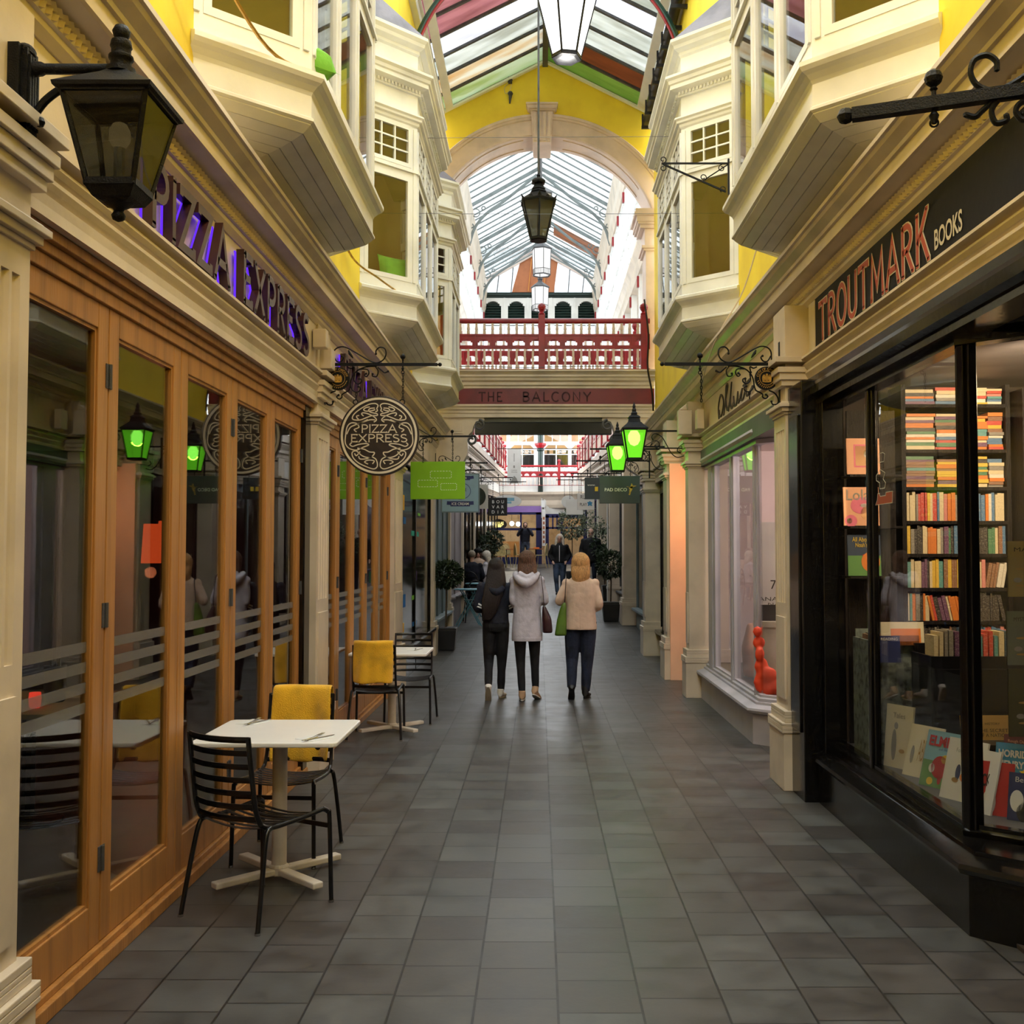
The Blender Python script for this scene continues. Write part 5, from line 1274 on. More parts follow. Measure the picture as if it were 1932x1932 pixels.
# posters and old maps hanging at the right end
for (px0, px1, py0, py1, y, mt, lb, tx) in ((1902, 1960, 1021, 1126, 5.0, 'c_sand', 'yellowed map poster hanging at the right edge of the bookshop window', 'MAP'), (1900, 1965, 1153, 1255, 5.0, 'c_chart', 'grey green chart with a ship drawing below the yellowed map', 'MYSTERIES'), (1904, 1970, 1262, 1390, 5.0, 'c_olive', 'dark olive print hanging lowest at the right edge', '')):
    a = at(px0, py1, y); b = at(px1, py0, y); cx = (a.x+b.x)/2
    cover_book((cx, y, a.z), b.x-a.x, b.z-a.z, 0, 0, .006, mt, lb, [(tx, (b.x-a.x)*.6, .02, 0, (b.z-a.z)*.85, 'c_black', 0)] if tx else [], [('o', -.03, (b.z-a.z)*.3, .02, .012, 'c_grey'), ('o', .0, (b.z-a.z)*.5, .04, .006, 'c_brown'), ('o', -.01, (b.z-a.z)*.2, .03, .005, 'c_brown')], name='poster')
sd = top('side_bookcase', 'unlit dark bookcase standing right of the lit shelves', 'bookcase', (3.4, 7.0, 0)); mb = MB(); mb.box(sxe+.04, 4.6, 6.9, 7.3, .02, 2.75); mb.build('body', 'hairdark', sd)
# stickers on the pane: thin outline shapes
M['sticker'] = flat('sticker', (.55, .55, .5)); M['stickred'] = flat('stickred', (.36, .09, .05))
def sticker(px, py, pts, mt, label, fill):
    y = 1.978*F/(px-1017)
    c = at(px, py, y); rt = top('window_sticker', label, 'sticker', (1.975, y, c.z), group='stickers on the bookshop pane')
    pts = [(a*.85, b*.58) for a, b in pts]; fr = frame((0, 0, 0), (0, -1, 0), (-1, 0, 0)); mb = MB(); ribbon(mb, pts, .004, fr, .0, .001, 0, True); mb.build('outline', 'sticker', rt, world=False)
    if fill: mb = MB(); mb.prism([fr @ V((p[0], .0, p[1])) for p in pts], (-.0006, 0, 0)); mb.build('print', fill, rt, world=False)
sticker(1666, 864, [(-.06, -.04), (.05, -.04), (.07, .03), (.03, .05), (-.05, .05)], 'sticker', 'small outlined animal sticker, highest on the bookshop pane', None)
sticker(1664, 905, [(-.02, -.09), (.08, -.09), (.10, -.04), (.05, 0), (.09, .06), (.0, .10), (-.09, .05), (-.09, 0), (-.02, -.03)], 'sticker', 'outlined tree sticker in the middle of the bookshop pane', None)
sticker(1670, 941, [(-.18, -.05), (.16, -.05), (.17, .06), (.04, .06), (.03, .03), (-.08, .03), (-.09, .06), (-.13, .06), (-.14, .0)], 'sticker', 'red toy train sticker, lowest on the bookshop pane', 'stickred')

# ------------------------------------------------------------------ right: grey shop
gpath = [(1.86, 12.08), (1.86, 9.15), (2.30, 8.71), (2.62, 8.71)]
gs = front(gpath, -1, .30, 2.62, 'greypaint', 'greypaint', 'greypaint', 'shopglass', [(1.96, 11.7, .06, .45, 0), (1.96, 10.45, .06, .14, 0), (1.95, 9.36, .03, .08, R(10))], 'window_grey_shop')
mb = MB(); mb.box(1.875, 2.05, 7.68, 12.1, 2.66, 2.845); mb.build('head_board', 'greydark', gs)
mb = MB(); mb.box(1.99, 5.0, 12.06, 12.12, 0, 2.9); mb.box(4.9, 5.0, 7.6, 12.1, 0, 2.9); mb.box(1.99, 5.0, 7.6, 7.66, 0, 2.9); mb.build('wall_grey_shop', 'shopwhite', kind='structure')
mb = MB(); mb.box(2.0, 5, 7.6, 12.1, 2.84, 2.9); mb.build('ceiling_grey_shop', 'shopwhite', kind='structure')
mb = MB(); mb.box(2.0, 5, 7.6, 12.1, 0, .02); mb.build('floor_grey_shop', 'darkfloor', kind='structure')
mb = MB(); mb.prism([(1.98, 12.0, .38), (1.98, 9.22, .38), (2.36, 8.84, .38), (2.6, 8.84, .38), (2.6, 12.0, .38)], (0, 0, .03)); mb.build(trim(), 'darkfloor', kind='structure')
lamp('grey shop light', 'POINT', (3.0, 9.6, 2.6), 100, (1, .80, .72), .15)
M['screen'] = emit('screen', (.92, .84, 1), .9)
rt = top('window_panel', 'white shop panel with black lettering behind the corner of the grey window', 'sign', (2.3, 9.6, 1.1))
x0 = at(1425, 1100, 9.6).x; z0_ = at(1440, 1141, 9.6).z; z1_ = at(1440, 985, 9.6).z
mb = MB(); mb.box(x0-.01, x0+.7, 9.6, 9.62, z0_, z1_); mb.build('panel', 'white', rt)
fr = frame((0, 9.6, 0), (1, 0, 0), (0, -1, 0)); mb = MB(); text(mb, '7', fr, None, at(0, 1095, 9.6).z-at(0, 1112, 9.6).z, at(1459, 1100, 9.6).x, at(1459, 1103, 9.6).z, .002)
text(mb, 'ANASTASIA', fr, .44, .035, at(1435, 1130, 9.6).x+.2, at(1435, 1130, 9.6).z, .002); text(mb, 'NAILS', fr, .2, .025, at(1449, 1141, 9.6).x+.1, at(1449, 1146, 9.6).z+.03, .002); mb.build('lettering', 'c_black', rt)
rt = top('drum_stand', 'pale round display stand below the lettered panel in the grey shop', 'stand', (at(1462, 1200, 9.7).x, 9.75, .41)); mb = MB(); mb.lathe([(.17, 0), (.17, .55), (.19, .57), (.19, .62)], (0, 0, 0), 18); mb.build('drum', 'offwhite', rt, world=False, smooth=40)
mb = MB(); mb.box(-.12, .1, -.06, .06, .62, .78); mb.build('display_case', 'blackmetal', rt, world=False)
mb = MB(); pr = at(1440, 1250, 9.3)
for i, (dx, dz, r) in enumerate(((-.02, .55, .03), (0, .45, .035), (.0, .35, .04), (.02, .24, .05), (.07, .16, .05), (.02, .1, .06), (.12, .05, .05), (.17, .08, .04), (.06, .03, .05))): mb.ball((pr.x-.03+dx, 9.3+.03*(i % 2), .411+dz), r*1.35, 8, (1.1+.3*sin(i*2), .7, 1.25))
P('scarlet', (.75, .06, .015), .6, .1, 5, .1); blob(mb, 'red_fabric', 'scarlet', None, .012, 5, label='bright red crumpled fabric on the floor of the grey shop window', category='fabric')
mb = MB(); pr = at(1401, 1250, 10.6); mb.tube([(pr.x+.1, 10.6, .41), (pr.x+.1, 10.6, .7), (pr.x+.1, 10.6, .95)], [(.12, .09), (.15, .11), (.06, .05)], 10); blob(mb, 'pink_reflection', 'c_pink', None, .02, 3, label='pink solid form for a reflection in the grey shop window', category='glass_reflection')  # solid pink shape standing in for a reflection on the pane
# script lettering of the grey shop and of the narrow front beyond
P('darkbrown', (.03, .018, .014), .5, .1, 4, 0)
def script(y0, y1, z, h, label):
    rt = top('script_lettering', label, 'sign', (1.9, (y0+y1)/2, z)); fr = frame((1.905, y0, z), (0, -1, 0), (-1, 0, 0)); L_ = y0-y1
    def st(p, w_=.02, cl=False):
        mb = MB(); ribbon(mb, [(q[0]*L_, q[1]*h) for q in crom(p, 6)], w_, fr, .0, .012); mb.build('letter_stroke', 'darkbrown', rt)
    st([(.02, -.1), (.0, .5), (.08, .95), (.17, .6), (.12, .1), (.05, .05), (.02, .35)])
    st([(.17, -.05), (.24, .6), (.30, 1.1), (.26, 1.15), (.24, .6), (.28, .1), (.34, .2)])
    st([(.32, 0), (.38, .6), (.42, 1.05), (.38, .3), (.42, .02), (.48, .2)])
    st([(.48, .45), (.50, .05), (.56, .05), (.60, .45), (.60, .05), (.66, .15)]); st([(.66, .2), (.72, .45), (.68, .1), (.74, .05), (.80, .3)]); st([(.80, .75), (.83, .1), (.90, .1), (.98, .25)]); st([(.74, .55), (.92, .6)], .014)
script(11.0, 9.2, 3.08, .24, 'dark script lettering on the cream frieze of the grey shop')
# peach entry
st = struct('wall_peach_entry', (2.2, 13.2, 0))
mb = MB(); mb.box(1.72, 3.0, 13.72, 13.82, 0, 2.84); mb.box(2.35, 2.45, 12.3, 13.8, 0, 2.84); mb.build('entry_wall', 'peach', st)
mb = MB(); mb.box(1.9, 3.0, 12.3, 13.8, 2.80, 2.84); mb.build('entry_ceiling', 'cream', st)
lamp('entry lamp', 'POINT', (2.1, 13.0, 2.3), 14, (1, .55, .3), .1)
mb = MB(); mb.box(2.0, 2.3, 13.2, 13.6, 0, .30); tag(mb.build('floor_box', 'blackmetal', bev=.01), 'low black box on the floor of the peach doorway', 'box')
mb = MB(); mb.box(1.99, 3.4, 16.9, 17.0, 0, 2.9); mb.box(3.3, 3.4, 14, 17, 0, 2.9); mb.box(1.99, 3.4, 14.1, 14.2, 0, 2.9); mb.box(1.99, 3.4, 14.1, 17, 2.84, 2.9); mb.build('wall_black_shop', 'darkroom', kind='structure')
for (px, y, z0, z1, lb) in ((1292, 12.0, 3.02, 3.30, 'angular cream metal box beside the near green lantern bracket'),):
    mb = MB(); mb.box(1.60, 1.76, y-.06, y+.06, z0, z1); mb.prism([(1.60, y-.06, z1), (1.70, y-.06, z1), (1.70, y-.06, z1+.08)], (0, .12, 0)); tag(mb.build('alarm_box', 'cream', bev=.008), lb, 'box')
mb = MB(); mb.box(1.78, 1.86, 11.7, 11.86, 3.06, 3.28); tag(mb.build('alarm_box', 'cream', bev=.006), 'smaller cream box next to the angular one on the frieze', 'box')
# ------------------------------------------------------------------ iron brackets and hanging signs
def chain_mb(mb, p, q, r=.011, link_=.028):
    p, q = V(p), V(q); L_ = (q-p).length; n = max(1, int(L_/(link_*.78))); d = (q-p)/n
    for i in range(n):
        c = p+d*(i+.5); pts = []
        for k in range(9):
            a = 2*pi*k/8; off = cos(a)*r*.62; v = sin(a)*link_*.5
            pts.append(c+V((off if i % 2 == 0 else 0, off if i % 2 else 0, v)))
        mb.tube(pts, .0032, 4, caps=False)
    return mb
UP = [(.054, .009), (.056, .087), (.082, .121), (.126, .13), (.169, .115), (.234, .078), (.32, .028), (.372, .012), (.42, .035), (.44, .078), (.429, .117), (.394, .126), (.368, .104), (.366, .078)]
UP2 = [(.058, .06), (.082, .022), (.113, .022), (.13, .048), (.118, .06)]
LOW = [[(.372, -.013), (.299, -.017), (.234, -.043), (.195, -.09), (.182, -.147), (.195, -.186), (.225, -.203), (.251, -.19), (.253, -.169), (.238, -.162)],
       [(.212, -.07), (.208, -.117), (.234, -.143), (.26, -.13), (.262, -.11), (.245, -.106)],
       [(.25, -.035), (.299, -.035), (.316, -.06), (.299, -.089), (.282, -.078), (.295, -.067)],
       [(.364, -.018), (.383, -.048), (.372, -.087), (.342, -.085), (.342, -.07)], [(.38, -.02), (.41, -.045), (.43, -.06), (.455, -.05)]]
LOW2 = [[(.182, -.15), (.17, -.19), (.147, -.203), (.121, -.22), (.12, -.24), (.1, -.253), (.082, -.238), (.095, -.224)],
        [(.074, -.193), (.039, -.208), (.013, -.238), (.006, -.273), (.02, -.294), (.048, -.294), (.056, -.272)], [(.16, -.02), (.185, -.03), (.21, -.02), (.205, -.06)]]
def bracket(loc, rz, label, L_=.85, medal=True, group=None, sc=1.0, th=1.0):
    rt = top('sign_bracket', label, 'bracket', loc, rz, group)
    mb = MB(); mb.box(0, L_-.02, -.011*th, .011*th, -.011*th, .011*th); mb.lathe([(.004, 0), (.016, .01), (.004, .02)], (0, 0, 0), 6) if False else None
    mb.ball((L_, 0, 0), .016*th, 8); mb.tube([(L_-.03, 0, 0), (L_-.01, 0, 0)], .007, 6); mb.build('arm', 'iron', rt, world=False)
    mb = MB(); mb.box(-.02, .0, -.018, .018, -.20*sc-.1, .16); mb.build('wall_plate', 'iron', rt, world=False)
    def sk(pts, r=.0055, nm='scroll'):
        mb = MB(); mb.tube([(p[0], 0, p[1]) for p in crom([(a*sc, b*sc) for a, b in pts], 5)], r*th, 6); e = pts[-1]; mb.ball((e[0]*sc, 0, e[1]*sc), .010, 6); mb.build(nm, 'iron', rt, world=False, smooth=50)
    sk(UP); sk(UP2)
    for c in LOW: sk(c)
    mb = MB()
    mb.tube([(.165*sc, 0, .105*sc), (.175*sc, 0, .08*sc), (.19*sc, 0, .06*sc), (.20*sc, 0, .045*sc)], [.004, .012, .009, .003], 6)
    mb.build('leaf_ornament', 'iron', rt, world=False)
    hx = .56*L_/.83
    mb = MB(); mb.lathe([(a*(.6+.4*th), b*(.6+.4*th)) for a, b in [(.006, -.05), (.012, -.03), (.006, -.02), (.006, .03), (.010, .035), (.006, .04), (.018, .05), (.022, .062), (.018, .075), (.005, .084)]], (hx, 0, 0), 10)
    mb.tube([(hx+.012*cos(a), 0, -.062+.012*sin(a)) for a in [k*pi/6 for k in range(13)]], .0035, 5); mb.build('finial', 'iron', rt, world=False)
    if medal:
        for c in LOW2: sk(c)
        cx, cz, r = .091*sc, -.104*sc, .086*sc
        mb = MB(); mb.prism([(cx+r*cos(k*pi/16), .012, cz+r*sin(k*pi/16)) for k in range(32)], (0, -.024, 0)); md = mb.build('medallion', 'iron', rt, world=False, bev=.003)
        flip = -1 if abs(rz) < .1 else 1       # side that faces the camera
        fr = frame((cx, .0125 if flip > 0 else -.0125, cz), (-1, 0, 0) if flip > 0 else (1, 0, 0), (0, 1, 0) if flip > 0 else (0, -1, 0))
        mb = MB(); ribbon(mb, [(r*.60*cos(k*pi/12), r*.60*sin(k*pi/12)) for k in range(24)], .003, fr, 0, .003, 0, True)
        for k, ch in enumerate('CITY OF CARDIFF'):
            if ch == ' ': continue
            a = R(165-150*k/14); text(mb, ch, fr @ Matrix.Translation((cos(a)*r*.78, 0, sin(a)*r*.78)) @ Matrix.Rotation(-(a-pi/2), 4, 'Y'), None, .018*sc, 0, 0, .002)
        for k in range(12):
            a = R(200+140*k/11); c_ = V((cos(a)*r*.78, 0, sin(a)*r*.78)); ribbon(mb, [(c_.x-.004, c_.z-.006), (c_.x+.004, c_.z+.006)], .004, fr, 0, .002)
        mb.build('medallion_lettering', 'gold', md, world=False)
        mb = MB()
        for (a, b, w_, h) in ((0, 0, .016, .022), (-.024, -.004, .010, .026), (.024, -.004, .010, .026), (0, .024, .008, .008), (-.02, .018, .007, .007), (.02, .018, .007, .007), (0, -.026, .034, .006)):
            mb.prism([fr @ V((a+w_*cos(k*pi/5), .001, b+h*sin(k*pi/5))) for k in range(10)], fr.to_3x3() @ V((0, .004, 0)))
        mb.build('crest', 'gold', md, world=False)
    return rt
bracket((-1.68, 8.17, 3.14), 0, 'black scrolled iron sign bracket with crest medallion, carrying the round sign', .90, True, None, 1.08)
bracket((1.745, 7.55, 3.03), pi, 'black scrolled iron sign bracket with crest medallion between the grey shop and bookshop', .85, True)
mb = MB(); chain_mb(mb, (1.745-.573, 7.5, 2.955), (1.745-.573, 7.5, 2.745)); tag(mb.build('hanging_chain', 'iron'), 'empty iron chain hanging from the right-hand crest bracket', 'chain')
mb = MB(); chain_mb(mb, (1.745-.225, 7.5, 2.825), (1.745-.225, 7.5, 2.765)); tag(mb.build('hanging_chain', 'iron'), 'short iron chain below the scrolls of the right-hand crest bracket', 'chain')
b0 = bracket((1.735, 2.99, 3.045), pi-R(0), 'near black iron sign bracket with ball tip crossing the bookshop cornice, top right', .81, False, None, 1.0, 1.7)
b0.rotation_euler = (0, 0, atan2(3.28-2.99, .965-1.735))
# round sign
def round_sign():
    c = V((-1.257, 8.19, 2.578)); r = .315
    rt = top('round_hanging_sign', 'round dark brown hanging sign with cream restaurant lettering and swirls', 'sign', c)
    mb = MB(); mb.prism([(r*cos(k*pi/32), -.018, r*sin(k*pi/32)) for k in range(64)], (0, .036, 0)); mb.build('board', 'brownsign', rt, world=False, bev=.004)
    for sd in (-1, 1):
        fr = frame((0, .0185*sd, 0), (-sd, 0, 0), (0, sd, 0))
        mb = MB(); ribbon(mb, [((r-.023)*cos(k*pi/32), (r-.023)*sin(k*pi/32)) for k in range(64)], .017, fr, 0, .003, 0, True); mb.build('rim_line', 'signcream', rt, world=False)
        for s_, z, h, wd, ww in (('PIZZA', .024, .062, .274, 1.0), ('EXPRESS', -.050, .060, .440, 1.0)):
            tot = word_width(s_, h, 1, .12); k = wd/tot; x = -wd/2
            mb = MB()
            for i, ch in enumerate(s_):
                x += glyph(mb, ch, fr, x, z, h, k, .0085, 0, .003, .2)+.12*h*k
            mb.build('lettering', 'signcream', rt, world=False)
        A = lambda L2: [((a/13.8+640-715.7)*.00416, (820.3-(b/13.8+660))*.00416) for a, b in L2]
        B = lambda L2: [((a-1000)*.000735, (1025-b)*.000735) for a, b in L2]
        curves = [A([(945, 1590), (1000, 1560), (985, 1500), (1015, 1430), (980, 1385), (900, 1370), (760, 1400), (560, 1510), (400, 1640), (345, 1750), (400, 1800), (560, 1800), (720, 1740), (860, 1690), (990, 1685), (990, 1640), (900, 1620), (800, 1590), (770, 1540), (820, 1500), (930, 1490)]),
                  A([(800, 1460), (700, 1480), (640, 1530), (700, 1570), (850, 1560), (940, 1530)]),
                  A([(640, 1700), (590, 1650), (620, 1615), (750, 1640), (900, 1710), (975, 1790), (940, 1840), (905, 1855)]), A([(935, 1800), (800, 1800), (640, 1855), (500, 1900)]), A([(525, 1685), (460, 1700), (470, 1750), (510, 1780)]),
                  B([(760, 985), (735, 960), (785, 935), (760, 895), (700, 890), (660, 930), (645, 1010), (640, 1100), (680, 1160), (760, 1180), (830, 1150), (890, 1125), (860, 1110), (780, 1120), (720, 1140), (690, 1120), (710, 1100)]),
                  B([(655, 1010), (690, 940), (740, 912), (800, 890), (880, 852)]),
                  B([(770, 1160), (840, 1170), (900, 1200), (950, 1205), (940, 1235), (890, 1260), (820, 1240), (760, 1190), (715, 1205), (725, 1260), (780, 1315), (860, 1355), (945, 1382), (985, 1350), (970, 1280), (920, 1250)]),
                  B([(740, 1215), (760, 1240), (800, 1195)]), B([(785, 1245), (800, 1275), (870, 1272), (930, 1245)]), B([(885, 1330), (848, 1308), (885, 1288), (950, 1295), (932, 1328)])]
        mb = MB()
        for c_ in curves:
            for f in (1, -1): ribbon(mb, [(f*p[0], p[1]) for p in crom(c_, 4)], .0085, fr, 0, .003)
        mb.build('swirl_ornament', 'signcream', rt, world=False)
    mb = MB(); mb.tube([(.178+.02*cos(a), 0, .268+.02*sin(a)) for a in [k*pi/7 for k in range(15)]], .005, 5); mb.tube([(-.19+.018*cos(a), 0, .268+.018*sin(a)) for a in [k*pi/7 for k in range(15)]], .005, 5); mb.build('eyelet', 'iron', rt, world=False)
    mb = MB(); chain_mb(mb, (-1.073, 8.19, 3.075), (-1.073, 8.19, 2.865)); tag(mb.build('hanging_chain', 'iron'), 'iron chain holding the right side of the round sign', 'chain')
    mb = MB(); chain_mb(mb, (-1.44, 8.19, 2.92), (-1.445, 8.19, 2.865)); tag(mb.build('hanging_chain', 'iron'), 'short iron chain holding the left side of the round sign', 'chain')
round_sign()
def board_sign(px0, px1, py0, py1, Y, mat, label, arm=True, side=-1, rz=0, name='hanging_sign', group=None, bl=None, th=.02, shape=None, chains=True):
    a = at(px0, py1, Y); b = at(px1, py0, Y); w_ = b.x-a.x; h = b.z-a.z; c = V(((a.x+b.x)/2, Y, (a.z+b.z)/2))
    rt = top(name, label, 'sign', c, rz, group); mb = MB()
    if shape == 'oval': mb.prism([(w_/2*cos(k*pi/14), -th/2, h/2*sin(k*pi/14)) for k in range(28)], (0, th, 0))
    else: mb.box(-w_/2, w_/2, -th/2, th/2, -h/2, h/2)
    mb.build('board', mat, rt, world=False, bev=.003)
    za = fz(Y)+3.14
    if arm:
        wx = -1.70 if side < 0 else 1.76
        bracket((wx, Y, za), 0 if side < 0 else pi, bl, max(abs((b.x if side < 0 else a.x)-wx)+.12, .6), False, None, .9)
    if chains:
        for k, sx in enumerate((-.27, .27)):
            mb = MB(); x = c.x+sx*w_*cos(rz); zt = za-.01; chain_mb(mb, (x, Y, zt if (za-b.z) < 1 else b.z+.3), (x, Y, b.z-.01), .012, .03)
            tag(mb.build('hanging_chain', 'iron'), '%s chain of the %s' % (('left', 'right')[k], ' '.join(label.split(' with ')[0].split()[:12])), 'chain')
    fr = frame((0, -th/2, 0), (1, 0, 0), (0, -1, 0)); return rt, fr, w_, h
rt, fr, w_, h = board_sign(774, 878, 871, 942, 13.2, 'limesign', 'bright lime green hanging sign with three dashed white rectangles', bl='black iron bracket above the lime green sign', rz=R(-4))
mb = MB()
def dash(x0, x1, z0, z1):
    n = 7
    for i in range(n):
        a = x0+(x1-x0)*(i+.15)/n; b = x0+(x1-x0)*(i+.75)/n
        for z in (z0, z1): ribbon(mb, [(a, z), (b, z)], .005, fr, .0, .0012)
    for i in range(3):
        a = z0+(z1-z0)*(i+.15)/3; b = z0+(z1-z0)*(i+.8)/3
        for x in (x0, x1): ribbon(mb, [(x, a), (x, b)], .005, fr, .0, .0012)
q = lambda px, py: ((px-826)*.0067, (906.5-py)*.0067)
for (a, b, c, d) in ((812, 852, 889, 902), (788.5, 825.5, 906, 918.5), (832, 862, 912.5, 924.5)):
    x0, z1 = q(a, c); x1, z0 = q(b, d); mb = MB(); dash(x0, x1, z0, z1); mb.build('dashed_outline', 'white', rt, world=False)
rt, fr, w_, h = board_sign(832, 905, 893, 967, 17.15, 'iceblue', 'pale blue ice cream sign with dark ribbon lettering and round badge', bl='black iron bracket above the pale blue ice cream sign')
mb = MB(); ribbon(mb, [(-.16, -.18), (.16, -.18)], .085, fr, 0, .003); ribbon(mb, [(-.16, .245), (.16, .245)], .07, fr, 0, .003); ribbon(mb, [(.17*cos(k*pi/16)*1.0, .17*sin(k*pi/16)*.8+.03) for k in range(32)], .008, fr, 0, .003, 0, True)
for s_ in (-1, 1): ribbon(mb, [(s_*.15, -.17), (s_*.22, -.165)], .06, fr, 0, .002); ribbon(mb, [(s_*.15, .25), (s_*.22, .26)], .05, fr, 0, .002)
text(mb, 'SCIENCE', fr, .2, .05, 0, .05, .003); mb.build('badge', 'c_navy', rt, world=False)
mb = MB(); text(mb, 'ICE CREAM', fr, .28, .045, 0, -.18, .004, .01); text(mb, 'NITROGEN', fr, .2, .035, 0, .245, .004, .01); mb.build('lettering', 'white', rt, world=False)
mb = MB(); ribbon(mb, [(-w_/2+.01, -h/2+.01), (w_/2-.01, -h/2+.01), (w_/2-.01, h/2-.01), (-w_/2+.01, h/2-.01)], .02, fr, 0, .006, 0, True); mb.build('border', 'bluegrey', rt, world=False)
rt, fr, w_, h = board_sign(866, 921, 914, 960, 20.4, 'white', 'white sign with a dark green disc, just beyond the pale blue sign', bl='black iron bracket above the sign with green disc')
mb = MB(); mb.prism([fr @ V((.05+.19*cos(k*pi/12), .001, .19*sin(k*pi/12))) for k in range(24)], (0, -.003, 0)); mb.build('disc', 'darkgreen', rt, world=False)
mb = MB(); text(mb, 'coffee', fr, .2, .1, .06, 0, .005); mb.build('lettering', 'green', rt, world=False)
rt, fr, w_, h = board_sign(922, 957, 939, 973, 25.5, 'c_black', 'square black sign with white capital letters in three rows', bl='thin black bracket above the square black sign')
mb = MB()
for i, row in enumerate(('BOU', 'VAR', 'DIA')):
    for j, ch in enumerate(row): text(mb, ch, fr, None, .075, (j-1)*.115, .12-i*.125, .002, .01)
mb.build('lettering', 'white', rt, world=False)
rt, fr, w_, h = board_sign(930, 984, 934, 957, 29.5, 'white', 'white oval sign with a blue patch hanging in front of the purple fascia', bl='thin black bracket above the white oval sign', shape='oval', th=.03)
mb = MB(); ribbon(mb, [(-.02, .05), (.2, .05)], .09, fr, 0, .003); ribbon(mb, [(.0, -.04), (.12, -.04)], .06, fr, 0, .003); mb.build('blue_patch', 'c_lightblue', rt, world=False)
rt, fr, w_, h = board_sign(1131, 1207, 898, 950, 14.8, 'signgrey', 'slate grey hanging sign with white lettering and a golden hummingbird', side=1, bl='black iron bracket above the slate grey sign')
mb = MB(); text(mb, 'PAD DECO', fr, .315, .047, -.055, .0, .003, .012); mb.build('lettering', 'white', rt, world=False)
mb = MB(); c_ = (.155, .02)
for (pts, w2) in (([(.10, .045), (.145, .035)], .004), ([(.14, .03), (.165, .01), (.150, -.02)], .03), ([(.16, .02), (.175, .06), (.17, .09)], [.04, .03, .006]), ([(.16, .03), (.20, .05), (.235, .055)], [.03, .014, .004]), ([(.15, -.01), (.145, -.05), (.135, -.075)], [.022, .02, .024])): ribbon(mb, pts, w2, fr, 0, .003)
mb.build('bird', 'gold', rt, world=False)
rt, fr, w_, h = board_sign(1103, 1152, 901, 942, 16.7, 'signgrey', 'darker slate sign with small white and orange lettering behind the lettered slate one', side=1, bl='black iron bracket above the darker slate sign')
mb = MB(); text(mb, 'www.', fr, .13, .022, -.10, .05, .003, .01); mb.build('lettering', 'white', rt, world=False)
mb = MB(); mb.cbox((-.02, -.012, -.01), (.05, .003, .07)); mb.cbox((.06, -.012, -.01), (.05, .003, .07)); mb.build('orange_mark', 'c_yellow', rt, world=False)
rt, fr, w_, h = board_sign(1089, 1121, 931, 962, 22.4, 'white', 'white games cafe sign with black capitals and a blue figure', side=1, bl='thin bracket above the white games cafe sign')
mb = MB(); text(mb, 'RULES', fr, .22, .085, .0, .10, .003); text(mb, 'PLAY', fr, .15, .065, -.05, -.06, .003); mb.build('lettering', 'c_black', rt, world=False)
mb = MB(); mb.prism([fr @ V((.09+a, .001, -.04+b)) for a, b in ((-.05, -.05), (-.015, -.05), (0, -.03), (.015, -.05), (.05, -.05), (.035, -.01), (.055, .01), (.05, .03), (.02, .03), (0, .06), (-.02, .03), (-.05, .03), (-.055, .01), (-.035, -.01))], (0, -.003, 0)); mb.build('figure', 'c_blue', rt, world=False)
board_sign(1068, 1100, 942, 971, 24.6, 'white', 'plain white rectangular sign hanging left of the games cafe sign', side=1, bl='thin bracket above the plain white sign')
board_sign(1059, 1085, 935, 958, 27.5, 'white', 'white oval sign, leftmost of the white signs on the right side', side=1, bl='thin bracket above the right-hand white oval sign', shape='oval')
# long banner
rt, fr, w_, h = board_sign(957, 983, 847, 912, 34.5, 'white', 'tall white cloth banner with a violin drawing hanging across the arcade', False, name='cloth_banner', chains=False, th=.01)
mb = MB(); ribbon(mb, [(0, .42), (0, .15)], .02, fr, 0, .003); ribbon(mb, [(0, .02), (0, -.06)], .05, fr, 0, .003); mb.prism([fr @ V((a, .001, b)) for a, b in ((-.12, -.57), (-.08, -.45), (0, -.32), (.08, -.40), (.14, -.57))], (0, -.003, 0)); text(mb, 'CARDIFF', fr, .2, .04, 0, -.14, .003); text(mb, 'VIOLINS', fr, .2, .04, 0, -.20, .003); mb.build('print', 'c_grey', rt, world=False)
mb = MB(); mb.tube([(-2.0, 34.5, rt.location.z+h/2+.01), (2.2, 34.5, rt.location.z+h/2+.01)], .012, 5); tag(mb.build('banner_pole', 'iron'), 'thin pole across the arcade carrying the white banner', 'pole')

# triangular bracket on the bay
rt = top('triangular_bracket', 'thin black triangular iron bracket with small scrolls fixed to the nearest right bay', 'bracket', (1.42, 7.72, 4.57)); mb = MB()
mb.box(-.50, 0, -.006, .006, .0, .012); mb.bar((-.49, 0, 0), (-.02, 0, -.21), .012); mb.bar((-.19, 0, -.125), (0, 0, 0), .008); mb.box(-.005, .007, -.012, .012, -.23, .04); mb.build('frame', 'iron', rt, world=False)
mb = MB()
for (cx, cz, a0, dr) in ((-.49, .035, -90, 1), (-.49, -.03, 90, -1), (-.19, -.10, -60, 1), (-.05, -.03, 90, 1), (-.04, -.19, -120, -1)):
    mb.tube([(p[0], 0, p[1]) for p in spiral(cx, cz, .026, .010, a0, a0+dr*400, 18)], .004, 5)
mb.build('scroll', 'iron', rt, world=False)

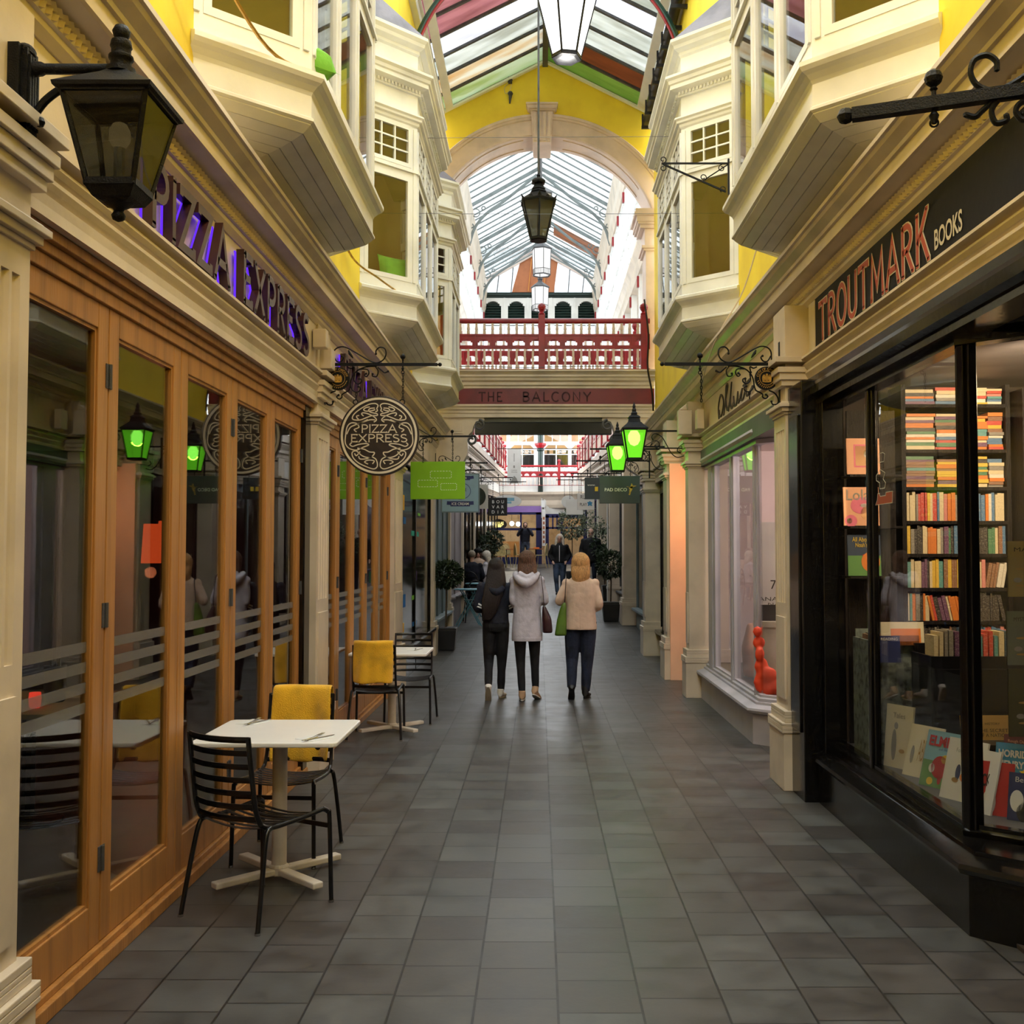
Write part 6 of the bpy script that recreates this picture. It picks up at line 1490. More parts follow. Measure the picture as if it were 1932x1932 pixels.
# ------------------------------------------------------------------ lanterns
M['pane_dark'] = glassmat('pane_dark', (.62, .63, .60), .06, .05, 1, .25)
M['pane_smoke'] = glassmat('pane_smoke', (.50, .51, .48), .05, .0, .6, .06)
M['pane_lit'] = emit('pane_lit', (1, 1, 1), 1.6)
M['pane_white'] = emit('pane_white', (1, 1, .99), 1.1)
M['pane_cream'] = emit('pane_cream', (1, .93, .68), .55)
M['pane_green'] = emit('pane_green', (.20, .66, .03), 1.5, .55, (.6, 1, .4))
M['bulbgreen'] = emit('bulbgreen', (.80, 1, .62), 9); M['bulb'] = emit('bulb', (1, .7, .3), .25)
def prism_ring(mb, n, r0, z0, r1, z1, ph, w_, m=0):
    for i in range(n):
        a = ph+2*pi*i/n; mb.bar((r0*cos(a), r0*sin(a), z0), (r1*cos(a), r1*sin(a), z1), w_)
def ring_bars(mb, n, r, z, ph, w_, h):
    for i in range(n):
        a = ph+2*pi*i/n; b = ph+2*pi*(i+1)/n; mb.bar((r*cos(a), r*sin(a), z), (r*cos(b), r*sin(b), z), w_, h)
def panes(mb, n, r0, z0, r1, z1, ph):
    for i in range(n):
        a = ph+2*pi*i/n; b = ph+2*pi*(i+1)/n
        P4 = [V((r0*cos(a), r0*sin(a), z0)), V((r0*cos(b), r0*sin(b), z0)), V((r1*cos(b), r1*sin(b), z1)), V((r1*cos(a), r1*sin(a), z1))]
        nn = (P4[1]-P4[0]).cross(P4[3]-P4[0]).normalized()*.004; mb.prism(P4, nn)
def lantern(loc, label, n, rb, rt_, hg, ph, pane, roof_prof, frame_mat='iron', fw=.016, bottom=None, crown=False, name='lantern', rz=0, group=None):
    """origin at the bottom of the glass"""
    o = top(name, label, 'lamp', loc, rz, group)
    mb = MB(); prism_ring(mb, n, rb, 0, rt_, hg, ph, fw); ring_bars(mb, n, rb, 0, ph, fw*1.4, fw*1.6); ring_bars(mb, n, rt_, hg, ph, fw*1.6, fw*1.8); mb.build('frame', frame_mat, o, world=False)
    mb = MB(); panes(mb, n, rb*.985, .005, rt_*.985, hg-.005, ph); mb.build('panes', pane, o, world=False)
    mb = MB(); mb.lathe([(r*1.0, hg+z) for r, z in roof_prof], (0, 0, 0), n, ph); mb.build('roof', frame_mat, o, world=False)
    if crown:
        mb = MB()
        for i in range(n):
            a = ph+2*pi*i/n; b = ph+2*pi*(i+1)/n; p = V((rt_*1.04*cos(a), rt_*1.04*sin(a), hg)); q = V((rt_*1.04*cos(b), rt_*1.04*sin(b), hg)); mm = (p+q)/2
            mb.prism([p, p.lerp(q, .16), p+V((p.x*.12, p.y*.12, .07))], (0, 0, .006)); mb.prism([q, q.lerp(p, .16), q+V((q.x*.12, q.y*.12, .07))], (0, 0, .006))
            d = (q-p).normalized(); mb.prism([mm-d*.05, mm+d*.05, mm+V((0, 0, .06))], (mm.normalized()*.006))
        mb.build('cresting', frame_mat, o, world=False)
    if bottom: mb = MB(); mb.lathe(bottom, (0, 0, 0), n if bottom[0][0] > .04 else 10, ph); mb.build('base', frame_mat, o, world=False)
    return o
def bulb(o, z, r, mt):
    mb = MB(); mb.ball((0, 0, z), r, 10, (1, 1, 1.3)); mb.build('bulb', mt, o, world=False, smooth=60)
# near left wall lantern
q4 = pi/4
LX, LY = -1.315, 3.25
o = lantern((LX-.01, LY, 2.80), 'large black square wall lantern at the top left, unlit with an amber bulb inside', 4, .102, .182, .27, q4, 'pane_smoke',
            [(.182, -.01), (.210, .0), (.214, .012), (.14, .05), (.07, .085), (.04, .105)],
            bottom=[(.05, -.05), (.085, -.04), (.112, -.008), (.112, .0)], fw=.013)
mb = MB(); mb.lathe([(.003, -.105), (.018, -.098), (.022, -.085), (.014, -.072), (.018, -.064), (.035, -.055), (.05, -.045)], (0, 0, 0), 12); mb.build('finial', 'iron', o, world=False, smooth=50)
mb = MB(); mb.lathe([(.045, .37), (.045, .385), (.032, .39), (.032, .41), (.038, .415), (.038, .425), (.03, .43), (.03, .45), (.034, .455), (.03, .475), (.018, .48), (.024, .49), (.028, .505), (.02, .522), (.004, .53)], (0, 0, 0), 14); mb.build('top_finial', 'iron', o, world=False, smooth=50)
bulb(o, .17, .035, 'bulb')
mb = MB(); mb.tube([(0, 0, .0), (0, 0, .13)], .018, 8); mb.build('lamp_holder', 'offwhite', o, world=False)
rt = top('lantern_bracket', 'fluted black wall plate and arm carrying the large left lantern', 'bracket', (-1.625, LY, 3.12))
mb = MB(); mb.box(-.04, .0, -.05, .05, -.16, .13); mb.box(0, .02, -.035, .035, -.15, .12)
for yy in (-.024, -.008, .008, .024): mb.box(.02, .028, yy-.005, yy+.005, -.13, .10)
mb.ball((0, 0, -.16), .04, 10, (.7, 1, 1)); mb.ball((0, 0, .12), .04, 10, (.7, 1, .6)); mb.build('wall_plate', 'iron', rt, world=False)
mb = MB(); mb.tube([(.01, 0, .065), (.05, 0, .065), (.06, 0, .065), (LX+1.625, 0, .065)], [.026, .022, .017, .016], 10); c = crom([(.02, -.10), (.06, -.04), (.12, .005), (.19, .03), (.25, .03)], 5); mb.tube([(p[0], 0, p[1]) for p in c], .013, 8)
mb.ball((.045, 0, -.105), .018, 8); mb.build('arm', 'iron', rt, world=False, smooth=40)
# green lit wall lanterns
GR = [(.185, -.008), (.215, .0), (.215, .015), (.13, .07), (.115, .085), (.10, .09), (.085, .14), (.10, .145), (.085, .16), (.045, .18), (.05, .20), (.03, .22), (.035, .24), (.02, .26), (.025, .28), (.004, .33)]
for i, (x, y, lb) in enumerate(((1.115, 12.2, 'nearer green glowing square lantern on the right wall'), (1.055, 14.0, 'farther green glowing lantern half hidden behind the nearer one'))):
    o = lantern((x, y, 2.76), lb, 4, .115, .19, .34, q4, 'pane_green', GR, fw=.014, name='green_lantern', group='green wall lanterns'); bulb(o, .25, .075, 'bulbgreen')
    mb = MB(); mb.tube([(0, 0, .3), (0, 0, .36)], .02, 8); mb.build('lamp_holder', 'iron', o, world=False)
    lamp('green glow', 'POINT', (x, y, 2.97), 130, (.30, 1, .06), .06)
    rt = top('lantern_bracket', '%s black iron arm with hanging scroll holding a green lantern' % ('nearer', 'farther')[i], 'bracket', (1.72, y, 3.08))
    mb = MB(); mb.box(x-1.72+.0, .02, -.01, .01, .0, .02); mb.box(x-1.72+.3, .02, -.008, .008, -.20, -.185) if i == 0 else None; mb.build('arm', 'iron', rt, world=False)
    for c_ in ([(-.02, -.28), (-.10, -.30), (-.17, -.25), (-.22, -.16), (-.28, -.06), (-.36, -.02), (-.40, -.06), (-.38, -.10)], [(-.03, -.18), (-.07, -.17), (-.10, -.22), (-.06, -.25)]):
        mb = MB(); mb.tube([(p[0], 0, p[1]) for p in crom(c_, 5)], .006, 6); mb.build('scroll', 'iron', rt, world=False)
# hanging street lanterns on the centre line
HR = [(.235, -.01), (.27, .0), (.27, .015), (.20, .06), (.13, .11), (.11, .13), (.12, .14), (.095, .17), (.105, .18), (.08, .21), (.06, .26), (.10, .265), (.105, .29), (.075, .32), (.03, .345), (.02, .36), (.03, .37), (.015, .39), (.012, .42)]
p = at(1016, 451, 14.0)
o = lantern((p.x, 14.0, p.z), 'unlit black hexagonal lantern hanging on a long rod in the middle of the arch', 6, .115, .245, .50, pi/2+.06, 'pane_dark', HR, fw=.02, crown=True, name='hanging_lantern', bottom=[(.115, -.03), (.13, -.02), (.13, .0)])
mb = MB(); mb.tube([(p.x, 14.0, p.z+.9), (p.x, 14.0, 10.0)], .016, 6); tag(mb.build('hanging_rod', 'irongrey'), 'long grey rod holding the unlit black lantern from the roof ridge', 'rod')
p = at(1069, 108, 9.0)
M['pane_near'] = emit('pane_near', (1, 1, 1), 2.6)
o = lantern((p.x, 9.0, p.z), 'brightly lit white hexagonal lantern cut off by the top edge of the picture', 6, .125, .28, .60, pi/2-.35, 'pane_near', HR, fw=.016, name='hanging_lantern', bottom=[(.10, -.03), (.13, -.02), (.135, .0)], crown=True)
mb = MB(); mb.tube([(p.x, 9.0, p.z+1.0), (p.x, 9.0, 9.98)], .016, 6); tag(mb.build('hanging_rod', 'irongrey'), 'rod above the bright near lantern', 'rod')
lamp('lantern light', 'POINT', (p.x, 9.0, p.z-.12), 30, (1, .97, .9), .1)
for yy, lb in ((4.1, 'added white hexagonal fill lantern, overhead, just outside the top of the picture'), (-.8, 'added hexagonal fill lantern behind the viewpoint')):  # unseen lanterns added to brighten the lower fronts and floor
    dup(o, (p.x, yy, p.z), 0, lb); lamp('lantern light', 'POINT', (p.x, yy, p.z-.12), 115, (1, .86, .68), .12)
    mb = MB(); mb.tube([(p.x, yy, p.z+1.0), (p.x, yy, 9.98)], .016, 6); tag(mb.build('hanging_rod', 'irongrey'), 'rod above the '+lb[:44].rstrip(', '), 'rod')
for i, (y, px, lb, mt) in enumerate(((21.0, 1021, 'hexagonal cream-lit lantern directly behind the black hanging lantern', 'pane_cream'), (24.8, 1022, 'upper white glowing hexagonal lantern below the black one', 'pane_white'), (28.4, 1019, 'lowest and farthest white glowing hexagonal lantern above the railing', 'pane_white'))):
    x = (px-1017)/F*y; z = CAMZ+6.68
    o = lantern((x, y, z), lb, 6, .215, .235, .62, pi/2+.2*i, mt, [(.24, -.01), (.26, .0), (.26, .02), (.16, .10), (.07, .16), (.05, .22), (.08, .23), (.06, .28), (.03, .30), (.04, .34), (.012, .38), (.012, .5)], frame_mat='irongrey', fw=.016, name='hanging_lantern', group='far hanging lanterns')
    mb = MB()
    for k in range(36): a = 2*pi*k/36; mb.bar((.20*cos(a), .20*sin(a), 0), (.205*cos(a), .205*sin(a), .13), .008)
    ring_bars(mb, 6, .218, .13, pi/2+.2*i, .012, .014); mb.build('gallery', 'irongrey', o, world=False)
    mb = MB(); mb.tube([(x, y, z+1.1), (x, y, 12.2)], .014, 5); tag(mb.build('hanging_rod', 'irongrey'), ('rod above the cream-lit lantern', 'rod above the upper white glowing lantern', 'rod above the farthest glowing lantern')[i], 'rod')
# security lamp on the gable, cables and wires
rt = top('gable_lamp', 'small grey lamp with looped cable fixed on the yellow gable', 'lamp', at(962, 165, 17.5)); mb = MB(); mb.box(-.03, .04, -.06, .0, .06, .16); mb.ball((.0, -.06, .10), .05, 8); mb.ball((.01, -.05, -.13), .045, 8); mb.tube([(.01, -.05, -.17), (.0, -.05, -.30)], [.03, .012], 8); mb.build('lamp_body', 'irongrey', rt, world=False)
mb = MB(); mb.tube(crom([(-.02, -.03, .06), (-.09, -.03, -.02), (-.07, -.03, -.12), (0, -.03, -.06), (.03, -.03, .05)], 5), .005, 5); mb.build('cable', 'offwhite', rt, world=False)
def wire(name, pts, r, mat, label):
    mb = MB(); mb.tube(crom(pts, 8), r, 5); tag(mb.build(name, mat), label, 'wire')
wire('tension_wire', [at(700, 261, 10.8), at(1020, 259, 10.9), at(1390, 257, 11)], .0025, 'irongrey', 'thin wire stretched across the arcade in front of the keystone')
wire('tension_wire', [at(700, 402, 10.5), at(1020, 404, 10.6), at(1395, 402, 10.7)], .0025, 'irongrey', 'thin wire across the arcade at the level of the small black lantern roof')
wire('cable', [(XR-.02, 9.0, 4.35), (XR-.1, 9.3, 4.0), (XR-.22, 9.7, 3.76), (XR-.25, 10.2, 3.60), (XR-.19, 11.0, 3.5), (XR-.10, 11.7, 3.3)], .007, 'cream', 'cream painted cable looping down over the right cornice')
wire('cable', [(XL+.02, 3.2, 4.9), (XL+.12, 4.2, 4.6), (XL+.30, 5.2, 4.27), (XL+.5, 5.55, 4.25)], .010, 'gold', 'brown cable running down to the sill of the nearest left bay')
wire('cable', [(XL+.02, 8.3, 4.5), (XL+.05, 9.2, 4.30), (XL+.2, 9.8, 4.26), (XL+.3, 10.2, 4.25)], .010, 'gold', 'brown cable on the yellow wall before the second left bay')
wire('cable', [(1.76, 17.3, 5.9), (1.82, 17.25, 5.3), (1.80, 17.2, 4.75), (1.86, 17.1, 4.3), (1.88, 17.1, 4.0)], .016, 'blackmetal', 'bundle of dark cables beside the right end post of the balcony')
mb = MB(); c_ = crom([(-1.62, 4.735), (-1.0, 4.745), (-.2, 4.725), (.6, 4.745), (1.7, 4.74)], 6); mb.tube([(p[0], 17.19, p[1]+.01) for p in c_], .006, 4); tag(mb.build('cable', 'greymetal'), 'grey cable lying along the front edge of the bridge cornice', 'wire')
# cushions in the bays
def pillow(loc, rz, tilt, label, sc=1.0):
    mb = MB(); n = 10; vs = []
    for i in range(n+1):
        for j in range(n+1):
            u = i/n*2-1; v = j/n*2-1; k = 1-.07*(1-abs(u)**2)*0; ed = (1-u**6)*(1-v**6); pin = 1-.10*(1-max(abs(u), abs(v)))*0
            x = u*.21*(1-.06*(1-v*v)*0-.08*abs(u)*(1-v*v)); z = v*.21*(1-.08*abs(v)*(1-u*u)); vs.append((x, .075*sqrt(max(ed, 0)), z))
    m = (n+1)**2; vs2 = vs+[(a, -b, c) for a, b, c in vs]; fs = []
    for i in range(n):
        for j in range(n):
            a = i*(n+1)+j; fs.append((a, a+1, a+n+2, a+n+1)); fs.append((m+a, m+a+n+1, m+a+n+2, m+a+1))
    for i in range(n):
        for (a, b) in ((i*(n+1), (i+1)*(n+1)), (i*(n+1)+n, (i+1)*(n+1)+n), (i, i+1), (n*(n+1)+i, n*(n+1)+i+1)): fs.append((a, b, m+b, m+a))
    mb.add(vs2, fs); o = mb.build('cushion', 'cushion', smooth=60); o.location = loc; o.rotation_euler = (tilt, 0, rz); o.scale = (sc, sc, sc); tag(o, label, 'cushion', 'lime cushions in the left bays')
pillow((-1.43, 10.45, 4.45), R(35), R(-10), 'lime green cushion standing in the window of the second left bay', 1.0)
pillow((-1.46, 5.72, 4.45), R(40), R(-60), 'lime green cushion lying in the window of the nearest left bay', 1.3)
# ------------------------------------------------------------------ cafe furniture
def metal_chair(label):
    """faces +y, origin on the floor below the seat centre"""
    rt = top('metal_cafe_chair', label, 'chair', (0, 0, 0), 0, 'black slatted metal cafe chairs'); m_ = 'blackmetal'
    for s in (-1, 1):
        mb = MB(); mb.tube(crom([(s*.205, .20, .445), (s*.212, .225, .43), (s*.216, .235, .39), (s*.222, .245, .0)], 5), .0115, 8); mb.build('leg', m_, rt, world=False, smooth=50)
        mb = MB(); mb.tube(crom([(s*.205, -.14, .43), (s*.212, -.175, .40), (s*.228, -.215, .20), (s*.24, -.25, .0)], 5), .0115, 8); mb.build('leg', m_, rt, world=False, smooth=50)
        mb = MB(); mb.tube(crom([(s*.205, .20, .445), (s*.20, .05, .432), (s*.195, -.12, .428), (s*.19, -.185, .45)], 5), .0115, 8); mb.build('seat_rail', m_, rt, world=False, smooth=50)
        mb = MB(); mb.tube(crom([(s*.19, -.185, .45), (s*.187, -.215, .52), (s*.185, -.235, .65), (s*.183, -.262, .845)], 5), (.010, .013), 8); mb.build('back_upright', m_, rt, world=False, smooth=50)
    def slat(z, y, nm='back_slat', h=.028, bow=.045, t=.006):
        mb = MB(); mb.tube([(x, y-bow*(1-(x/.185)**2), z) for x in (-.185, -.13, -.065, 0, .065, .13, .185)], (t, h/2), 6, up=(0, 0, 1)); mb.build(nm, m_, rt, world=False)
    slat(.835, -.258, 'top_rail', .030, .05, .010)
    for z, y in ((.775, -.25), (.715, -.242), (.655, -.235), (.595, -.226), (.535, -.217), (.478, -.20)): slat(z, y)
    for i in range(8):
        y = -.16+i*.047; mb = MB(); mb.tube([(x, y, .437-.022*(1-(x/.2)**2)) for x in (-.2, -.13, -.06, 0, .06, .13, .2)], (.011, .004), 6); mb.build('seat_slat', m_, rt, world=False)
    mb = MB(); mb.box(-.212, .212, .222, .232, .352, .375); mb.build('stretcher', m_, rt, world=False, bev=.003)
    for sx, sy in ((-.222, .245), (.222, .245), (-.24, -.25), (.24, -.25)):
        mb = MB(); mb.tube([(sx, sy, .0), (sx, sy, .012)], .013, 8); mb.build('glide', 'steel', rt, world=False)
    return rt
ch = metal_chair('black slatted metal chair nearest the camera, its back turned to us')
ch.location = (-1.30, 4.92, 0); ch.rotation_euler = (0, 0, R(-30))
dup(ch, (-1.385, 5.80, 0), R(176), 'black slatted metal chair with yellow blanket on the far side of the nearest table')
dup(ch, (-1.465, 9.52, 0), R(2), 'black slatted metal chair with yellow blanket before the second table, back to us')
dup(ch, (-1.27, 10.38, 0), R(180), 'black slatted metal chair behind the second white table, without blanket')
def cafe_table(loc, label):
    rt = top('cafe_table', label, 'table', loc, 0, 'white square cafe tables')
    mb = MB(); n = 5; r = .035; w_ = .355; pts = []
    for cx, cy, a0 in ((w_-r, w_-r, 0), (-w_+r, w_-r, 90), (-w_+r, -w_+r, 180), (w_-r, -w_+r, 270)):
        for k in range(n): a = R(a0+90*k/(n-1)); pts.append((cx+r*cos(a), cy+r*sin(a), .722))
    mb.prism(pts, (0, 0, .024)); mb.build('table_top', 'tablewhite', rt, world=False, bev=.006)
    mb = MB(); mb.box(-.12, .12, -.12, .12, .702, .722); mb.build('top_plate', 'offwhite', rt, world=False)
    mb = MB(); mb.tube([(0, 0, .05), (0, 0, .705)], .038, 16); mb.build('pedestal', 'offwhite', rt, world=False, smooth=50)
    mb = MB()
    for a in (45, 135): d = V((cos(R(a)), sin(R(a)), 0)); mb.bar(d*-.36+V((0, 0, .04)), d*.36+V((0, 0, .04)), .058, .032)
    mb.lathe([(.05, .02), (.05, .06), (.04, .075)], (0, 0, 0), 14); mb.build('cross_base', 'offwhite', rt, world=False, bev=.007)
    return rt
t1 = cafe_table((-1.325, 5.39, 0), 'nearest white square cafe table with cream cross base, set with two place settings')
dup(t1, (-1.375, 9.83, 0), 0, 'farther white square cafe table beside the second set of oak doors')
def setting(x, y, z, rz, which):
    c = Matrix.Translation((x, y, z)) @ Matrix.Rotation(rz, 4, 'Z')
    mb = MB(); mb.T = c; mb.box(-.075, .075, -.06, .06, 0, .002); mb.box(-.07, .078, -.05, .062, .002, .004); tag(mb.build('paper_napkin', 'white'), 'folded white paper napkin %s' % which, 'napkin', 'paper napkins')
    mb = MB(); mb.T = c @ Matrix.Rotation(.25, 4, 'Z'); mb.tube([(-.10, 0, .008), (-.02, 0, .009), (.03, 0, .012), (.045, 0, .010)], [.005, .0035, .004, .011], 6, sq=.3)
    for k in (-1.5, -.5, .5, 1.5): mb.tube([(.045, k*.0055, .010), (.085, k*.005, .011), (.095, k*.005, .014)], [.0018, .0015, .0008], 4)
    tag(mb.build('fork', 'steel', smooth=50), 'steel fork on the napkin %s' % which, 'fork', 'forks')
    mb = MB(); mb.T = c @ Matrix.Translation((0, -.03, 0)) @ Matrix.Rotation(-.1, 4, 'Z'); mb.tube([(-.11, 0, .008), (-.01, 0, .008)], .0055, 6, sq=.5); mb.prism([(-.01, -.006, .006), (.09, -.006, .006), (.105, .004, .006), (-.01, .006, .006)], (0, 0, .002)); tag(mb.build('knife', 'steel'), 'steel table knife on the napkin %s' % which, 'knife', 'knives')
setting(-1.53, 5.64, .7465, R(70), 'at the far left of the nearest table')
setting(-1.10, 5.16, .7465, R(60), 'at the near right corner of the nearest table')
setting(-1.16, 9.86, .7465, R(80), 'on the farther white table')
def blanket(loc, rz, w_, front, back, label, shift=0):
    """draped over a chair back; local frame of the chair (chair faces +y)"""
    nu, path = 16, []
    y0, zt = -.268, .862
    nb, nf = 9, 9
    for i in range(nb, 0, -1): path.append((y0-.038-.055*(1-i/nb)*0-.004*i, zt-back*i/nb, 1))
    for a in range(0, 181, 30): path.append((y0-.034*cos(R(a))-.012, zt+.024*sin(R(a))-.0, 0))
    for i in range(1, nf+1): path.append((y0+.028+.05*(i/nf)**1.2*.9, zt-front*i/nf, -1))
    vs = []; rr = random.Random(3)
    for k, (y, z, sd) in enumerate(path):
        for j in range(nu+1):
            u = j/nu-.5; dz = abs(z-zt); q = .012*sin(u*11+dz*5)+.008*sin(u*19+1.3+dz*8); bow = -.05*(1-(u*w_/.19)**2)*.9
            vs.append((u*w_*(1+.03*sin(dz*9))+shift, y+bow+q*min(dz*5, 1)*(1 if sd >= 0 else .8), z+.006*sin(u*9+k)*(.3 if sd == 0 else 1)))
    m = len(path); fs = [(k*(nu+1)+j, k*(nu+1)+j+1, (k+1)*(nu+1)+j+1, (k+1)*(nu+1)+j) for k in range(m-1) for j in range(nu)]
    mb = MB(); mb.add(vs, fs); o = mb.build('blanket', 'blanket', smooth=80); s = o.modifiers.new('s', 'SOLIDIFY'); s.thickness = .010; s.offset = 0
    ss = o.modifiers.new('ss', 'SUBSURF'); ss.levels = 1; ss.render_levels = 1
    o.location = loc; o.rotation_euler = (0, 0, rz); tag(o, label, 'blanket', 'yellow chair blankets')
blanket((-1.385, 5.80, 0), R(176), .34, .40, .30, 'yellow fleece blanket over the chair behind the nearest table')
blanket((-1.465, 9.52, 0), R(2), .345, .22, .34, 'yellow fleece blanket over the chair back of the second table', .0)
# blue bistro tables, dark bistro chairs
def bistro_table(loc, label, rz):
    rt = top('bistro_table', label, 'table', loc, rz, 'round light blue bistro tables')
    mb = MB(); mb.lathe([(.30, .735), (.31, .74), (.31, .755), (.30, .76)], (0, 0, 0), 28); mb.build('table_top', 'tableblue', rt, world=False, smooth=40)
    for s in (-1, 1):
        mb = MB(); mb.tube([(s*.24, s*.16, .01), (-s*.16, s*.16, .735)], .012, 6); mb.build('leg', 'tableblue', rt, world=False)
        mb = MB(); mb.tube([(-s*.24, s*.18, .01), (s*.16, s*.18, .735)], .012, 6); mb.build('leg', 'tableblue', rt, world=False)
    mb = MB(); mb.tube([(.22, -.17, .03), (.22, .17, .03)], .008, 6); mb.tube([(.22, .17, .03), (.221, .171, .031)], .008, 6); mb.build('stretcher', 'tableblue', rt, world=False)
    return rt
bt = bistro_table((-1.42, 21.2, fz(21.2)), 'nearer round light blue folding bistro table beside the potted tree', .2)
dup(bt, (-1.30, 22.8, fz(22.8)), .9, 'farther round light blue bistro table behind the first one')
def simple_chair(loc, rz, label, mt, wick=False, group=None):
    rt = top('bistro_chair' if not wick else 'wicker_chair', label, 'chair', loc, rz, group)
    for sx in (-1, 1):
        for sy in (-1, 1):
            mb = MB(); mb.tube([(sx*.17, sy*.16, .45), (sx*.21, sy*.22, .0)], .013, 6); mb.build('leg', mt, rt, world=False)
    mb = MB(); mb.lathe([(.20, .44), (.215, .45), (.215, .47), (.2, .475)], (0, 0, 0), 18); mb.build('seat', mt, rt, world=False, smooth=40)
    arcp = [(.20*sin(R(a)), -.20*cos(R(a))*.75-.05, .46+.42*cos(R(a)*.98)) for a in (-90, -70, -50, -30, 0, 30, 50, 70, 90)]
    mb = MB(); mb.tube(crom([(p[0], -.17-.04*(p[2]-.46), p[2]) for p in arcp], 3), .013, 6); mb.build('back_frame', mt, rt, world=False)
    mb = MB(); k = 11; pts = [(.185*cos(R(a)), -.175, .47+.37*sin(R(a))) for a in range(0, 181, 15)]
    if wick: mb.prism([(p[0], -.18-.05*(p[2]-.47), p[2]) for p in pts], (0, .010, 0))
    else:
        for z in (.58, .66, .74): mb.bar((-.17, -.18, z), (.17, -.18, z), .012, .03)
    mb.build('backrest', mt, rt, world=False); return rt
c1 = simple_chair((-1.60, 24.9, fz(24.9)), R(180)-.2, 'dark bistro chair occupied by the seated man in a dark jumper', 'blackmetal', group='dark bistro chairs')
c1.rotation_euler = (0, 0, R(-5))
dup(c1, (-1.36, 21.95, fz(21.95)), R(10), 'empty dark bistro chair between the two light blue tables')
dup(c1, (-1.30, 26.0, fz(26)), R(85), 'dark bistro chair under the seated blonde woman')
dup(c1, (-1.75, 27.0, fz(27)), R(190), 'dark bistro chair under the woman in a dark cap')
wc = simple_chair((at(941, 1050, 41.5).x, 41.5, fz(41.5)), R(160), 'wicker chair with rounded back, leftmost in front of the far cafe', 'wicker', True, 'wicker cafe chairs'); wc.scale = (1.15, 1.15, 1.1)
dup(wc, (at(950, 1050, 42.6).x, 42.6, fz(42.6)), R(20), 'wicker chair behind the leftmost one by the far cafe window')
dup(wc, (at(981, 1050, 42.0).x, 42.0, fz(42)), R(-75), 'wicker chair just left of the man taking a photograph')
dup(wc, (at(1022, 1050, 41.8).x, 41.8, fz(41.8)), R(75), 'wicker chair right of the small table with an orange top')
rt = top('small_round_table', 'small round table with orange things on it before the far cafe', 'table', (at(1011, 1040, 42.3).x, 42.3, fz(42.3))); mb = MB(); mb.lathe([(.3, .72), (.3, .75)], (0, 0, 0), 18); mb.build('table_top', 'brownpanel', rt, world=False); mb = MB(); mb.tube([(0, 0, 0), (0, 0, .72)], .03, 6); mb.build('pedestal', 'iron', rt, world=False)
mb = MB(); p = rt.location; mb.box(p.x-.1, p.x+.14, p.y-.1, p.y+.1, p.z+.751, p.z+.80); tag(mb.build('menu_stack', 'c_orange'), 'orange menu block lying on the small far table', 'menu')
rt = top('small_round_table', 'small dark table between the two left wicker chairs', 'table', (at(955, 1040, 42.0).x, 42.0, fz(42.0))); mb = MB(); mb.lathe([(.28, .72), (.28, .75)], (0, 0, 0), 18); mb.build('table_top', 'brownpanel', rt, world=False); mb = MB(); mb.tube([(0, 0, 0), (0, 0, .72)], .03, 6); mb.build('pedestal', 'iron', rt, world=False)
# vertical sign strip on the far corner
a = at(1023, 1030, 44.6); b = at(1029, 961, 44.6); rt = top('vertical_sign', 'narrow white vertical sign with orange blocks on the blue corner post', 'sign', ((a.x+b.x)/2, 44.6, a.z)); mb = MB(); mb.box(a.x, b.x, 44.58, 44.62, a.z, b.z); mb.build('board', 'white', rt)
mb = MB()
for k in range(6): zz = a.z+.12+k*.2; mb.box(a.x+.03, b.x-.03, 44.57, 44.58, zz, zz+.12)
mb.build('picture_blocks', 'brownpanel', rt)
a = at(1021, 957, 44.6); b = at(1028, 944, 44.6); mb = MB(); mb.box(a.x, b.x, 44.58, 44.62, a.z, b.z); tag(mb.build('small_sign', 'white'), 'small white sign above the vertical strip on the far corner', 'sign')

# ------------------------------------------------------------------ plants
def leaves(mb, c, R_, n, ll, rr, sc=(1, 1, 1), shell=.55):
    for i in range(n):
        u = V((rr.gauss(0, 1), rr.gauss(0, 1), rr.gauss(0, 1))).normalized(); rad = R_*(shell+(1-shell)*rr.random()**.5)
        p = V(c)+V((u.x*rad*sc[0], u.y*rad*sc[1], u.z*rad*sc[2]))
        d = (u+V((rr.gauss(0, .6), rr.gauss(0, .6), rr.gauss(0, .6)))).normalized(); s_ = d.cross(V((rr.random()-.5, rr.random()-.5, rr.random()))).normalized()
        L_ = ll*rr.uniform(.7, 1.2); w_ = L_*.26; up = d.cross(s_)*L_*.06
        mb.add([p, p+d*L_*.5+s_*w_-up, p+d*L_, p+d*L_*.5-s_*w_-up, p+d*L_*.5+up], [(0, 1, 4), (1, 2, 4), (2, 3, 4), (3, 0, 4)])
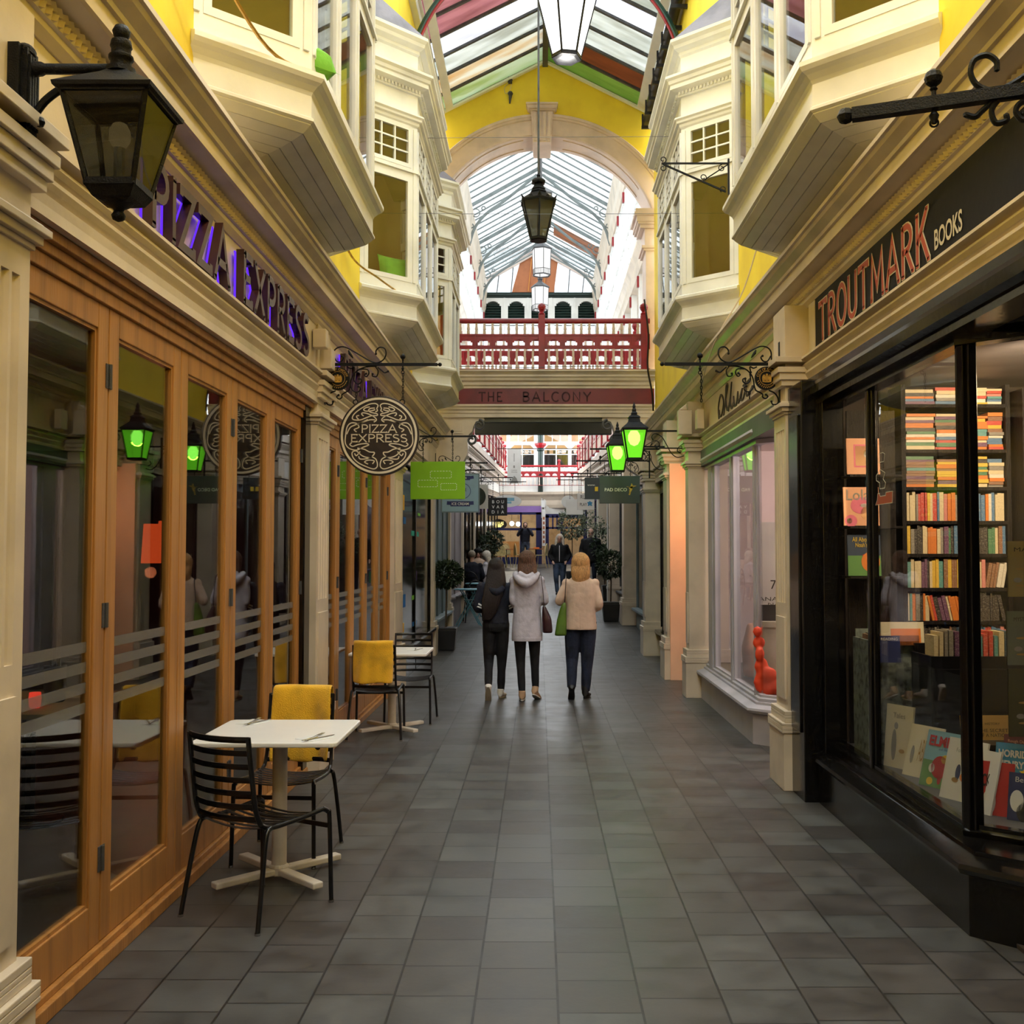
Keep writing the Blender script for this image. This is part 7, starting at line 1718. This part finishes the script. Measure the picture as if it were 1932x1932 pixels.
def topiary(loc, label, zc, r, pw, ph, n=900, ll=.07, leaf='leaf', sc=(1, 1, 1), seed=1, group='potted standard trees'):
    rt = top('potted_tree', label, 'plant', loc, 0, group); rr = random.Random(seed)
    mb = MB(); w0 = pw*.42; w1 = pw*.5
    def fr_(z0, z1, a, b): mb.add([(-a, -a, z0), (a, -a, z0), (a, a, z0), (-a, a, z0), (-b, -b, z1), (b, -b, z1), (b, b, z1), (-b, b, z1)], [(3, 2, 1, 0), (4, 5, 6, 7), (0, 1, 5, 4), (1, 2, 6, 5), (2, 3, 7, 6), (3, 0, 4, 7)])
    fr_(0, ph*.9, w0, w1*.98); fr_(ph*.9, ph, w1, w1)
    mb.build('pot', 'pot', rt, world=False, bev=.006)
    mb = MB(); mb.box(-w1*.85, w1*.85, -w1*.85, w1*.85, ph, ph+.008); mb.build('soil', 'hairdark', rt, world=False)
    mb = MB(); mb.tube([(0, 0, ph), (.01, 0, (ph+zc)/2), (0, .01, zc)], [.018, .015, .012], 7)
    for k in range(6): a = k*1.05; mb.tube([(0, 0, zc-r*.5), (r*.5*cos(a), r*.5*sin(a), zc+r*.2)], [.008, .004], 5)
    mb.build('trunk', 'trunk', rt, world=False)
    mb = MB(); leaves(mb, (0, 0, zc), r, n, ll, rr, sc); mb.build('foliage', leaf, rt, world=False, kind='stuff'); return rt
topiary((at(841, 1200, 17.75).x, 17.75, fz(17.75)), 'potted bay tree in a square black pot, nearest on the left', 1.27, .27, .38, .37, 1300, .075, sc=(1.05, 1, .8), seed=2)
topiary((1.52, 22.2, fz(22.2)), 'potted tree in a square black planter on the right behind the beige jacket', 1.20, .30, .37, .40, 1000, .08, sc=(1, 1, .95), seed=3)
topiary((at(930, 1020, 34).x, 34, fz(34)), 'loose leafy potted tree at the far left near the cafe', 1.35, .32, .4, .4, 500, .11, seed=4)
topiary((at(918, 1030, 31).x, 31, fz(31)), 'potted tree left of the photographer, closest to the wall', 1.25, .30, .4, .4, 450, .11, seed=5)
topiary((at(1079, 1000, 33).x, 33, fz(33)), 'tall weeping potted tree above the head of the facing blonde woman', 1.9, .42, .4, .4, 700, .12, 'leafpale', (1, 1, 1.15), seed=6)
topiary((at(1150, 1060, 27).x, 27, fz(27)), 'potted shrub behind the right-hand planter', 1.15, .34, .4, .4, 500, .10, seed=7)
# climbing plant with pale leaves by the right pilaster
rt = top('climbing_plant', 'pale leaved climbing plant on thin white poles beside the slate signs', 'plant', (1.45, 24.1, fz(24))); rr = random.Random(9)
for px, y in ((1127, 24.2), (1146, 24.0)):
    x = at(px, 1000, y).x; mb = MB(); mb.tube([(x, y, fz(y)+(1.75 if px < 1140 else 0)), (x, y, fz(y)+3.2)], .014, 6); mb.build('pole', 'white', rt)
mb = MB()
for px, py, r in ((1112, 960, .12), (1125, 985, .14), (1118, 1000, .15), (1132, 1000, .14), (1105, 985, .10), (1140, 995, .10), (1100, 1002, .12)):
    leaves(mb, at(px, py, 24.1), r, 60, .07, rr)
mb.build('foliage', 'leafpale', rt, kind='stuff')
rt = top('hanging_foliage', 'dark hedge-like foliage behind the climbing plant on the right', 'plant', (1.5, 29, 1.0)); mb = MB(); leaves(mb, (at(1140, 1030, 29).x, 29, 1.9), .35, 400, .10, rr, (1, 1, 1.3)); mb.build('foliage', 'leaf', rt, kind='stuff'); mb = MB(); mb.tube([(at(1140, 1030, 29).x, 29, fz(29)), (at(1140, 1030, 29).x, 29, 1.9)], .02, 6); mb.build('trunk', 'trunk', rt)
# ------------------------------------------------------------------ people
def limb(mb, pts, rad, n=12, sub=4, up=None):
    P_ = crom(pts, sub); k = len(rad); out = []
    for i in range(len(P_)):
        t = i/(len(P_)-1)*(k-1); a = min(int(t), k-2); f = t-a
        ra, rb = rad[a], rad[a+1]
        if not isinstance(ra, tuple): ra = (ra, ra)
        if not isinstance(rb, tuple): rb = (rb, rb)
        out.append((ra[0]*(1-f)+rb[0]*f, ra[1]*(1-f)+rb[1]*f))
    mb.tube(P_, out, n, up=up)
def rings(mb, rr, n=20, sub=3):
    """rr: (z, rx, ry, cx, cy)"""
    P_ = crom([(r[3] if len(r) > 3 else 0, r[4] if len(r) > 4 else 0, r[0]) for r in rr], sub); k = len(rr); vs = []
    for i, p in enumerate(P_):
        t = i/(len(P_)-1)*(k-1); a = min(int(t), k-2); f = t-a
        rx = rr[a][1]*(1-f)+rr[a+1][1]*f; ry = rr[a][2]*(1-f)+rr[a+1][2]*f
        for j in range(n):
            an = 2*pi*j/n; c_, s_ = cos(an), sin(an)
            vs.append((p.x+rx*math.copysign(abs(c_)**.85, c_), p.y+ry*math.copysign(abs(s_)**.85, s_), p.z))
    m = len(P_); fs = [(i*n+j, i*n+(j+1) % n, (i+1)*n+(j+1) % n, (i+1)*n+j) for i in range(m-1) for j in range(n)]+[tuple(range(n))[::-1], tuple(range((m-1)*n, m*n))]
    mb.add(vs, fs)
def hand(mb, w_, d, side, curl=.5):
    """w_ wrist point, d forearm direction"""
    w_, d = V(w_), V(d).normalized(); s_ = d.cross(V((0, 1, 0))); s_ = s_.normalized() if s_.length > .1 else V((1, 0, 0)); nn = s_.cross(d).normalized()
    mb.tube([w_, w_+d*.04, w_+d*.08], [(.022, .016), (.036, .015), (.036, .014)], 8, up=nn)
    for i, (o, L_) in enumerate(((-.026, .062), (-.009, .072), (.009, .068), (.026, .052))):
        b = w_+d*.075+s_*o; m_ = b+d*L_*.5; e = m_+(d*cos(curl)+nn*side*sin(curl))*L_*.5; mb.tube([b, m_, e], [.0085, .008, .0065], 6)
    b = w_+d*.02+s_*.025; mb.tube([b, b+s_*.022+d*.03, b+s_*.026+d*.058], [.010, .009, .0075], 6)
def shoe(rt, ank, toe, col, sole, pitch=0, boot=0, hk=1):
    """ank: ankle point; toe: unit direction in plan; pitch: degrees heel raised"""
    a = V(ank); t = V((toe[0], toe[1], 0)).normalized(); s_ = V((t.y, -t.x, 0)); p = R(pitch)
    f = (t*cos(p)-V((0, 0, 1))*sin(p)); u = (V((0, 0, 1))*cos(p)+t*sin(p))
    Q = Matrix((s_, f, u)).transposed().to_4x4(); Q.translation = a
    mb = MB(); mb.T = Q
    mb.tube([(0, -.055, -.035), (0, -.01, -.035), (0, .06, -.042), (0, .12, -.052), (0, .165, -.058), (0, .185, -.062)], [(.026, .028), (.034, .036), (.036, .030), (.041, .022), (.034, .017), (.012, .010)], 12, up=(0, 0, 1))
    mb.tube([(0, -.02, -.03), (0, -.018, .03+boot)], [(.036, .042), (.036+boot*.06, .040+boot*.06)], 12)
    so = blob(mb, 'shoe', col, rt, .007, 2, world=False)
    mb = MB(); mb.T = Q; n = 20; pts = []
    for k in range(n):
        an = 2*pi*k/n; x = .037*cos(an)*(1+.12*sin(an)); y = .062+.125*sin(an); pts.append((x, y, -.078))
    mb.prism(pts, (0, 0, .014)); mb.build('sole', sole, so, world=False, bev=.003)
def face(rt, c, sc=1.0, glasses=False):
    c = V(c); mb = MB()
    for s in (-1, 1): mb.ball(c+V((s*.030, .082, .008))*sc, .010*sc, 6)
    mb.build('eyes', 'c_black', rt, world=False)
    mb = MB(); mb.box(c.x-.02*sc, c.x+.02*sc, c.y+.080*sc, c.y+.090*sc, c.z-.056*sc, c.z-.048*sc); mb.build('mouth', 'c_rose', rt, world=False)
def person(label, loc, rz, H, top_rings, sleeves, legs, arms, mats, hair, shoes, vox=.011, headoff=(0, 0), headturn=0, hands=(1, 1), trouser_rad=None, hem=None, neck=1.0, extra=None, front_face=False, pelvis=None, name='person'):
    k = H/1.65; rt = top(name, label, 'person', loc, rz); rt.scale = (k, k, k)
    topm, legm, hairm = mats; hx, hy = headoff
    hc = V((hx, hy+.012, 1.545)) if pelvis is None else V((hx, hy+.012, pelvis[2]+.69))
    zb = 0 if pelvis is None else pelvis[2]-.86
    yb = 0 if pelvis is None else pelvis[1]
    # body: one continuous skin
    mb = MB()
    mb.ball(hc+V((0, -.006, .025)), .092, 16, (.84, 1.03, 1.0)); mb.ball(hc+V((0, .022, -.04)), .066, 12, (.88, .95, 1.1)); mb.ball(hc+V((0, .098, -.012)), .013, 8, (.9, 1.2, 1.6))
    for s in (-1, 1): mb.ball(hc+V((s*.078, -.008, -.006)), .020, 8, (.45, .8, 1.4))
    limb(mb, [(hc.x, hc.y-.02, hc.z-.03), (hx*.7, hy*.7-.012, hc.z-.10), (0, yb*0-.008, hc.z-.165)], [.050, .047, .060])
    rings(mb, [(1.385+zb, .08, .050, 0, yb), (1.34+zb, .115, .068, 0, yb), (1.20+zb, .120, .085, 0, yb), (1.02+zb, .108, .080, 0, yb), (.90+zb, .135, .090, 0, yb), (.84+zb, .13, .085, 0, yb)], 18)
    for (sh_, el, wr), hd in zip(arms, hands):
        limb(mb, [sh_, el, wr], [.034, .030, .022], 10); hand(mb, wr, V(wr)-V(el), 1)
    for (hp, kn, an, toe, pt) in legs: limb(mb, [hp, ((V(hp)+V(kn))/2), kn, (V(kn)+V(an))/2+V((0, -.01, 0)), an], [.072, .062, .044, .042, .028], 12); 
    blob(mb, 'body', 'skin', rt, vox, 3, world=False)
    # trousers
    tr = trouser_rad or [.086, .080, .062, .050, .050, .038]
    mb = MB()
    for (hp, kn, an, toe, pt) in legs:
        hp_, kn_, an_ = V(hp), V(kn), V(an); limb(mb, [hp_+V((0, 0, .04)), hp_.lerp(kn_, .4), kn_, kn_.lerp(an_, .35)+V((0, -.012, 0)), kn_.lerp(an_, .7), an_], tr, 14)
    if pelvis is None: rings(mb, [(1.0, .125, .092), (.93, .150, .106), (.86, .160, .112), (.80, .13, .09)], 18)
    else: rings(mb, [(pelvis[2]+.14, .13, .10, 0, yb), (pelvis[2]+.02, .165, .12, 0, yb), (pelvis[2]-.06, .15, .11, 0, yb)], 18)
    blob(mb, 'trousers', legm, rt, vox, 2, world=False)
    # top with sleeves
    mb = MB(); rings(mb, [(r[0]+zb,)+tuple(r[1:3])+((r[3] if len(r) > 3 else 0), (r[4] if len(r) > 4 else 0)+yb) for r in top_rings], 22)
    for (sh_, el, wr), sl in zip(arms, sleeves):
        if sl: limb(mb, [V(sh_)+V((-.02 if sh_[0] > 0 else .02, 0, .0)), V(sh_).lerp(V(el), .5), el, V(el).lerp(V(wr), .5), wr], sl, 12); mb.ball(sh_, sl[0]*1.02, 10)
    blob(mb, {'clothbeige': 'jacket', 'clothgrey': 'hoodie', 'clothnavy': 'jumper'}.get(topm, 'jacket'), topm, rt, vox, 2, world=False)
    if hair:
        mb = MB(); hair(mb, hc); blob(mb, 'hair', hairm, rt, vox*.9, 2, world=False)
    for (hp, kn, an, toe, pt), sp in zip(legs, shoes):
        shoe(rt, an, toe, sp[0], sp[1], pt, sp[2] if len(sp) > 2 else 0)
    if front_face: face(rt, hc)
    if extra: extra(rt, hc)
    return rt
fy = (0, 1)
# left walker: long dark hair, dark hoodie
def hair_long(mb, c):
    mb.ball(c+V((0, -.012, .03)), .108, 14, (.92, 1.0, 1.0))
    limb(mb, [c+V((0, -.035, .02)), c+V((-.01, -.085, -.12)), c+V((-.035, -.125, -.28)), c+V((-.075, -.14, -.46)), c+V((-.11, -.135, -.60))], [(.10, .07), (.11, .055), (.12, .045), (.10, .035), (.045, .02)], 14, up=(0, 1, 0))
    limb(mb, [c+V((.05, -.05, 0)), c+V((.07, -.08, -.15)), c+V((.05, -.12, -.30))], [(.05, .05), (.05, .035), (.02, .02)], 10, up=(0, 1, 0))
def stripes(rt, c):
    mb = MB()
    for (p, q, r) in (((-.196, -.005, 1.13), (-.204, -.007, 1.115), .064), ((-.208, -.008, 1.10), (-.214, -.01, 1.085), .062), ((.196, -.005, 1.13), (.204, -.007, 1.115), .064), ((.208, -.008, 1.10), (.214, -.01, 1.085), .062)): mb.tube([p, q], r*.98, 16)
    mb.build('sleeve_stripes', 'white', rt, world=False, smooth=60)
    mb = MB(); limb(mb, [(-.09, -.10, 1.33), (0, -.135, 1.27), (.09, -.10, 1.33)], [.035, .05, .035], 10); blob(mb, 'hood', 'clothnavy', rt, .01, 2, world=False)
W1 = (-.49, 11.92, 0)
person('woman with very long dark hair, striped dark hoodie and black leggings, walking away', W1, R(2), 1.58,
       [(1.42, .055, .05), (1.385, .12, .075), (1.33, .172, .095), (1.2, .168, .108), (1.05, .150, .102), (.96, .150, .108), (.90, .158, .112)],
       [[.060, .058, .052, .046, .038], [.060, .058, .052, .046, .038]],
       [((-.078, 0, .86), (-.085, .05, .47), (-.088, -.10, .15), fy, 62), ((.078, 0, .86), (.070, .06, .47), (.060, .10, .085), (.25, 1), 0)],
       [((-.172, 0, 1.33), (-.222, -.01, 1.08), (-.12, .19, 1.04)), ((.172, 0, 1.33), (.222, -.01, 1.08), (.12, .19, 1.04))],
       ('clothnavy', 'clothblack', 'hairdark'), hair_long, [('shoewhite', 'sole'), ('shoewhite', 'sole')], extra=stripes)
# middle walker: long grey hoodie
def hair_mid(mb, c):
    mb.ball(c+V((0, -.010, .03)), .112, 14, (.92, 1.0, 1.0))
    limb(mb, [c+V((0, -.03, .0)), c+V((.005, -.075, -.11)), c+V((.02, -.095, -.20)), c+V((.05, -.10, -.26))], [(.105, .075), (.112, .06), (.10, .045), (.05, .02)], 14, up=(0, 1, 0))
def hood_bag(rt, c):
    mb = MB(); limb(mb, [(-.13, -.02, 1.42), (-.10, -.105, 1.37), (-.01, -.15, 1.315), (.08, -.11, 1.37), (.12, -.03, 1.42)], [.035, .048, .055, .045, .032], 12)
    limb(mb, [(-.09, -.10, 1.43), (-.0, -.14, 1.38), (.07, -.10, 1.42)], [.028, .034, .028], 10); blob(mb, 'hood', 'clothgrey', rt, .009, 1, world=False)
    mb = MB(); rings(mb, [(.735, .170, .124), (.70, .174, .128), (.67, .170, .125)], 24); mb.build('hem_band', 'clothgrey', rt, world=False, smooth=40)
def bag(loc, label, col, pts, zs, wdt, strap, hk=0):
    rt = top('shoulder_bag', label, 'bag', loc); mb = MB()
    rings(mb, [(z, a, b, cx, 0) for z, a, b, cx in pts], 16); blob(mb, 'bag_body', col, rt, .008, 2, world=False)
    mb = MB(); mb.tube(crom(strap, 5), (.004, .014), 6, up=(0, 1, 0)); mb.build('strap', 'bagplum' if col == 'bagplum' else 'clothblack', rt, world=False); return rt
W2 = (-.135, 11.82, 0)
person('woman with shoulder-length brown hair in a long pale grey hoodie, walking away in the middle', W2, R(0), 1.66,
       [(1.44, .06, .055), (1.39, .11, .08), (1.34, .150, .10), (1.2, .150, .112), (1.0, .155, .116), (.85, .168, .122), (.74, .175, .128), (.68, .168, .122)],
       [[.054, .050, .046, .042, .036], [.054, .050, .046, .042, .036]],
       [((-.08, 0, .86), (-.075, .04, .47), (-.055, -.02, .085), fy, 0), ((.08, 0, .86), (.085, .07, .48), (.095, .06, .115), (.3, 1), 22)],
       [((-.148, 0, 1.34), (-.152, -.01, 1.10), (-.08, .19, 1.05)), ((.148, 0, 1.34), (.200, -.01, 1.11), (.10, .18, 1.10))],
       ('clothgrey', 'clothblack', 'hairbrown'), hair_mid, [('shoetan', 'shoewhite'), ('shoetan', 'shoewhite')], extra=hood_bag, trouser_rad=[.08, .074, .056, .047, .045, .036])
bag((.095, 11.74, .92), 'dark plum shoulder bag hanging at the right side of the grey hoodie', 'bagplum', [(-.155, .045, .035, .0), (-.13, .058, .05, 0), (.0, .055, .045, -.01), (.10, .03, .028, -.03), (.15, .012, .012, -.04)], 0, 0, [(-.04, 0, .14), (-.045, -.01, .26), (-.06, -.03, .38), (-.07, -.02, .475), (-.075, .05, .50)])
# right walker: beige jacket, jeans
def hair_bob(mb, c):
    mb.ball(c+V((0, -.008, .03)), .117, 14, (.95, 1.0, 1.0))
    limb(mb, [c+V((0, -.02, .01)), c+V((.0, -.055, -.09)), c+V((.01, -.06, -.17)), c+V((.03, -.055, -.215))], [(.11, .085), (.112, .072), (.105, .055), (.06, .03)], 14, up=(0, 1, 0))
def seam(rt, c):
    mb = MB(); mb.tube([(0, -.128, 1.02), (0, -.135, .80)], .004, 5); mb.build('back_seam', 'clothbeige', rt, world=False)
W3 = (.475, 11.95, 0)
person('woman with a blonde bob in a beige jacket and dark jeans, walking away at right', W3, R(-3), 1.63,
       [(1.43, .06, .055), (1.385, .12, .08), (1.33, .165, .10), (1.2, .172, .116), (1.02, .168, .120), (.90, .182, .128), (.80, .190, .134)],
       [[.056, .054, .050, .045, .038], [.056, .054, .050, .045, .038]],
       [((-.09, 0, .86), (-.10, .05, .48), (-.105, -.07, .14), (-.1, 1), 50), ((.09, 0, .86), (.075, .04, .47), (.055, .06, .085), (.2, 1), 0)],
       [((-.165, 0, 1.33), (-.248, -.01, 1.12), (-.14, .17, 1.14)), ((.165, 0, 1.33), (.212, -.02, 1.08), (.13, .17, 1.0))],
       ('clothbeige', 'denimdark', 'hairblonde'), hair_bob, [('shoeblack', 'shoeblack', .06), ('shoeblack', 'shoeblack', .06)], trouser_rad=[.098, .094, .076, .064, .060, .050], extra=seam)
bag((.245, 11.86, .90), 'olive green shoulder bag under the left arm of the beige jacket', 'bagolive', [(-.175, .060, .035, .0), (-.15, .068, .05, 0), (.0, .055, .04, .012), (.14, .035, .03, .03), (.20, .012, .012, .045)], 0, 0, [(.045, 0, .18), (.05, -.01, .28), (.055, -.03, .38), (.06, -.02, .455), (.065, .05, .475)])
# facing woman, pale long hair, black jacket, jeans
def hair_face(mb, c):
    mb.ball(c+V((0, -.022, .035)), .106, 12, (.98, .95, 1.0))
    for s in (-1, 1): limb(mb, [c+V((s*.07, -.01, .04)), c+V((s*.095, .0, -.06)), c+V((s*.10, .03, -.18)), c+V((s*.095, .06, -.25))], [.04, .042, .036, .015], 10)
def zip_(rt, c):
    mb = MB(); mb.box(-.008, .008, .118, .13, .92, 1.36); mb.build('zip', 'white', rt, world=False)
person('pale-haired woman in black zipped jacket and blue jeans walking towards us', (at(1056, 1100, 28.6).x, 28.6, fz(28.6)), R(176), 1.66,
       [(1.43, .07, .06), (1.385, .13, .085), (1.33, .19, .11), (1.2, .195, .125), (1.05, .18, .12), (.93, .185, .13), (.89, .17, .12)],
       [[.066, .064, .060, .054, .046], [.066, .064, .060, .054, .046]],
       [((-.09, 0, .86), (-.085, .05, .48), (-.06, -.02, .09), fy, 0), ((.09, 0, .86), (.09, .12, .49), (.06, .16, .10), fy, -10)],
       [((-.19, 0, 1.33), (-.27, -.04, 1.10), (-.19, .09, .94)), ((.19, 0, 1.33), (.27, -.04, 1.10), (.19, .09, .94))],
       ('clothblack', 'denim', 'hairwhite'), hair_face, [('shoeblack', 'shoeblack'), ('shoeblack', 'shoeblack')], .016, trouser_rad=[.098, .092, .072, .060, .056, .050], front_face=True, extra=zip_)
person('bald man in a dark coat and jeans, walking towards us behind the pale-haired woman', (at(1115, 1100, 29.6).x, 29.6, fz(29.6)), R(170), 1.80,
       [(1.43, .07, .06), (1.39, .14, .085), (1.34, .21, .115), (1.2, .215, .13), (1.05, .20, .13), (.88, .20, .13), (.78, .19, .12)],
       [[.07, .066, .06, .054, .046], [.07, .066, .06, .054, .046]],
       [((-.09, 0, .86), (-.09, .03, .48), (-.09, 0, .09), fy, 0), ((.09, 0, .86), (.09, .09, .49), (.08, .10, .09), fy, 0)],
       [((-.20, 0, 1.34), (-.26, -.02, 1.08), (-.24, .10, .86)), ((.20, 0, 1.34), (.26, -.02, 1.08), (.24, .10, .86))],
       ('clothblack', 'denimdark', 'hairgrey'), None, [('shoeblack', 'shoeblack'), ('shoeblack', 'shoeblack')], .018, front_face=True)
def hair_short(mb, c): mb.ball(c+V((0, -.018, .04)), .098, 12, (.9, 1.0, .95))
def beard(rt, c):
    mb = MB(); mb.ball(c+V((0, .045, -.065)), .052, 8, (1, .8, .8)); mb.build('beard', 'hairbrown', rt, world=False)
px_ = at(991, 1020, 42.6)
man = person('man in dark jumper and jeans raising a phone to take a photograph', (px_.x, 42.6, fz(42.6)), R(180), 1.80,
       [(1.43, .06, .06), (1.39, .13, .085), (1.34, .19, .11), (1.2, .19, .12), (1.05, .175, .12), (.93, .175, .12)],
       [[.066, .064, .058, .05, .044], [.066, .064, .058, .05, .044]],
       [((-.09, 0, .86), (-.10, .0, .48), (-.11, 0, .09), fy, 0), ((.09, 0, .86), (.10, 0, .48), (.11, 0, .09), fy, 0)],
       [((-.20, 0, 1.34), (-.27, .12, 1.17), (-.075, .27, 1.44)), ((.20, 0, 1.34), (.27, .12, 1.17), (.075, .27, 1.44))],
       ('clothnavy', 'denim', 'hairbrown'), hair_short, [('shoeblack', 'shoeblack'), ('shoeblack', 'shoeblack')], .018, front_face=True, extra=beard)
mb = MB(); mb.box(px_.x-.085, px_.x+.085, 42.6-.34, 42.6-.325, fz(42.6)+1.60, fz(42.6)+1.69); tag(mb.build('mobile_phone', 'c_black', bev=.004), 'black phone held sideways in front of the photographing man', 'phone')
# seated people
def seated(label, loc, rz, H, mats, hair, arms, front=False, extra=None, name='person', mat2=None):
    pz = .50
    return person(label, loc, rz, H, [(1.42, .06, .055), (1.38, .13, .08), (1.33, .19, .105), (1.2, .19, .125), (1.05, .175, .13), (.90, .18, .14)],
        [[.064, .062, .056, .05, .044]]*2,
        [((-.09, .05, pz+.02), (-.10, .44, pz+.04), (-.10, .46, .09), fy, 0), ((.09, .05, pz+.02), (.10, .44, pz+.04), (.10, .46, .09), fy, 0)],
        arms, mats, hair, [('shoeblack', 'shoeblack')]*2, .016, pelvis=(0, 0, pz), front_face=front, extra=extra)
z_ = -.36
A_ = [((-.19, 0, 1.33+z_), (-.24, .05, 1.08+z_), (-.12, .27, 1.04+z_)), ((.19, 0, 1.33+z_), (.24, .05, 1.08+z_), (.12, .27, 1.04+z_))]
seated('seated man with short grey-blond hair in a dark jumper, back turned, left of the walkers', (-1.60, 24.9, fz(24.9)), R(-5), 1.74, ('clothnavy', 'denimdark', 'hairgrey'), hair_short, A_)
seated('seated blonde woman in a pale top, in profile behind the long-haired walker', (-1.30, 26.0, fz(26)), R(85), 1.66, ('clothgrey', 'denim', 'hairwhite'), hair_bob, A_)
def cap(rt, c): mb = MB(); mb.ball(c+V((0, 0, .055)), .115, 12, (1, 1, .75)); mb.build('beret', 'clothblack', rt, world=False, smooth=60)
seated('seated woman in a dark cap and cream scarf, facing us at the far left table', (-1.60, 27.4, fz(27.4)), R(185), 1.68, ('clothbeige', 'denim', 'hairbrown'), hair_mid, A_, True, cap)
mb = MB(); mb.lathe([(.32, .70), (.33, .73)], (-1.55, 26.0, fz(26)), 20); tt = top('cafe_side_table', 'round dark table between the seated people', 'table', (-1.55, 26.0, fz(26)))
mb.build('table_top', 'blackmetal', tt); mb = MB(); mb.tube([(-1.55, 26, fz(26)), (-1.55, 26, fz(26)+.7)], .03, 6); mb.build('pedestal', 'blackmetal', tt)
mb = MB(); g = at(1082, 1087, 28.4); mb.box(g.x-.06, g.x+.08, 28.35, 28.45, g.z-.18, g.z+.12); tag(mb.build('carrier_bag', flat('bag_green', (.01, .22, .11)), bev=.01), 'green carrier bag held beside the pale-haired woman', 'bag')
